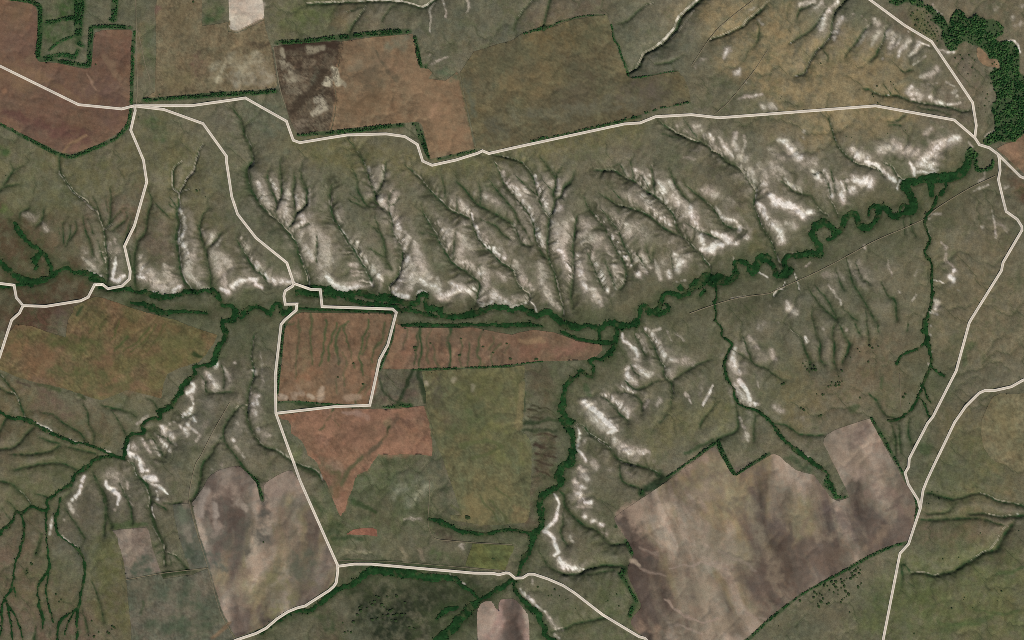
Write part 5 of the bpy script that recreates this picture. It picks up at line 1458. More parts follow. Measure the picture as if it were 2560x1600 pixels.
# fields: name ; label ; colour a ; colour b ; patch size ; streak angle in degrees (or -) ; mottle ; outline
FIELDS = [
 ("ploughed_field", "large reddish-brown ploughed field in the northwest corner crossed by the white road", (106,82,66), (112,88,68), 60, 12, 0,
  "@r0c0 -160,-5 0,0 130,8 300,40 340,70 357,115 355,320 343,545 375,585 560,600 680,628 800,652 865,645 878,520 888,370 900,312 960,290 1100,283 1238,284 1250,300 1238,600 1228,960 1216,1090 1195,1170 1130,1250 1000,1330 900,1378 780,1420 680,1458 580,1440 380,1348 180,1250 0,1160 -160,1090"),
 ("fallow_field", "pale cream bare field cut by the top edge, beside the green patch", (186,172,152), (174,160,142), 40, 0, 0,
  "@r0c0 2165,-160 2162,0 2168,195 2150,250 2165,292 2200,302 2245,304 2330,270 2419,218 @r0c1 45,190 82,190 74,90 62,0 50,-160"),
 ("stubble_field", "tan stubble field with pale blotches, north of the western road junction", (108,96,72), (116,104,78), 50, 90, .55,
  "@r0c0 1490,-160 1478,60 1472,120 1480,450 1472,640 1470,870 1360,930 1500,918 1900,880 2419,845 @r0c1 185,830 205,800 185,640 150,445 120,385 80,190 0,232 @r0c0 2330,278 2240,312 2160,300 2145,250 2155,212 1910,250 1912,-160"),
 ("weedy_field", "mottled dark brown field with cream patches beside a thin dirt track", (88,76,60), (98,86,68), 40, 0, 1.0,
  "@r0c1 165,445 450,415 800,392 805,480 785,600 745,740 745,850 760,950 740,1100 705,1228 540,1250 400,1275 320,1130 290,1020 235,850 200,650"),
 ("stubble_field", "wide brown to peach stubble field with a stepped outline between two tree belts", (118,98,74), (126,104,78), 70, 10, .15,
  "@r0c1 810,395 1100,355 1480,322 1520,500 1548,642 1635,655 1665,690 1625,745 1790,765 1900,680 1922,705 1985,1000 2062,1380 2080,1398 1880,1450 1645,1505 1600,1300 1570,1185 1535,1148 1450,1158 1390,1160 1000,1200 715,1230 745,1100 765,950 752,850 752,740 790,600"),
 ("grass_field", "big olive fallow field bounded by dotted hedges, north of the long white road", (101,93,66), (94,87,64), 60, 20, .5,
  "@r0c1 1925,690 1990,600 2060,488 2250,430 2419,382 @r0c2 90,322 300,285 560,195 780,150 900,145 945,290 985,440 1050,600 1100,725 1180,738 1300,722 1440,695 1570,672 1630,740 1670,850 1690,965 1500,1005 1350,1035 1200,1090 900,1170 600,1240 300,1305 0,1380 @r0c1 2200,1440 2140,1410 2085,1395 2010,1080"),
 ("grass_field", "wide russet and green grassland field in the west below the river", (113,91,65), (98,91,58), 40, 35, .6,
  "@r1c0 700,1385 890,1292 1000,1312 1250,1402 1420,1450 1640,1508 @r2c0 1900,95 2055,145 2030,200 1960,310 1880,400 1700,450 1580,510 1548,600 1520,740 1380,705 1200,660 1100,705 960,760 880,740 700,680 620,650 400,605 180,545 0,470 -160,420 -160,330 0,340 60,150 150,40 300,55 480,125 620,165 640,0 @r1c0 690,1430"),
 ("striped_field", "pinkish-brown field with curved green drainage stripes enclosed by the road loop", (126,100,76), (118,94,70), 40, 82, .25,
  "@r1c1 370,1460 430,1440 620,1445 1000,1450 1270,1452 1290,1512 @r2c1 1280,0 1230,200 1150,360 1095,600 1060,792 830,795 600,780 480,768 380,758 210,765 212,720 232,500 250,350 268,100 300,20"),
 ("striped_field", "long narrow reddish field tapering east to the stream with dark lens-shaped shrubs", (122,97,76), (114,92,70), 40, 86, .2,
  "@r2c1 1322,32 1390,62 1500,72 1800,76 2050,70 2150,90 2300,120 2419,140 @r2c2 60,120 200,92 400,118 520,160 620,202 760,225 850,235 855,290 790,350 700,380 400,388 250,388 0,422 @r2c1 2200,440 1800,458 1500,462 1195,462 1240,340 1300,180 1312,100"),
 ("red_field", "terracotta red field pointed at its lower end, east of the straight road", (137,103,82), (128,97,74), 40, 60, .35,
  "@r2c1 200,900 500,862 750,832 1100,842 1300,848 1500,822 1605,808 1625,870 1650,940 1662,1060 1668,1150 1662,1288 1600,1272 1400,1268 1300,1272 1160,1270 1110,1340 1060,1420 965,1460 935,1512 @r3c1 910,90 862,190 845,280 795,345 755,250 710,130 650,0 @r2c1 640,1512 580,1350 490,1275 470,1210 430,1140 335,1070 330,990 300,945 240,940"),
 ("red_field", "small wedge of rust-red field just below the terracotta one", (138,94,74), (130,88,70), 30, 10, .2,
  "@r3c1 850,512 915,470 1000,455 1060,452 1100,450 1140,468 1148,535 1050,520 960,518"),
 ("grass_field", "large yellow-green field with faint diagonal rills, west of the wooded stream", (104,99,68), (92,92,64), 50, 80, .45,
  "@r2c1 1565,485 1700,478 1850,470 2100,462 2419,448 @r2c2 100,425 118,440 122,700 108,880 95,1030 70,1050 130,1080 165,1130 185,1200 182,1512 @r3c2 170,100 165,340 150,375 120,400 40,412 0,412 @r3c1 2300,425 2150,428 2050,412 1950,395 1840,375 1835,330 1945,335 1900,200 1840,20 @r2c1 1820,1480 1760,1290 1700,1160 1672,1080 1658,960 1610,810 1600,680"),
 ("grass_field", "small bright olive-green plot just above the southern road", (98,101,58), (90,94,56), 30, 0, .4,
  "@r3c1 2050,600 2200,608 2419,622 @r3c2 25,630 10,680 @r3c1 2400,720 2375,800 2355,852 2250,845 2150,835 1980,812 2000,740 2030,660"),
 ("ploughed_field", "huge smooth mauve-brown ploughed field with a deep notch in the southeast", (127,113,95), (120,107,90), 60, 75, 0,
  "@r2c2 1480,1512 1640,1395 1800,1270 1880,1210 1910,1200 1935,1215 1990,1310 2060,1430 2095,1468 2130,1462 2300,1360 2419,1290 @r2c3 30,1270 60,1265 110,1285 180,1350 260,1415 350,1445 430,1462 470,1512 @r3c3 500,40 600,172 655,196 690,190 772,160 740,90 690,-10 @r2c3 640,1400 580,1280 522,1165 530,1120 560,1080 640,1035 800,980 960,930 1000,1000 1060,1110 1180,1330 1280,1512 @r3c3 1350,100 1385,190 1390,300 1370,450 1325,570 1200,600 1050,655 950,705 800,785 650,880 480,970 330,1060 170,1170 0,1310 @r3c2 2300,1420 2190,1512 2050,1640 1340,1640 1280,1540 1200,1440 1130,1370 1122,1340 1145,1290 1215,1215 1217,1175 1180,1080 1110,940 1092,880 1098,820 1120,760 1152,700 1145,670 1100,590 1040,500 985,420 965,358 1050,290 1200,190 1320,110"),
 ("ploughed_field", "mauve-grey ploughed field west of the straight road with a wooded notch on top", (122,108,95), (106,98,84), 60, 100, 0,
  "@r3c0 1815,215 1850,170 1920,70 @r2c0 1960,1505 2000,1460 2080,1415 2200,1385 2260,1382 2320,1430 2380,1490 2419,1530 @r3c1 15,60 25,130 45,200 65,215 82,195 78,120 72,60 95,25 @r2c1 130,1512 220,1455 310,1422 345,1425 370,1465 400,1512 @r3c1 480,170 620,490 755,800 752,860 738,955 680,1025 500,1145 450,1178 375,1195 280,1240 180,1305 80,1385 -20,1425 @r3c0 2230,1490 2150,1370 2080,1240 1970,850 1890,560"),
 ("fallow_field", "small pale grey plot, upper one in the southwest corner beside a ravine", (128,114,100), (118,108,92), 30, 80, .2,
  "@r3c0 1062,480 1150,466 1380,448 1408,480 1440,640 1490,780 1525,875 1192,935 1172,780 1140,660 1118,600 1112,540"),
 ("paddock", "narrow grey-green fenced paddock strip beside the mauve ploughed field", (98,96,82), (92,92,76), 30, 80, .3,
  "@r3c0 1630,232 1700,222 1785,222 1810,300 1860,500 1965,820 1800,845 1760,740 1700,560 1645,340"),
 ("grass_field", "broad grey-green streaked field at the bottom edge in the southwest", (106,100,84), (88,90,72), 40, 85, .45,
  "@r3c0 1198,945 1520,890 1545,935 1820,895 1962,838 2080,1245 2150,1385 2215,1500 2100,1560 2000,1660 1255,1660 1240,1400 1215,1150"),
 ("ploughed_field", "pale mauve two-lobed field cut by the bottom edge beside the wooded stream", (142,118,106), (122,104,92), 40, 88, 0,
  "@r3c1 2095,1660 2092,1400 2086,1300 2095,1215 2125,1170 2165,1148 2225,1146 2245,1170 2290,1252 2294,1165 2315,1130 2419,1122 @r3c2 10,1122 60,1155 110,1215 150,1270 162,1350 168,1660"),
 ("stubble_field", "peach-tan field at the right edge beside the forest and road junction", (134,108,84), (124,102,78), 50, 40, .2,
  "@r0c3 2160,1405 2240,1360 2340,1335 2380,1290 2440,1240 2640,1200 2640,1700 2419,1640 2300,1530 2200,1440"),
 ("grass_field", "wide pale olive meadow with a rounded west edge at the right border", (122,113,84), (112,105,76), 50, 60, .4,
  "@r2c3 2640,650 2419,690 2300,700 2200,690 2120,730 2060,850 2020,950 2012,1080 2040,1210 2100,1300 2150,1340 2250,1365 2350,1420 2440,1450 2640,1480"),
 ("bare_clearing", "small bare tan clearing scooped into the forest's western edge", (138,112,84), (132,108,80), 30, 70, .1,
  "@r0c3 1972,460 1990,445 2035,475 2065,510 2090,560 2130,555 2165,565 2190,625 2180,650 2150,635 2080,628 2020,605 1985,560 1970,510"),
]

# hedges and tree belts: label ; spacing of trees ; tree height ; courses
BELTS = [
 ("dense dark shelterbelt along the south edge of the stubble field near the junction", 3.0, 13, ["@r0c0 1360,950,14 1640,930,16 1900,915,16", "@r0c0 1910,905,20 2150,893,20 2419,880,18 @r0c1 190,862,14"]),
 ("long shelterbelt along the top of the mottled and brown fields", 3.0, 12, ["@r0c1 195,405,16 450,392,18 720,362,18 880,345,22", "@r0c1 925,338,18 1100,322,22 1300,305,26 1450,298,20"]),
 ("short dark tree row on the stepped northeast edge of the brown field", 3.0, 13, ["@r0c1 1500,350,14 1530,500,18 1560,640,16", "@r0c1 1605,628,16"]),
 ("shelterbelt along the bottom of the mottled field, just above the white road", 3.0, 13, ["@r0c1 395,1278,10 700,1255,16 900,1237,18 1150,1207,20 1390,1183,14"]),
 ("stubby tree row running down beside the road west of the peach field", 3.0, 12, ["@r0c1 1525,1180,16 1555,1280,24 1600,1400,20 1640,1500,12", "@r0c1 1485,1172,14"]),
 ("thin hedge along the bottom of the peach field above the road corner", 3.2, 9, ["@r0c1 1720,1505,8 1900,1465,10 2080,1425,8"]),
 ("broken tree belt between the big olive field and the long road", 3.2, 10, ["@r0c2 170,1338,9 300,1308,14 390,1293,10 600,1248,8 800,1200,14 900,1178,12 1020,1148,12 1120,1115,14 1205,1100,16", "@r0c2 1255,1068,9 1290,1060,9", "@r0c2 1330,1043,9 1365,1040,8", "@r0c2 1400,1022,6 1560,992,8 1680,965,6"]),
 ("dotted hedge along the northern top of the big olive field", 3.4, 7, ["@r0c2 110,322,5 280,270,16 380,250,8 430,215,4 540,190,8 640,160,4 750,148,5 880,142,4"]),
 ("dotted hedge down the east side of the big olive field to the white gully head", 3.2, 7, ["@r0c2 940,235,8 965,380,7 1005,430,9 1030,520,7 1060,590,8 1090,690,12 1110,720,8"]),
 ("faint hedge along the stepped eastern corner of the big olive field", 3.6, 6, ["@r0c2 1140,738,7 1300,720,6 1440,690,4 1570,668,3", "@r0c2 1640,825,9"]),
 ("long curving hedge around the bottom of the northwest ploughed field", 3.2, 8, ["@r0c0 1275,300,9 1262,450,14 1252,700,16 1242,960,14 1232,1080,14 1205,1190,16 1130,1275,14 1060,1330,14 900,1400,16 750,1465,16 670,1485,14 560,1460,14 400,1385,16 150,1245,14 0,1170,10 -120,1110,10"]),
 ("thick green tree belt bordering the notch of the northwest ploughed field", 3.0, 10, ["@r0c0 60,-8,10 200,5,14 300,22,18 375,65,20 385,150,16 380,300,20 370,450,24 362,530,26 420,560,22 500,565,16", "@r0c0 520,575,12 700,605,20 800,625,20 845,610,20 850,500,20 860,350,20 868,268,20", "@r0c0 880,258,14 1000,255,16 1100,255,18 1240,268,12"]),
 ("broad upright strip of woodland at the top left between two brown fields", 3.0, 11, ["@r0c0 750,-40,46 755,100,44 745,200,38 745,340,30", "@r0c0 720,170,20 560,195,12 440,225,22"]),
 ("second upright strip of woodland beside the thin track at the top", 3.0, 10, ["@r0c0 1090,-40,30 1085,100,26 1080,190,24 1040,180,10"]),
 ("bushy hollow inside the notch of the northwest field", 4.0, 6, ["@r0c0 700,345,10 560,400,12 470,480,8", "@r0c0 450,540,14 600,520,18 700,540,22 740,480,16", "@r0c0 740,400,24 790,440,16"]),
 ("dark hedge lining the road on the west side of the striped field", 3.0, 8, ["@r2c1 275,40,8 252,150,10 238,300,10 220,500,9 205,700,7"]),
 ("dark hedge lining the road on the east side of the striped field", 3.0, 8, ["@r2c1 1308,60,6 1285,170,9 1240,300,10 1190,410,8 1168,480,6"]),
 ("straight dark hedge between the narrow reddish field and the yellow-green field", 3.0, 8, ["@r2c1 1480,468,5 1600,466,9 1750,462,10 1860,458,9 2000,452,7 2200,445,8 2419,432,9 @r2c2 60,420,9 150,405,6 300,392,4"]),
 ("dark hedge between the striped field and the terracotta field", 3.2, 7, ["@r2c1 210,778,4 400,770,6 600,790,7 830,802,6", "@r2c1 1200,825,8 1330,818,14 1460,808,12"]),
 ("dark hedge along the northwest edge of the huge mauve field", 3.0, 8, ["@r2c2 1460,1490,8 1700,1325,10 1860,1205,10 1925,1160,14"]),
 ("thick hedge down the upper notch of the huge mauve field", 3.0, 9, ["@r2c2 1945,1140,14 1990,1260,22 2060,1390,18 2110,1460,14 2200,1405,10 2350,1310,12 2419,1265,12"]),
 ("hedge between the mauve field's eastern arm and the curving road", 3.2, 8, ["@r2c3 975,920,9 1050,1050,14 1150,1220,12 1270,1440,8 @r3c3 1330,50,9 1395,200,10 1400,320,9 1350,540,10"]),
 ("long diagonal hedge along the southeast side of the huge mauve field", 3.2, 8, ["@r3c3 1290,590,12 1150,635,10 1000,700,12 850,785,12 650,895,10 500,975,12 330,1070,9 180,1180,10 100,1250,16 0,1330,12 @r3c2 2300,1440,12 2200,1540,10"]),
 ("dark clumps of scrub on the west side of the huge mauve field", 3.2, 8, ["@r3c2 985,435,16", "@r3c2 1075,575,18 1110,640,14 1135,700,12", "@r3c2 1060,845,24 1040,890,14", "@r3c2 1010,880,8 1070,960,14 1130,1060,10 1180,1150,12", "@r3c2 1140,1200,24 1110,1290,12", "@r3c2 1220,120,26"]),
 ("belt of trees in the notch at the top of the western mauve field", 3.0, 8, ["@r2c0 2340,1440,8 2419,1512,12 @r3c1 20,40,12 45,120,14 60,180,12"]),
 ("green tongue of scrub inside the notch of the huge mauve field", 4.2, 6, ["@r2c3 560,1490,14 @r3c3 550,40,20 620,100,22 640,160,16 740,155,8"]),
]

SHRUBS = [   # label ; group ; lengthened east-west ; radius in metres ; places
 ("dark lens-shaped shrub in the long narrow reddish field", "lone shrubs in the long reddish field", 1.8, 9,
  "@r2c1 1410,80 1650,220 1505,260 1505,290 1938,175 1925,333 2145,253 2240,308 2370,222 2405,367 @r2c2 230,370"),
 ("single dark shrub in the striped field of the road loop", "lone shrubs in the striped field", 1.3, 7, "@r2c1 1010,605 775,540 920,410"),
 ("dark oval shrub in the lower part of the yellow-green field", "", 1.6, 14, "@r3c1 2000,355"),
 ("small dark shrub in the pale upper part of the yellow-green field", "", 1.2, 6, "@r2c1 1660,500"),
 ("small elongated shrub in the bright olive-green plot", "", 1.9, 9, "@r3c1 2240,745"),
 ("single dark dot of a shrub in the northwest ploughed field", "", 1.0, 8, "@r0c0 908,610"),
 ("dark shrub at the foot of the tan stubble field near the junction belt", "", 1.0, 7, "@r0c0 1510,895"),
 ("dark shrub near the top of the tan stubble field", "", 1.0, 9, "@r0c0 1828,18"),
 ("small dark shrub alone in the western mauve field", "", 1.0, 7, "@r3c1 72,585"),
 ("dark shrub beside the fence corner of the narrow paddock", "", 1.0, 7, "@r3c0 1828,252"),
 ("dark shrub on the green meadow west of the forest", "shrubs dotted over the forest meadow", 1.0, 7,
  "@r0c3 1375,130 1400,160 1385,190 1450,140 1470,110 1500,125 1420,215 1460,180 1480,195 1395,240 1440,250 1430,275 1480,240 1510,215 1530,250 1500,290 1470,300 1490,315 1520,300 1545,275 1560,300 1580,345 1545,330 1365,120 1350,150 1410,100 1520,160 1540,190 1560,240 1590,270 1600,300 1610,340 1640,370 1600,390 1440,310 1415,190 1450,225 1500,260 1575,325 1530,345 1565,365"),
 ("small dark bush between the forest and eastern road", "bushes between forest and road", 1.0, 6,
  "@r0c3 1820,520 1840,560 1900,520 1930,550 1950,570 1770,550 1800,600 1850,640 1900,600 2080,740 2110,790 2075,890 2060,930 2050,1000 2090,960 2030,870 1990,1020 2060,1060 1960,720 1890,700 1930,640 2140,590 2160,610 2120,605"),
 ("dark bush in the thicket south of the diagonal hedge", "bushes of the southeast thicket", 1.2, 9,
  "@r3c3 440,1060 460,1080 430,1110 490,1075 510,1090 520,1120 470,1170 500,1150 560,1170 575,1160 540,980 560,1000 530,1000 600,960 620,990 640,960 640,1010 660,1040 690,940 700,970 720,950 720,1000 690,1020 740,930 730,1050 770,850 790,880 810,860 830,850 800,910 780,930 850,830 870,850 820,900 840,920 860,880 700,1130 720,1110 740,1100 690,1155 760,1080 850,1010 870,990 880,975 300,1140 620,1060 580,1040 660,1080 480,1195"),
 ("dark bush in the cluster below the eastern gully mouths", "bushes below the eastern gullies", 1.2, 8,
  "@r2c3 330,410 350,440 370,470 390,490 420,470 440,440 450,470 400,430 360,390 600,590 590,620 570,630 640,600 660,590 680,590 700,580 640,620 670,615 950,395 700,480 670,535 460,700 515,705 530,700 870,735 990,265 1045,250 965,245 870,300 850,275 780,355 740,350 1280,730 1300,700 1340,790 130,610 150,600 480,910 500,900 340,850 310,830"),
 ("dark shrub in the brown hollow near the bottom edge", "shrubs in the southern brown hollow", 1.3, 9,
  "@r3c1 1140,1100 1160,1110 1240,1105 1330,1100 1080,1160 1100,1180 1120,1150 1210,1200 1190,1180 1000,1190 980,1210 1240,1230 1270,1240 1290,1225 1200,1280 1230,1280 1250,1280 1300,1280 1330,1275 1380,1275 1415,1272 960,1275 920,1345 1100,1320 1150,1310 1200,1320 1280,1325 1320,1330 1450,1395 1490,1400 1500,1410 820,1350 900,1440 840,1440 870,1430 1410,1160 990,1240 1050,1210"),
 ("dark bush on the open slope south of the southern road", "bushes south of the southern road", 1.1, 7,
  "@r3c2 245,1010 345,1095 375,1090 405,1035 510,1130 530,1120 600,1215 925,1080 990,1080 905,1140 890,1150 1010,1190 700,1100 450,1095"),
 ("small bush on the olive grass of the far southeast", "bushes on the southeast grass", 1.0, 6,
  "@r3c3 1845,1130 1855,1110 2000,1155 1930,1205 1735,1210 2165,1140 2205,1050 2370,480 1520,225 1500,220 1620,185 1570,150 1550,110 1600,110 1720,185 1740,175 1690,180 1650,745 1800,730 1380,1450 100,1380 770,1250 1990,520 2005,500"),
 ("dark willow clump where three field ditches meet on the olive field's hedge", "", 1.2, 16, "@r0c2 305,268"),
 ("dark bush beside the gully on the tan northern plain", "bushes of the tan northern plain", 1.0, 5,
  "@r0c3 1030,815 1000,915 990,895 860,850 610,1215 790,1300 740,1290 1130,1260 1100,1010 1040,975 1060,990 1300,1230 500,600 1160,775 1185,800 1205,845 130,915 120,935"),
 ("dark bush on the western grassland", "bushes of the western grassland", 1.2, 8, "@r1c0 1940,350 1860,290 1890,285 @r1c0 55,148 @r0c0 1310,1110"),
 ("dark bush on the southwest plain between the rivulets", "bushes on the southwest plain", 1.1, 7,
  "@r3c0 295,785 305,795 255,860 265,880 250,890 345,700 1020,1440 1035,1450 1065,1380 1080,1390 1060,1410 1090,1400 870,1330 890,1480 900,1470 840,1470 935,1435 560,1150 580,1130 530,1080"),
]

FOREST = [
 "@r0c3 1470,70 1500,45 1545,65 1590,105 1630,138 1665,165 1685,215 1697,255 1712,215 1728,165 1760,112 1810,92 1850,130 1885,182 1930,160 1960,132 2010,160 2060,188 2120,185 2185,205 2225,268 2205,330 2140,372 2190,395 2245,388 2310,392 2360,445 2380,560 2365,680 2419,715 2640,760 2640,1215 2440,1238 2380,1300 2340,1335 2260,1345 2170,1330 2100,1372 2055,1360 2042,1320 2100,1258 2150,1235 2140,1150 2125,1060 2105,1010 2150,960 2165,905 2135,830 2110,750 2085,700 2140,648 2200,640 2190,590 2160,560 2100,558 2080,520 2040,470 1985,435 1900,405 1850,395 1800,420 1785,465 1735,482 1690,465 1660,405 1640,330 1650,290 1600,240 1540,190 1560,150 1500,100",
 "@r0c3 1130,-160 1150,25 1200,48 1250,42 1300,25 1340,22 1390,55 1440,72 1480,62 1470,20 1420,-20 1380,-160",
 "@r1c3 1960,-10 1945,30 1965,95 2010,118 2070,112 2120,95 2140,40 2130,-20 2115,20 2090,70 2040,88 2000,70 1985,30 1990,0",
 "@r0c3 1955,1420 1930,1395 1890,1400 1868,1450 1880,1512 1960,1512 1985,1480 1990,1445",
]

# roads: name ; label ; courses (joined, bends kept)
ROADS = [
 ("pale dirt road from the western edge across the reddish ploughed field to the junction", "@r0c0 -300,470 0,624 745,990 1150,1030 1272,1000"),
 ("long pale road zigzagging east from the western junction to the forest junction", "@r0c0 1272,1000 1820,998 2320,926 @r0c1 0,983 288,1145 352,1325 415,1348 860,1275 1230,1266 1405,1290 1525,1365 @r1c1 1575,10 1665,50 1890,0 @r0c1 2090,1450 2140,1425 2200,1450 2419,1400 @r0c2 1060,1172 1210,1162 1355,1103 1695,1084 1960,1113 2419,1078 @r0c3 1015,1000 1760,1133 1957,1300 2000,1365 2095,1395 2175,1455 2240,1520 @r1c3 2385,155 2419,170 2640,240"),
 ("pale road coming from the top edge down past the forest", "@r0c3 700,-180 965,2 1290,240 1545,393 1935,968 1970,1185 1957,1300"),
 ("pale road bending south from the forest junction through the eastern plain", "@r0c3 2175,1455 2188,1500 @r1c3 2195,100 2178,185 2250,485 2355,560 2398,630 2398,665 2220,970 2205,1045 1920,1505 @r2c3 1900,30 1780,480 1560,915 1510,975 1335,1310 1330,1385 1295,1445 @r3c3 1325,40 1415,185 1437,268"),
 ("pale road from the right edge curving down to the bottom edge", "@r2c3 2640,480 2405,570 2300,630 2145,665 2050,665 1995,690 1870,815 1765,965 1505,1505 @r3c3 1465,95 1437,268 1325,605 1245,690 1085,1512 1040,1720"),
 ("pale road from the western junction south and then west along the river", "@r0c0 1272,1000 1280,1045 1237,1230 @r1c0 1357,0 1388,205 1270,620 1175,815 1227,1050 1222,1120 1150,1190 1015,1215 965,1175 890,1178 830,1295 760,1330 430,1383 215,1375 150,1300 128,1182 0,1166 -300,1120"),
 ("short pale road branching southwest off the left edge", "@r1c0 215,1375 182,1445 108,1512 @r2c0 0,335 -150,750"),
 ("pale road slanting from the western junction down to the river crossing", "@r0c0 1275,1002 1550,1035 1920,1168 2140,1475 @r1c0 2140,10 2190,345 2245,510 2419,735 @r1c1 290,970 355,1165"),
 ("pale road forming the eastern side of the loop around the striped field", "@r1c1 355,1165 515,1222 605,1225 622,1385 1290,1408 1325,1440 @r2c1 1305,5 1245,235 1168,375 1075,805 745,818 190,880"),
 ("pale road from the river crossing south past the red field to the bottom edge", "@r1c1 355,1165 345,1190 275,1235 262,1285 275,1362 385,1360 378,1418 270,1512 @r2c1 235,40 182,520 188,880 @r3c1 415,0 770,805 772,860 757,970 735,1005 690,1045 510,1160 465,1190 385,1210 300,1245 200,1310 95,1400 0,1450 @r3c0 2230,1512 2000,1620"),
 ("pale road running east along the bottom fields to the lower edge of the mauve field", "@r3c1 772,815 930,795 1090,795 2060,880 2240,882 2295,895 2360,878 2390,880 2419,902 @r3c2 30,928 100,925 155,890 205,890 340,935 480,995 590,1065 860,1275 1200,1480 1255,1495 1400,1640"),
]
TRACKS = [
 ("thin straight track heading north from the western junction", 5, "@r0c0 1280,-120 1292,300 1295,600 1300,850 1285,1000"),
 ("faint forked track east of the tree-lined strip in the northwest", 5, "@r0c0 1300,290 1330,400 1370,600 1410,720 1420,770"),
 ("thin dirt track on the west edge of the mottled field", 6, "@r0c1 165,445 190,600 215,780 245,900 285,1025"),
 ("straight tan track across the northern plain beside the white gully", 4, "@r0c2 2310,-20 2100,140 1960,260 1850,390 1690,630"),
 ("faint tan track running down the plain to the long road", 4, "@r0c2 2419,470 2300,650 2200,780 2040,970 1910,1085"),
 ("faint straight track skirting the river on the southeast side", 5, "@r1c2 1680,1450 1900,1372 2150,1300 2419,1262 @r1c3 100,1220 480,1050 800,880 960,790 1120,715 1300,640 1490,550 1600,455 1900,270 2150,150"),
 ("thin track on the west edge of the western mauve field", 4, "@r2c0 2170,780 2130,850 2000,1080 1900,1280 1850,1360 1810,1512 @r3c0 1785,150 1790,220 1850,450 1970,840 2080,1240 2220,1495"),
 ("short straight track on the brown plain west of the eastern brook", 4, "@r2c3 1245,510 1250,640 1255,830"),
 ("thin track parallel to the southern road along its north side", 3, "@r3c1 770,762 1250,768 1600,795 2000,830 2350,860"),
 ("thin track bounding the dark red fallow south of the yellow-green field", 3, "@r3c1 1640,0 1635,200 1625,400 1660,520 1720,560 1850,575 2100,595 2419,610"),
 ("faint cross track between the small plots in the southwest", 4, "@r3c0 1190,940 1520,882 1970,830"),
]

# ------------------------------------------------------------------ terrain relief and ground cover on the survey grid
KAL = 1.0
lines_r = [(h[0], smooth_line(extend(P(t)), 3)) for h, t in rows(RIVERS)]
lines_g = [([float(q) for q in h], smooth_line(extend(P(t)), 4)) for h, t in rows(GULLIES)]

# distance to the streams on a coarse grid: the land rises away from them
cxs = np.arange(-600, 3161, 20.0); cys = np.arange(-600, 2201, 20.0)
CXg, CYg = np.meshgrid(cxs, cys)
DR = np.full(CXg.shape, 1e9)
for k, p in lines_r:
    if k in 'MWSB':
        q = p[:: 2]
        add = 0 if k == 'M' else 45
        for a_ in q:
            DR = np.minimum(DR, np.hypot(CXg - a_[0], CYg - a_[1]) + add)
for _ in range(5):
    pad = np.pad(DR, 1, mode='edge')
    DR = (pad[:-2, 1:-1] + pad[2:, 1:-1] + pad[1:-1, :-2] + pad[1:-1, 2:] + 2 * DR) / 6
def coarse(x, y):
    u = np.clip((x - cxs[0]) / 20.0, 0, len(cxs) - 1.001); v = np.clip((y - cys[0]) / 20.0, 0, len(cys) - 1.001)
    i = u.astype(int); j = v.astype(int); u = u - i; v = v - j
    return (DR[j, i] * (1 - u) + DR[j, i + 1] * u) * (1 - v) + (DR[j + 1, i] * (1 - u) + DR[j + 1, i + 1] * u) * v
dr = coarse(X, Y)
H = 52 * (1 - np.exp(-dr / 170)) + fbm(X, Y, 210, 3, 3) * 26 + fbm(X, Y, 46, 4, 6) * 13 + fbm(X, Y, 11, 2, 8) * 1.3

VEG = np.zeros(X.shape, np.float32)      # grass and scrub in gully bottoms
CH = np.zeros(X.shape, np.float32)       # bare chalk
CARVE = np.zeros(X.shape, np.float32)
RILL = np.zeros(X.shape, np.float32)

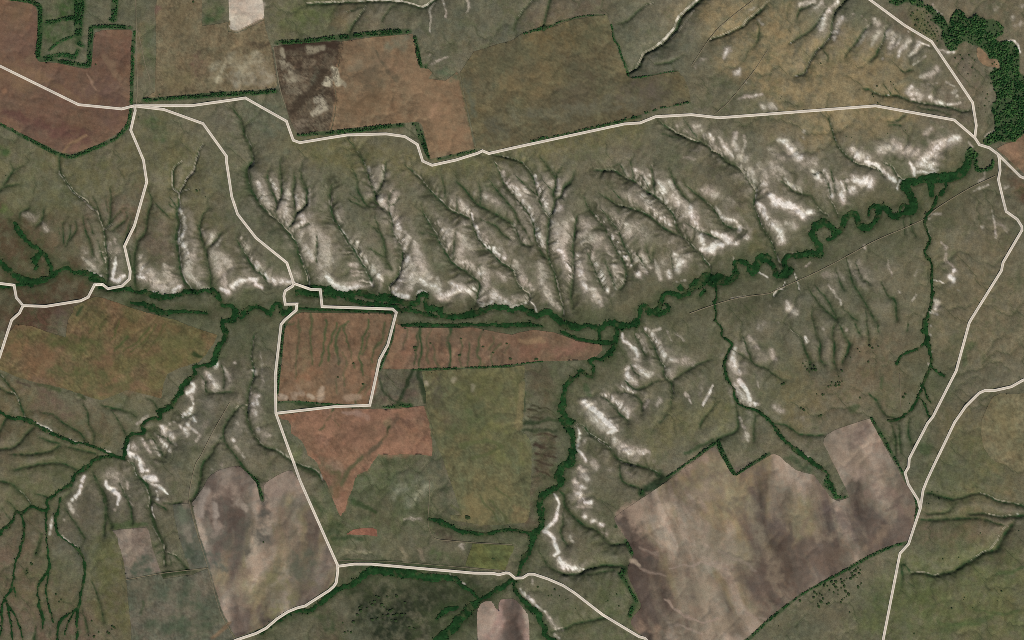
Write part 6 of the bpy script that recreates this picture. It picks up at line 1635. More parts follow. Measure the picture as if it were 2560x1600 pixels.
for (depth, cA, cB, rill), p in lines_g:
    k = 400 / 1512.0
    cA *= k; cB *= k
    RV = 46.0
    win, D, SG, SS, W, L = raster(p, RV, WX, WY)
    head = 0.25 + 0.75 * sstep(0, 45, SS)
    wob = vnoise(SS / 9.0, np.zeros_like(SS) + depth * 3.1, 2)
    c = depth * head * (2.3 * np.exp(-np.abs(D / (12 + 1.0 * depth)) ** 1.5) + 1.0 * np.exp(-(D / (W * 0.9 + 1.3)) ** 2))
    CARVE[win] = np.maximum(CARVE[win], c)
    v = sstep(1.35, 0.4, D / (W * (0.45 + 0.75 * wob) + 0.25)) * (0.9 * sstep(-4, 10, SS) + 0.1) * (0.62 + 0.38 * sstep(.25, .6, wob))
    halo = 0.38 * np.exp(-(D / (W * 2.2 + 2.0)) ** 2) * head
    VEG[win] = np.maximum(VEG[win], np.maximum(v, halo))
    side = (SG < 0)
    for wd, m in ((cA, side), (cB, ~side)):
        if wd > 0:
            nn = fbm(SS + wd, D, 16, 3, 12)
            ww = wd * np.clip(0.25 + sstep(0.2, 0.75, vnoise(SS / 26.0, np.zeros_like(SS) + wd * 1.7 + depth, 7)) * 1.1, 0, 1.4)
            t = (D - W * 0.55) / np.maximum(ww, 0.6)
            cc = sstep(-0.15, 0.12, t) * sstep(1.2, 0.35, t + nn * 0.9) * (0.62 + 0.35 * sstep(0.3, 0.8, nn + 0.5)) * head
            CH[win] = np.maximum(CH[win], np.where(m, cc, 0))
    if rill > 0:
        wig = fbm(SS, D * 0.5, 14, 2, 15) * 7
        u = (SS + wig + D * 0.55 + np.where(side, 3.3, 0)) / 5.6
        r1 = np.abs(vnoise(u, np.where(side, 11.5, 3.5) + D * 0 + depth, 16) * 2 - 1)
        r2 = np.abs(vnoise(u * 0.45 + 9, np.where(side, 21.5, 13.5) + D * 0 + depth, 18) * 2 - 1)
        rl = np.maximum(sstep(0.34, 0.0, r1) * sstep(25, 8, D), sstep(0.17, 0.0, r2) * sstep(44, 16, D))
        rl *= sstep(0.6, 3.0, D - W) * rill * (0.3 + 0.9 * sstep(0.35, 0.7, vnoise(SS / 30.0, D / 60.0 + np.where(side, 4, 9) + depth, 19)))
        RILL[win] = np.maximum(RILL[win], rl)

# side branches: short rills that join every gully from both banks
TRIB = np.zeros(X.shape, np.float32)
rb = np.random.default_rng(5)
for (depth, cA, cB, rill), p in lines_g:
    seg = np.hypot(*np.diff(p[:, :2], axis=0).T); cum = np.concatenate([[0], np.cumsum(seg)]); L = cum[-1]
    if L < 26: continue
    pos = 8.0; sd_ = 1
    while pos < L - 4:
        i = min(np.searchsorted(cum, pos), len(p) - 1); a_, b_ = p[i - 1, :2], p[i, :2]
        tg = (b_ - a_) / (np.hypot(*(b_ - a_)) + 1e-6)
        an = math.atan2(-tg[1], -tg[0]) + sd_ * math.radians(rb.uniform(28, 68))
        ln = rb.uniform(7, 15 + 1.6 * depth) * (0.6 + 0.9 * rill)
        q = [[*a_, 0.85]]
        for k in range(4):
            an += rb.uniform(-0.35, 0.35); q.append([q[-1][0] + math.cos(an) * ln / 4, q[-1][1] + math.sin(an) * ln / 4, 0.85 - 0.14 * (k + 1)])
        forks = [np.array(q)]
        if ln > 16:
            f = q[2]; an2 = an - sd_ * rb.uniform(0.6, 1.0)
            forks.append(np.array([f, [f[0] + math.cos(an2) * ln * .3, f[1] + math.sin(an2) * ln * .3, .5], [f[0] + math.cos(an2 + .2) * ln * .5, f[1] + math.sin(an2 + .2) * ln * .5, .3]]))
        for q in forks:
            if q[:, 0].min() < -60 or q[:, 0].max() > 2620 or q[:, 1].min() < -60 or q[:, 1].max() > 1660: continue
            win, D, SG, SS, W, _ = raster(q, 6.0, X, Y)
            st_ = rb.uniform(0.45, 1.0)
            TRIB[win] = np.maximum(TRIB[win], st_ * sstep(2.6, 0.3, D / (W + 0.55)) * (W / 0.85))
        pos += rb.uniform(5, 15); sd_ = -sd_ if rb.random() < 0.75 else sd_
CARVE += TRIB * 3.6
KX = WX + (CX - WX) * 0.35; KY = WY + (CY - WY) * 0.35
for h, t in rows(CHALK):
    s = float(h[0]); p = P(t); p = smooth_line(p, 3)
    R = p[:, 2].max() * 1.7 + 12
    win, D, SG, SS, W, L = raster(p, R, KX, KY)
    soft = np.clip(W, 0.8, None) * 1.25
    t_ = D / (soft + 0.5)
    nn = fbm(X[win] + 31 * s, Y[win], 8, 3, 20, 0.6)
    small = p[:, 2].max() < 4.2
    cc = s * sstep(1.75, 0.1, t_ + nn * (1.5 if small else 0.8))
    if small: cc = cc * (0.55 + 0.6 * vnoise(SS / 7.0, D / 5.0 + s * 9, 21))
    CH[win] = np.maximum(CH[win], cc)

CARVE += RILL * 4.5
brk = fbm(X, Y, 3.6, 3, 4, 0.65)
H = H - CARVE + np.clip(CH, 0, 1) * brk * 3.2 + np.clip(CH, 0, 1) * fbm(X, Y, 12, 2, 13) * 4
# stream beds
for k, p in lines_r:
    dep = {'M': 5.5, 'W': 5, 'S': 4.5, 'B': 4.5, 'V': 6, 'D': 1.6}[k]
    win, D, SG, SS, W, L = raster(p, 30, WX, WY)
    H[win] -= 0.6 * dep * sstep(1.5, 0.75, D / (W + 1.0)) * (1 if k != 'D' else .6)

def edge_ring():
    m = np.ones(X.shape, bool); m[NR + 6:NY - NR - 6, NR + 6:NX - NR - 6] = False
    return m
# ---- run-off: flood the relief from its rim, follow each cell down, count what drains through it
import heapq
def blur(A, n):
    for _ in range(n):
        A = (np.roll(A, 1, 0) + np.roll(A, -1, 0) + A) / 3; A = (np.roll(A, 1, 1) + np.roll(A, -1, 1) + A) / 3
    return A
fine = (slice(NR, NY - NR), slice(NR, NX - NR))
Hf = blur(H, 2)[fine] + fbm(X[fine], Y[fine], 7, 2, 23) * 1.6
nyf, nxf = Hf.shape
def runoff(Hf):
    ny, nx = Hf.shape; n = ny * nx
    hl = Hf.ravel().tolist(); done = bytearray(n); par = [-1] * n; order = []
    hp = []
    for i in range(nx): hp.append((hl[i], i)); hp.append((hl[n - nx + i], n - nx + i)); done[i] = 1; done[n - nx + i] = 1
    for j in range(1, ny - 1): hp.append((hl[j * nx], j * nx)); hp.append((hl[j * nx + nx - 1], j * nx + nx - 1)); done[j * nx] = 1; done[j * nx + nx - 1] = 1
    fill = [0.0] * n
    heapq.heapify(hp); push, pop = heapq.heappush, heapq.heappop
    offs = (1, -1, nx, -nx, nx + 1, nx - 1, -nx + 1, -nx - 1)
    while hp:
        z, c = pop(hp); order.append(c); fill[c] = z - hl[c]
        x = c % nx
        for o in offs:
            d = c + o
            if d < 0 or d >= n or done[d]: continue
            done[d] = 1; par[d] = c
            zd = hl[d]
            push(hp, (zd if zd > z else z + 1e-5, d))
    acc = [1.0] * n
    for c in reversed(order):
        p_ = par[c]
        if p_ >= 0: acc[p_] += acc[c]
    return np.array(acc).reshape(ny, nx), np.array(fill).reshape(ny, nx)
LA = np.zeros(X.shape, np.float32); acc_, fill_ = runoff(Hf); LA[fine] = np.log10(acc_) * sstep(0.9, 0.15, blur(fill_, 1)); LA = LA * (1 - 0.9 * sstep(40, 14, dr))
flow = sstep(1.55, 2.6, LA); flow_b = blur(sstep(1.2, 2.6, LA), 2); rillf = sstep(0.75, 1.7, LA)
bad = blur(np.clip(CH, 0, 1), 10) ** 0.7
zone = sstep(0.0, 0.20, blur(np.clip(CH, 0, 1), 60))
H = H - 2.6 * flow_b - 1.4 * flow - (5.5 + 5 * zone) * blur(sstep(1.6, 3.0, LA), 5) - (1.5 + 5.0 * zone) * blur(sstep(1.1, 2.2, LA), 3) - bad * (3.2 * blur(rillf, 1) + 3.0 * blur(rillf, 3))
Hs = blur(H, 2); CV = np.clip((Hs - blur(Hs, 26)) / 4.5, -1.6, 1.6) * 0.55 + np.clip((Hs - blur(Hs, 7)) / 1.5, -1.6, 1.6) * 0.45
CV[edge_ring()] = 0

# ---- colours of the ground cover (real-world albedo; light and shade come from the sun and the relief, save on the painted lips)
def paint(col, rowtext, gx, gy, nz=0.55, wf=1.0):
    for h, t in rows(rowtext):
        c = lin([float(q) for q in h[0].split(',')]); s = float(h[1])
        p = smooth_line(P(t), 3)
        R = p[:, 2].max() * 1.6 + 10
        win, D, SG, SS, W, L = raster(p, R, gx, gy)
        big = p[:, 2].max() > 8
        nn = fbm(X[win] + c[0] * 900, Y[win] + c[1] * 900, 9 + p[:, 2].max() * 0.7, 4, 10, 0.6)
        al = s * sstep(1.6, 0.2 if big else 0.5, D / (W * wf + (0.3 if big else 0.7)) + nn * (nz * 3.4 if big else 0.4))
        al = np.clip(al * (1.0 if big else 1.3), 0, 1)
        if big: al = al * (0.35 + 0.75 * sstep(-0.22, 0.16, fbm(X[win] + c[2] * 700, Y[win], 15, 4, 17, 0.65)))
        al = np.clip(al, 0, 1)[..., None]
        for cv in col: cv[win] = cv[win] * (1 - al) + c * al

base_a, base_b, base_c = lin((104, 97, 78)), lin((96, 94, 74)), lin((112, 103, 86))
n_a = sstep(-0.22, 0.22, fbm(X, Y, 120, 4, 2))[..., None]; n_b = sstep(-0.05, 0.3, fbm(X, Y, 60, 4, 9))[..., None]
GC = (base_a * (1 - n_a) + base_b * n_a); GC = GC * (1 - 0.6 * n_b) + base_c * 0.6 * n_b
paint([GC], TINTS, CX, CY)
# streaks of grazing, old furrows and drainage that lean down the slope
st = fbm(X * 0.55 + Y * 0.12, Y * 0.16, 4.5, 3, 17, 0.6, 0.9)
md = fbm(X, Y, 22, 4, 21, 0.6); fn = fbm(X, Y, 5.2, 3, 22, 0.65)
GC = GC * np.array([0.97, 1.0, 0.95]); fn2 = fbm(X, Y, 2.7, 2, 4, 0.7)
hx = fbm(X, Y, 9, 3, 18, 0.65); hx2 = fbm(X, Y, 40, 3, 7, 0.6)
def grain(C, k=1.0):
    C = C * np.clip(1 + k * (0.42 * md + 0.42 * fn + 0.22 * fn2 + 0.36 * st), 0.42, 1.9)[..., None]
    return C * (1 + k * (hx + hx2)[..., None] * np.array([0.10, 0.0, -0.10]))
GC = grain(GC)
gr = sstep(0.06, 0.24, fbm(X, Y, 34, 4, 0, 0.62) + 0.35 * fbm(X, Y, 6, 2, 3))[..., None] * 0.3
GC = GC * (1 - gr) + lin((76, 84, 52)) * gr
vg = (sstep(150, 20, dr + 90 * fbm(X, Y, 40, 3, 4)) * 0.34)[..., None]
GC = GC * (1 - vg) + lin((76, 82, 54)) * vg

# thin pale soil on the crests of spurs, greener turf in the hollows between them
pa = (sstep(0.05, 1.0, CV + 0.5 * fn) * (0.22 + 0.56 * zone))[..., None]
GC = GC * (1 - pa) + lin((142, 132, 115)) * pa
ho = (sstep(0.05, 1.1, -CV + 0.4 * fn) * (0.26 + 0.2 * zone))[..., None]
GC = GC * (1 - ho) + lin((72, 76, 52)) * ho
fa = (flow * sstep(-0.25, 0.15, fbm(X, Y, 50, 3, 12) + 0.1) * 0.6)[..., None]
GC = GC * (1 - fa) + lin((58, 66, 42)) * fa
fb = (flow_b * 0.3)[..., None]; GC = GC * (1 - fb) + lin((72, 76, 54)) * fb
FC = GC.copy()
field_sdf = []
for (name, label, ca, cb, sc, ang, mot, outline) in FIELDS:
    poly = P(outline)
    win, sdf = poly_sdf(poly, 14, X + (WX - X) * (0.1 if mot < .3 else 0.5), Y + (WY - Y) * (0.1 if mot < .3 else 0.5))
    x, y = X[win], Y[win]
    an = math.radians(ang if ang != '-' else 0)
    n = sstep(-0.22, 0.22, fbm(x, y, sc, 4, len(label), 0.6))[..., None]
    u = x * math.cos(an) + y * math.sin(an); v = -x * math.sin(an) + y * math.cos(an)
    row = fbm(u * 0.06, v, 3.2, 2, 6, 0.6, 0.0); row2 = fbm(u * 0.05, v, 10, 2, 11, 0.6, 0.0)
    cc = lin(ca) * (1 - n) + lin(cb) * n
    f1 = fbm(x, y, 16, 4, 5 + len(label), 0.62); f2 = fbm(x, y, 4.2, 3, 7, 0.65)
    gx_ = x + 70 * fbm(x, y, 120, 3, 2); gy_ = y + 70 * fbm(x, y, 120, 3, 12)
    uu = gx_ * math.cos(an) + gy_ * math.sin(an); vv = -gx_ * math.sin(an) + gy_ * math.cos(an)
    sw = fbm(uu * 0.22, vv, 15, 4, 3, 0.62, 0.0) if mot else 1.35 * fbm(uu * 0.3, vv, 40, 5, 3, 0.55, 0.0); f1 = f1 * (1 if mot else 0.45)
    if mot == 0 and 'mauve' in label:
        qx = x + 150 * fbm(x, y, 190, 3, 4, .5); qy = y + 150 * fbm(x, y, 190, 3, 15, .5)
        qu = qx * math.cos(an) + qy * math.sin(an); qv = -qx * math.sin(an) + qy * math.cos(an)
        b1 = fbm(qu * .3, qv, 62, 5, 19, .55, 0.0); b2 = fbm(qu * .35, qv, 90, 4, 8, .5, 0.0)
        dk = sstep(0.0, 0.16, b1)[..., None] * .9; lt_ = sstep(0.0, 0.16, -b1)[..., None] * .8; ye = sstep(0.02, 0.2, b2)[..., None] * .55
        cc = cc * (1 - ye) + lin((136, 122, 86)) * ye
        cc = cc * (1 - dk) + lin((94, 81, 71)) * dk
        cc = cc * (1 - lt_) + lin((156, 138, 120)) * lt_
    q_ = 0.3 if 'mauve' in label else 1.0
    row = row * q_; row2 = row2 * q_; f2 = f2 * q_
    cc = cc * np.clip(1 + 0.22 * row + 0.22 * row2 + 0.6 * f1 + (0.4 + 0.6 * mot) * f2 + (0.2 + 0.4 * mot) * q_ * fn2[win] + ((1.0 if 'mauve' in label else 0.45) if mot == 0 else 0.25) * sw, .5, 1.7)[..., None]
    cc = cc * (1 + (hx + hx2)[win][..., None] * np.array([0.14, -0.05, -0.12]))
    m = (sdf > -6)[..., None]
    FC[win] = np.where(m, cc, FC[win])
    field_sdf.append((win, sdf))
paint([FC, GC], MARKS, CX, CY, 0.85)
for (name, label, ca, cb, sc, ang, mot, outline), (win, sdf) in zip(FIELDS, field_sdf):
    if mot > 0:
        x, y = X[win], Y[win]
        sp = sstep(0.04, 0.2, fbm(x, y, 3.4, 2, 8, 0.7) + 0.7 * fbm(x, y, 26, 3, 3))[..., None] * mot * 0.75
        tone = lin((60, 58, 38)) * 0.9 if mot < 0.9 else lin((58, 47, 36))
        lt = sstep(0.07, 0.24, fbm(x, y, 3.8, 2, 14, 0.7) + 0.7 * fbm(x, y, 30, 3, 13))[..., None] * mot * 0.35
        kk = 0.6 if mot < 0.9 else 0.85
        cc = FC[win] * (1 - sp * kk) + tone * sp * kk
        cc = cc * (1 - lt) + cc * 1.45 * lt
        FC[win] = np.where((sdf > -6)[..., None], cc, FC[win])

# chalk
tex = fbm(X, Y, 3.2, 3, 23, 0.7); tex2 = fbm(X, Y, 9, 3, 11, 0.6)
ch = np.clip(CH, 0, 1.5) * (1 - 0.75 * RILL) * (1 - 0.85 * TRIB)
ridge = blur(rillf, 1)
a_ch = np.clip(ch * (1.22 - 0.62 * ridge) + (tex * 0.55 + tex2 * 0.45) * sstep(0.04, 0.35, ch), 0, 1.25)
def chalk_over(C):
    c0 = lin((142, 132, 114)); c1 = lin((180, 169, 151)); c2 = lin((232, 224, 210))
    t1 = sstep(0.45, 0.95, a_ch)[..., None]; t2 = sstep(0.92, 1.25, a_ch)[..., None]
    cc = (c0 * (1 - t1) + c1 * t1) * (1 - t2) + c2 * t2
    hue = fbm(X, Y, 34, 2, 16)[..., None]
    cc = cc * (1 + hue * np.array([-.10, .04, -.02]))
    al = sstep(0.10, 0.72, a_ch)[..., None] * 0.96
    return C * (1 - al) + cc * al
soft_ch = blur(np.clip(ch, 0, 1), 22)
al = (sstep(0.0, 0.5, soft_ch) * (0.7 + 0.4 * tex + 0.4 * tex2))[..., None] * 0.85; al = np.clip(al, 0, .8)
GC = GC * (1 - al) + lin((130, 121, 105)) * al
GC = chalk_over(GC)
# speckle of bushes and bare spots over the chalk
spk = 0.6 * sstep(0.10, 0.26, fbm(X, Y, 2.9, 2, 12, 0.7) + 0.6 * fbm(X, Y, 34, 2, 5)) * sstep(0.1, 0.4, a_ch) * (1 - sstep(0.9, 1.1, a_ch))
GC = GC * (1 - 0.48 * spk[..., None]) + lin((60, 62, 44)) * 0.48 * spk[..., None]
# rills and gully grass
gg = sstep(-0.2, 0.25, fbm(X, Y, 30, 3, 19))[..., None]
g_dark = lin((48, 60, 36)) * (1 - gg) + lin((38, 62, 34)) * gg
GC = GC * (1 - 0.68 * RILL[..., None]) + lin((66, 66, 48)) * 0.68 * RILL[..., None]
tr_ = (0.74 * TRIB)[..., None]; GC = GC * (1 - tr_) + lin((60, 66, 44)) * tr_
va = np.clip(VEG * (1 + 0.5 * fn), 0, 1)[..., None]
GC = GC * (1 - va) + g_dark * va
# silt lips on incised channels and banks, painted bright on the sunlit flank
def lips(C, p, s):
    win, D, SG, SS, W, L = raster(p, p[:, 2].max() * 1.5 + 5, WX, WY)
    nn = 0.5 * vnoise(SS / 17.0, SS * 0 + s * 7, 3) + 0.5 * vnoise(SS / 5.0, D / 3 + s * 7, 5)
    al = np.clip(s * sstep(1.5, 0.5, D / (W * (0.2 + 0.7 * nn) + 0.15)) * (0.25 + 0.65 * sstep(.25, .65, nn)), 0, 1)[..., None]
    cc = lin((226, 216, 198)) if s > 0.95 else lin((186, 174, 152))
    C[win] = C[win] * (1 - al) + cc * al
for h, t in rows(LIPS): lips(GC, smooth_line(extend(P(t)), 4), float(h[0]))
for h, t in rows(CHALK):
    p = P(t)
    if p[:, 2].max() <= 2.4 and float(h[0]) >= 0.9 and len(p) > 1: lips(GC, smooth_line(p, 3), min(float(h[0]), 1.0))
# river corridors
RV = {}
for k, p in lines_r:
    win, D, SG, SS, W, L = raster(p, 44, WX, WY)
    if k not in RV: RV[k] = np.full(X.shape, -50.0, np.float32)
    s = (W * {'M': 1.02, 'W': 0.95, 'S': 1.1, 'D': 0.72, 'B': 0.85, 'V': 0.85}[k] + 0.45 - D) + (fbm(X[win], Y[win], 7, 3, 21, 0.65) * 7.5 + fbm(X[win], Y[win], 18, 2, 11) * 5) * np.clip(W / 4.2, 0.32, 1.3)
    RV[k][win] = np.maximum(RV[k][win], s)
# nothing grows on the carriageways
ROADD = np.full(X.shape, 99.0, np.float32)
for label, c in ROADS:
    win, D, *_q = raster(P(c), 14, X, Y); ROADD[win] = np.minimum(ROADD[win], D)
for k in RV: RV[k] = np.minimum(RV[k], np.where(ROADD < 12, ROADD - 5.0, 99))
def off_road(px, py, gap):
    u = np.clip(np.round((px - fx[0]) / STEP).astype(int), 0, len(fx) - 1) + NR; v = np.clip(np.round((py - fy[0]) / STEP).astype(int), 0, len(fy) - 1) + NR
    return ROADD[v, u] > gap
RC = np.zeros(GC.shape); rg = fbm(X, Y, 16, 4, 1, 0.6)
t = sstep(-0.2, 0.2, rg)[..., None]; t2 = sstep(0.02, 0.22, fbm(X, Y, 28, 3, 15, 0.6))[..., None]; t3 = sstep(0.08, 0.26, fbm(X, Y, 13, 3, 6, 0.6))[..., None]
RC = lin((24, 56, 24)) * (1 - t) + lin((34, 70, 33)) * t
RC = RC * (1 - t2 * 0.8) + lin((28, 70, 33)) * t2 * 0.55
RC = RC * (1 - t3 * 0.55) + lin((66, 68, 44)) * t3 * 0.75
RC = RC * np.clip(1 + 0.7 * fn + 0.5 * fn2, .4, 1.8)[..., None]
for k, s in RV.items():
    al = np.maximum(sstep(-20, 0, s + 14 * fbm(X, Y, 15, 3, 2)) * 0.55, sstep(-8, 1.5, s) * 0.8)[..., None] if k in 'MS' else np.maximum(sstep(-9, 1, s) * .35, sstep(-4, 1.5, s) * 0.7)[..., None]
    mudc = RC * 0.62 + lin((70, 62, 44)) * 0.38
    GC = GC * (1 - al) + mudc * al
# forest floor and belts
forest_mask = np.full(X.shape, -50.0)
for o in FOREST:
    win, sdf = poly_sdf(P(o), 14, WX, WY); forest_mask[win] = np.maximum(forest_mask[win], sdf)
al = (sstep(-3, 2, forest_mask) * 0.85)[..., None]; GC = GC * (1 - al) + lin((52, 74, 42)) * al
belt_lines = []
for label, sp, ht, courses in BELTS:
    for c in courses:
        p = smooth_line(P(c), 3); belt_lines.append(p)
        win, D, SG, SS, W, L = raster(p, 16, WX, WY)
        al = (sstep(1.6, 0.7, D / (W + 0.8)) * 0.7)[..., None]
        GC[win] = GC[win] * (1 - al) + lin((46, 70, 38)) * al
GC = np.clip(GC, 0.008, 0.85) * KAL; FC = FC * 0.95 + FC.mean(-1, keepdims=True) * np.array([1.1, 1.0, 0.8]) * 0.05; FC = np.clip(FC, 0.008, 0.85) * KAL; RC = np.clip(RC * np.array([.9, .86, .88]), 0.006, 0.6) * KAL

# ------------------------------------------------------------------ materials
def cover_material(name, fine=1.0, bump=0.4, rough=0.95, scale=0.16):
    m = bpy.data.materials.new(name); m.use_nodes = True
    nt = m.node_tree; N = nt.nodes; Lk = nt.links
    b = N["Principled BSDF"]; b.inputs["Roughness"].default_value = rough; b.inputs["Specular IOR Level"].default_value = 0.12
    at = N.new("ShaderNodeAttribute"); at.attribute_name = "cover"
    tc = N.new("ShaderNodeTexCoord")
    n1 = N.new("ShaderNodeTexNoise"); n1.inputs["Scale"].default_value = scale; n1.inputs["Detail"].default_value = 5; n1.inputs["Roughness"].default_value = 0.7
    n2 = N.new("ShaderNodeTexNoise"); n2.inputs["Scale"].default_value = scale * 0.28; n2.inputs["Detail"].default_value = 3
    Lk.new(tc.outputs["Object"], n1.inputs["Vector"]); Lk.new(tc.outputs["Object"], n2.inputs["Vector"])
    r1 = N.new("ShaderNodeMapRange"); r1.inputs["From Min"].default_value = 0.28; r1.inputs["From Max"].default_value = 0.72
    r1.inputs["To Min"].default_value = 1 - 0.36 * fine; r1.inputs["To Max"].default_value = 1 + 0.36 * fine
    r2 = N.new("ShaderNodeMapRange"); r2.inputs["From Min"].default_value = 0.3; r2.inputs["From Max"].default_value = 0.7
    r2.inputs["To Min"].default_value = 1 - 0.10 * fine; r2.inputs["To Max"].default_value = 1 + 0.10 * fine
    Lk.new(n1.outputs["Fac"], r1.inputs["Value"]); Lk.new(n2.outputs["Fac"], r2.inputs["Value"])
    mu = N.new("ShaderNodeMath"); mu.operation = 'MULTIPLY'; Lk.new(r1.outputs[0], mu.inputs[0]); Lk.new(r2.outputs[0], mu.inputs[1])
    vm = N.new("ShaderNodeVectorMath"); vm.operation = 'SCALE'
    Lk.new(at.outputs["Color"], vm.inputs[0]); Lk.new(mu.outputs[0], vm.inputs["Scale"])
    Lk.new(vm.outputs[0], b.inputs["Base Color"])
    if bump:
        bp = N.new("ShaderNodeBump"); bp.inputs["Strength"].default_value = bump; bp.inputs["Distance"].default_value = 1.2
        Lk.new(n1.outputs["Fac"], bp.inputs["Height"]); Lk.new(bp.outputs[0], b.inputs["Normal"])
    return m
M_ground = cover_material("steppe_ground", 0.9, 0.5)
M_field = cover_material("field_soil", 0.6, 0.25)
M_reed = cover_material("riverside_scrub", 1.1, 0.6)

def plain(name, c, var=0.2, scale=0.1, bump=0.3):
    m = bpy.data.materials.new(name); m.use_nodes = True
    nt = m.node_tree; N = nt.nodes; Lk = nt.links
    b = N["Principled BSDF"]; b.inputs["Roughness"].default_value = 0.95; b.inputs["Specular IOR Level"].default_value = 0.1
    tc = N.new("ShaderNodeTexCoord"); n1 = N.new("ShaderNodeTexNoise"); n1.inputs["Scale"].default_value = scale; n1.inputs["Detail"].default_value = 4
    Lk.new(tc.outputs["Object"], n1.inputs["Vector"])
    cr = N.new("ShaderNodeValToRGB"); c = lin(c)
    cr.color_ramp.elements[0].position = 0.3; cr.color_ramp.elements[1].position = 0.7
    cr.color_ramp.elements[0].color = (*(c * (1 - var)), 1); cr.color_ramp.elements[1].color = (*np.clip(c * (1 + var), 0, .9), 1)
    Lk.new(n1.outputs["Fac"], cr.inputs[0]); Lk.new(cr.outputs[0], b.inputs["Base Color"])
    return m
M_road = plain("chalk_road_verge", (230, 219, 201), 0.06, 0.03)
M_lane = plain("worn_road_lane", (200, 187, 168), 0.08, 0.05)
M_track = plain("dirt_track", (128, 117, 95), 0.15, 0.05)
M_bark = plain("bark", (70, 58, 46), 0.2, 1.0)
def leaf_material(name, ca, cb, cc):
    m = bpy.data.materials.new(name); m.use_nodes = True
    nt = m.node_tree; N = nt.nodes; Lk = nt.links
    b = N["Principled BSDF"]; b.inputs["Roughness"].default_value = 0.9; b.inputs["Specular IOR Level"].default_value = 0.1
    g = N.new("ShaderNodeNewGeometry")
    n1 = N.new("ShaderNodeTexNoise"); n1.inputs["Scale"].default_value = 0.011; n1.inputs["Detail"].default_value = 5; n1.inputs["Roughness"].default_value = 0.75
    Lk.new(g.outputs["Position"], n1.inputs["Vector"])
    add = N.new("ShaderNodeMath"); add.operation = 'MULTIPLY_ADD'; add.inputs[1].default_value = 0.5; 
    Lk.new(g.outputs["Random Per Island"], add.inputs[0]); Lk.new(n1.outputs["Fac"], add.inputs[2])
    cr = N.new("ShaderNodeValToRGB")
    e_ = cr.color_ramp.elements; e_[0].position = 0.45; e_[1].position = 1.05
    e_[0].color = (*lin(ca), 1); e_[1].color = (*lin(cc), 1)
    x_ = e_.new(0.75); x_.color = (*lin(cb), 1)
    Lk.new(add.outputs[0], cr.inputs[0]); Lk.new(cr.outputs[0], b.inputs["Base Color"])
    return m
M_leaf = leaf_material("forest_leaves", (24, 52, 26), (36, 70, 34), (74, 104, 56))
M_leaf2 = leaf_material("belt_leaves", (26, 56, 28), (40, 76, 40), (56, 96, 46))
M_leaf3 = leaf_material("scrub_leaves", (24, 52, 24), (32, 60, 30), (56, 78, 42))
M_bush = leaf_material("bush_leaves", (46, 58, 34), (52, 66, 38), (58, 74, 44))

# ------------------------------------------------------------------ mesh builders
coll = scene.collection
def to_world(x, y): return (x - 1280.0) * S, (800.0 - y) * S
def ground_z(x, y):
    u = np.clip((np.asarray(x, float) - fx[0]) / STEP, 0, len(fx) - 1.001); v = np.clip((np.asarray(y, float) - fy[0]) / STEP, 0, len(fy) - 1.001)
    i = u.astype(int); j = v.astype(int); u = u - i; v = v - j; i = i + NR; j = j + NR
    return (H[j, i] * (1 - u) + H[j, i + 1] * u) * (1 - v) + (H[j + 1, i] * (1 - u) + H[j + 1, i + 1] * u) * v

def build(name, co, faces, mat, cover=None, smooth=True, parent=None):
    me = bpy.data.meshes.new(name)
    nv = len(co); k = faces.shape[1]; nf = len(faces)
    me.vertices.add(nv); me.vertices.foreach_set("co", np.ascontiguousarray(co, np.float32).ravel())
    me.loops.add(nf * k); me.loops.foreach_set("vertex_index", np.ascontiguousarray(faces, np.int32).ravel())
    me.polygons.add(nf); me.polygons.foreach_set("loop_start", np.arange(0, nf * k, k, dtype=np.int32))
    me.polygons.foreach_set("use_smooth", np.full(nf, smooth))
    if cover is not None:
        at = me.attributes.new("cover", 'FLOAT_COLOR', 'POINT')
        c4 = np.ones((nv, 4), np.float32); c4[:, :3] = cover
        at.data.foreach_set("color", c4.ravel())
    me.update(calc_edges=True); me.validate()
    me.materials.append(mat)
    ob = bpy.data.objects.new(name, me); coll.objects.link(ob)
    if parent is not None: ob.parent = parent
    return ob
def tag(o, label=None, cat=None, group=None, kind=None):
    if label: o["label"] = label
    if cat: o["category"] = cat
    if group: o["group"] = group
    if kind: o["kind"] = kind
    return o

# the ground: one sheet out to the horizon
idx = np.arange(NX * NY).reshape(NY, NX)
quads = np.stack([idx[:-1, :-1], idx[1:, :-1], idx[1:, 1:], idx[:-1, 1:]], -1).reshape(-1, 4)
wx, wy = to_world(X, Y)
edge = np.ones(X.shape, bool); edge[NR:NY - NR, NR:NX - NR] = False
ground = build("ground", np.stack([wx, wy, H], -1).reshape(-1, 3), quads, M_ground, GC.reshape(-1, 3))
tag(ground, "grey-brown steppe with branching green gullies and bare white chalk slopes", None, None, "structure")

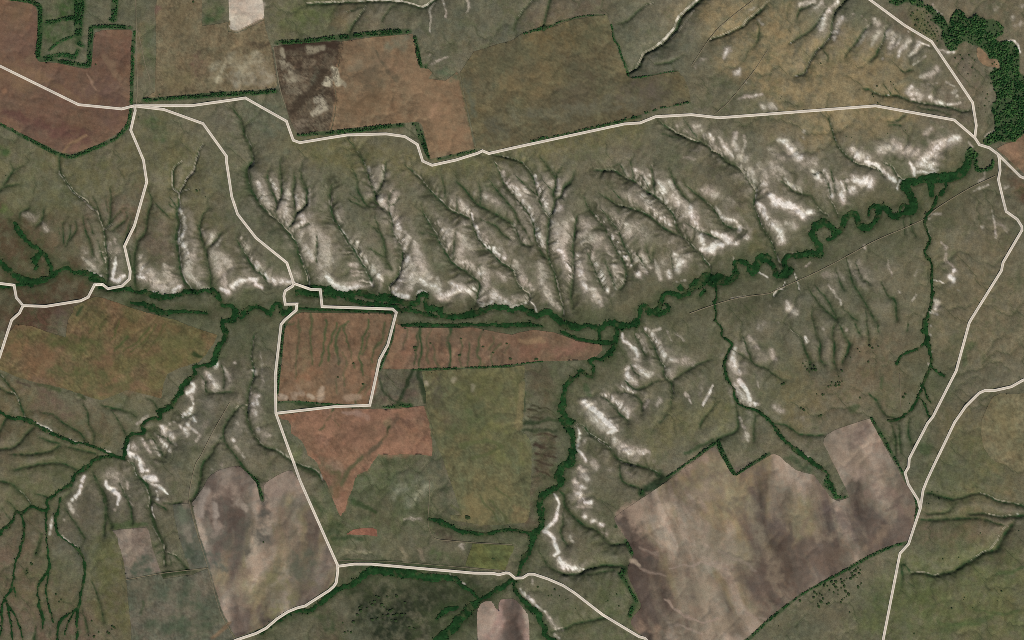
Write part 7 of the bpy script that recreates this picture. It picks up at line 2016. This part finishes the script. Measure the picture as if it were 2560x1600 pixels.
def sheet(name, win, sdf, zoff, mat, colour, skirt=4.0):
    """a raised sheet over the part of the grid where sdf > 0, its rim slid onto the outline"""
    js, is_ = win
    x = X[win].copy(); y = Y[win].copy(); s = sdf
    gy_, gx_ = np.gradient(s, STEP)
    g = np.hypot(gx_, gy_) + 1e-6; gx_ /= g; gy_ /= g; g = np.clip(g, 0.35, 3)
    ok = s > -0.62 * STEP
    snap = ok & (np.abs(s) < 0.62 * STEP)
    mv = np.where(snap, np.clip(-s / g, -STEP * .6, STEP * .6), 0)
    x = x + gx_ * mv; y = y + gy_ * mv
    cell = ok[:-1, :-1] & ok[1:, :-1] & ok[1:, 1:] & ok[:-1, 1:]
    if not cell.any(): return None
    n = x.shape; id_ = np.arange(x.size).reshape(n)
    q = np.stack([id_[:-1, :-1][cell], id_[1:, :-1][cell], id_[1:, 1:][cell], id_[:-1, 1:][cell]], -1)
    z = ground_z(x, y) + zoff
    # rim edges: those used by one cell only
    ed = np.concatenate([q[:, [0, 1]], q[:, [1, 2]], q[:, [2, 3]], q[:, [3, 0]]])
    key = np.sort(ed, 1); key = key[:, 0].astype(np.int64) * x.size + key[:, 1]
    u, inv, cnt = np.unique(key, return_inverse=True, return_counts=True)
    rim = ed[cnt[inv] == 1]
    used, remap = np.unique(q, return_inverse=True); q = remap.reshape(-1, 4)
    lut = np.full(x.size, -1); lut[used] = np.arange(len(used)); rim = lut[rim]
    px, py, pz = x.ravel()[used], y.ravel()[used], z.ravel()[used]
    co = np.stack([(px - 1280) * S, (800 - py) * S, pz], -1)
    cv = colour[win].reshape(-1, 3)[used]
    rv, rr = np.unique(rim, return_inverse=True); rr = rr.reshape(rim.shape) + len(co)
    top = co[rv].copy(); low = top.copy(); low[:, 2] -= skirt; nr = len(rv)
    sk = np.stack([rr[:, 1], rr[:, 0], rr[:, 0] + nr, rr[:, 1] + nr], -1)
    co = np.vstack([co, top, low]); cv = np.vstack([cv, cv[rv], cv[rv]])
    return build(name, co, np.vstack([q, sk]), mat, cv)

for (name, label, *_r), (win, sdf) in zip(FIELDS, field_sdf):
    zo = 1.3 + 0.2 * fbm(X[win], Y[win], 6, 2, 4)
    o = sheet(name, win, sdf, zo, M_field, FC)
    tag(o, label, "field", "fields", "thing")

thickets = {}
full = (slice(NR, NY - NR), slice(NR, NX - NR))
for k, s in RV.items():
    name, label = RIVER_INFO[k]
    s = s[full]
    x, y = X[full], Y[full]
    jj, ii = np.where(s > -4)
    w = (slice(NR + jj.min(), NR + jj.max() + 1), slice(NR + ii.min(), NR + ii.max() + 1))
    s = RV[k][w]
    hgt = 1.2 + 3.2 * sstep(0, 4, s) + 3.6 * fbm(X[w], Y[w], 5.5, 3, 17, 0.65) * sstep(-1, 2, s) + {'M': 0, 'W': .3, 'S': .6, 'B': .9, 'V': 1.2, 'D': .5}[k]
    if k == 'D': hgt = hgt * 0.5
    o = sheet(name, w, s, hgt, M_reed, RC)
    tag(o, label, "river vegetation", "river corridors", "stuff"); thickets[k] = o

bm = bmesh.new(); bmesh.ops.create_icosphere(bm, subdivisions=2, radius=1.0)
bmesh.ops.delete(bm, geom=[v for v in bm.verts if v.co.z < -0.5], context='VERTS')
bmesh.ops.triangulate(bm, faces=bm.faces[:]); bm.verts.index_update()
dome_v = np.array([v.co[:] for v in bm.verts]); dome_f = np.array([[v.index for v in f.verts] for f in bm.faces]); bm.free()
domes = []
for i in range(8):
    r = RNG.uniform(0.68, 1.22, len(dome_v))[:, None]
    domes.append(dome_v * r * np.array([1, 1, 0.95]))
trunk_v = np.array([[math.cos(t) * r, math.sin(t) * r, z] for z, r in ((0, .09), (1, .05)) for t in (0, 2.09, 4.19)])
trunk_f = np.array([[0, 1, 4], [0, 4, 3], [1, 2, 5], [1, 5, 4], [2, 0, 3], [2, 3, 5]])

def tree_parts(pts, trunks=True, sx=None):
    """pts: x, y (grid), radius (m), height (m)  -> crown and trunk arrays"""
    cv, cf, tv, tf = [], [], [], []
    n = 0; m = 0
    gz = ground_z(pts[:, 0], pts[:, 1])
    for (x, y, r, h), z in zip(pts, gz):
        d = domes[int(RNG.integers(8))]; a_ = RNG.uniform(0, 6.283); ca, sa = math.cos(a_), math.sin(a_)
        ch = min(h * 0.42, r * 1.5)
        q = np.stack([(d[:, 0] * ca - d[:, 1] * sa) * r * (sx or 1), (d[:, 0] * sa + d[:, 1] * ca) * r, d[:, 2] * ch], -1)
        X0, Y0 = (x - 1280) * S, (800 - y) * S
        cv.append(q + [X0, Y0, z + h - ch]); cf.append(dome_f + n); n += len(q)
        if trunks:
            tv.append(trunk_v * [h * .35, h * .35, h - ch] + [X0, Y0, z - 0.3]); tf.append(trunk_f + m); m += 6
    return np.vstack(cv), np.vstack(cf), (np.vstack(tv) if trunks else None), (np.vstack(tf) if trunks else None)

def grove(name, pts, mat, label, cat, kind, group=None, trunks=True):
    cv, cf, tv, tf = tree_parts(pts, trunks)
    o = build(name, cv, cf, mat, None, False)
    tag(o, label, cat, group, kind)
    if trunks:
        t = build("trunks", tv, tf, M_bark, None, False, o); t["kind"] = "stuff"
    return o

# scrub crowns standing through the river thickets
for k, o in thickets.items():
    jj, ii = np.where((RV[k] > -1.5) & (RV[k] < 30))
    cx_, cy_, dd = X[jj, ii], Y[jj, ii], RV[k][jj, ii]
    ok = (cx_ > -40) & (cx_ < 2600) & (cy_ > -40) & (cy_ < 1640)
    cx_, cy_, dd = cx_[ok], cy_[ok], dd[ok]
    pr = np.clip(0.09 + 0.6 * fbm(cx_, cy_, 11, 3, 7, .6), 0.01, 0.4) * np.where(dd < 1.5, 1.3, 0.7) * (0.4 if k == 'D' else 1)
    kp = RNG.random(len(cx_)) < pr
    n = int(kp.sum()); r = RNG.uniform(1.8, 4.6, n)
    q = np.stack([cx_[kp] + RNG.uniform(-1.2, 1.2, n), cy_[kp] + RNG.uniform(-1.2, 1.2, n), r, r * RNG.uniform(1.1, 1.6, n) + 2.5], -1)
    q = q[off_road(q[:, 0], q[:, 1], 6.5)]
    cv, cf, _a, _b = tree_parts(q, False)
    c = build("scrub_crowns", cv, cf, M_leaf3, None, False, o); c["kind"] = "stuff"

# forest in the northeast
pts = []
gap = lambda x, y: fbm(np.array([x]), np.array([y]), 16, 3, 9, 0.6)[0]
jj, ii = np.where(forest_mask > 0.5)
cx_, cy_ = X[jj, ii], Y[jj, ii]
ok = (cx_ > -60) & (cx_ < 2630) & (cy_ > -60) & (cy_ < 1660)
cx_, cy_, dep = cx_[ok], cy_[ok], forest_mask[jj, ii][ok]
den = 0.46 + 3.2 * fbm(cx_, cy_, 12, 3, 9, 0.65)
den = np.where((cx_ > 2450) & (cy_ > 200), den + 0.16, den)
keep = RNG.random(len(cx_)) < np.clip(den, 0.04, 0.95)
px = cx_[keep] + RNG.uniform(-1.3, 1.3, keep.sum()); py = cy_[keep] + RNG.uniform(-1.3, 1.3, keep.sum())
rr = RNG.uniform(2.4, 6.4, len(px)); hh = rr * RNG.uniform(0.9, 1.6, len(px)) + 2.5
grove("forest", np.stack([px, py, rr, hh], -1), M_leaf, "dense dark green forest winding down the right edge around a bare clearing", "forest", "stuff")

for label, sp, ht, courses in BELTS:
    P_ = []
    for c in courses:
        p = smooth_line(P(c), 3)
        if len(p) == 1: p = np.vstack([p, p + [1.5, 0.5, 0]])
        for a_, b_ in zip(p[:-1], p[1:]):
            L = math.hypot(b_[0] - a_[0], b_[1] - a_[1]); w = (a_[2] + b_[2]) / 2
            n = RNG.poisson(max(L * 2 * w / (sp * sp * 0.42), 0.01))
            t = RNG.random(n); o = RNG.uniform(-1, 1, n) * w
            dx, dy = (b_[0] - a_[0]) / max(L, 1e-6), (b_[1] - a_[1]) / max(L, 1e-6)
            x = a_[0] + (b_[0] - a_[0]) * t - dy * o; y = a_[1] + (b_[1] - a_[1]) * t + dx * o
            g = fbm(x, y, 14, 2, 13) if n else np.zeros(0)
            k = g > -0.14
            r = RNG.uniform(0.55, 1.3, n) * sp * S * 0.38
            h = ht * RNG.uniform(0.45, 1.0, n)
            P_.append(np.stack([x, y, r, h], -1)[k])
    P_ = np.vstack(P_)
    P_ = P_[off_road(P_[:, 0], P_[:, 1], 5.5)]
    P_ = P_[(P_[:, 0] > -80) & (P_[:, 0] < 2640) & (P_[:, 1] > -80) & (P_[:, 1] < 1680)]
    grove("tree_belt", P_, M_leaf2, label, "tree belt", "stuff", "tree belts and hedges")

# single shrubs: three or four leaf lobes on a short stem, each a thing of its own
shrub_meshes = {}
def shrub_mesh(key, r, sx):
    if key in shrub_meshes: return shrub_meshes[key]
    cv, cf, n = [], [], 0
    for i in range(5):
        d = domes[int(RNG.integers(8))]
        o = RNG.uniform(-0.45, 0.45, 2) * r * np.array([1, 0.6]) if i else np.zeros(2)
        rr = r * (RNG.uniform(0.3, 0.5) if i else 0.72)
        q = d * [rr, rr, rr * 0.7] + [o[0], o[1], rr * 0.4]
        q[:, 0] *= sx
        cv.append(q); cf.append(dome_f + n); n += len(q)
    ob = build("shrub", np.vstack(cv), np.vstack(cf), M_bush, None, False)
    me = ob.data; bpy.data.objects.remove(ob)
    shrub_meshes[key] = me
    return me
ONES = "first second third fourth fifth sixth seventh eighth ninth tenth eleventh twelfth thirteenth fourteenth fifteenth sixteenth seventeenth eighteenth nineteenth".split()
def ordinal(n):
    if n < 20: return ONES[n - 1]
    t_, u_ = divmod(n, 10); tens = ["", "", "twent", "thirt", "fort", "fift"][t_]
    return tens + "ieth" if u_ == 0 else tens + "y-" + ONES[u_ - 1]
for gi, (label, group, sx, r, places) in enumerate(SHRUBS):
    spots = P(places); rank = np.argsort(np.argsort(spots[:, 0], kind='stable'), kind='stable') + 1
    for n, (x, y, _) in enumerate(spots):
        me = shrub_mesh((gi, n % 4), r, sx)
        o = bpy.data.objects.new("shrub", me); coll.objects.link(o)
        o.location = ((x - 1280) * S, (800 - y) * S, float(ground_z(x, y)) + 0.8)
        sc = RNG.uniform(0.55, 1.45); o.scale = (sc, sc, sc * 0.6)
        o.rotation_euler = (0, 0, RNG.uniform(-0.3, 0.3) if sx > 1.2 else RNG.uniform(0, 6.28))
        tag(o, label if len(spots) == 1 else label + ", " + ordinal(int(rank[n])) + " from the west", "shrub", group or None, "thing")

# ------------------------------------------------------------------ roads and tracks
def resample(p, step=6.0):
    out = [p[0, :2]]
    for a_, b_ in zip(p[:-1, :2], p[1:, :2]):
        L = np.hypot(*(b_ - a_)); n = max(int(L / step), 1)
        for i in range(1, n + 1): out.append(a_ + (b_ - a_) * i / n)
    return np.array(out)
def ribbon(name, line, half, lift, mat, parent=None, skirt=5.0):
    d = np.diff(line, axis=0); d /= np.hypot(d[:, 0], d[:, 1])[:, None] + 1e-9
    nrm = np.stack([-d[:, 1], d[:, 0]], -1)
    n0 = np.vstack([nrm[:1], nrm]); n1 = np.vstack([nrm, nrm[-1:]])
    m = n0 + n1; m /= np.hypot(m[:, 0], m[:, 1])[:, None] + 1e-9
    m /= np.clip((m * n0).sum(1), 0.5, 1)[:, None]
    z = np.max([ground_z(line[:, 0] + m[:, 0] * k, line[:, 1] + m[:, 1] * k) for k in (-4, -2, 0, 2, 4)], axis=0)
    for _ in range(3): z = np.maximum(z, np.convolve(np.pad(z, 1, mode='edge'), [.25, .5, .25], 'valid'))
    z = z + lift
    l = line + m * half; r = line - m * half
    pt = lambda a_, dz: np.stack([(a_[:, 0] - 1280) * S, (800 - a_[:, 1]) * S, z + dz], -1)
    co = np.vstack([pt(l + m * 0.4, -skirt), pt(l, 0), pt(r, 0), pt(r - m * 0.4, -skirt)])
    n = len(line); i = np.arange(n - 1); f = []
    for k in range(3): f.append(np.stack([k * n + i, k * n + i + 1, (k + 1) * n + i + 1, (k + 1) * n + i], -1))
    f = np.vstack(f)
    return build(name, co, f, mat, None, False, parent)
for n, (label, c) in enumerate(ROADS):
    line = resample(P(c))
    lift = 2.4 + 0.09 * n
    o = ribbon("road", line, 3.05, lift, M_road)
    tag(o, label, None, "roads", "structure")
    ribbon("lane", line, 1.75, lift + 0.05, M_lane, o, 0.3)
for n, (label, w, c) in enumerate(TRACKS):
    line = resample(smooth_line(P(c), 4), 4.0)
    o = ribbon("path", line, w * 400 / 1512.0 * 0.42, 1.75 + 0.03 * n, M_track, None, 3.0)
    tag(o, label, None, "dirt tracks", "structure")
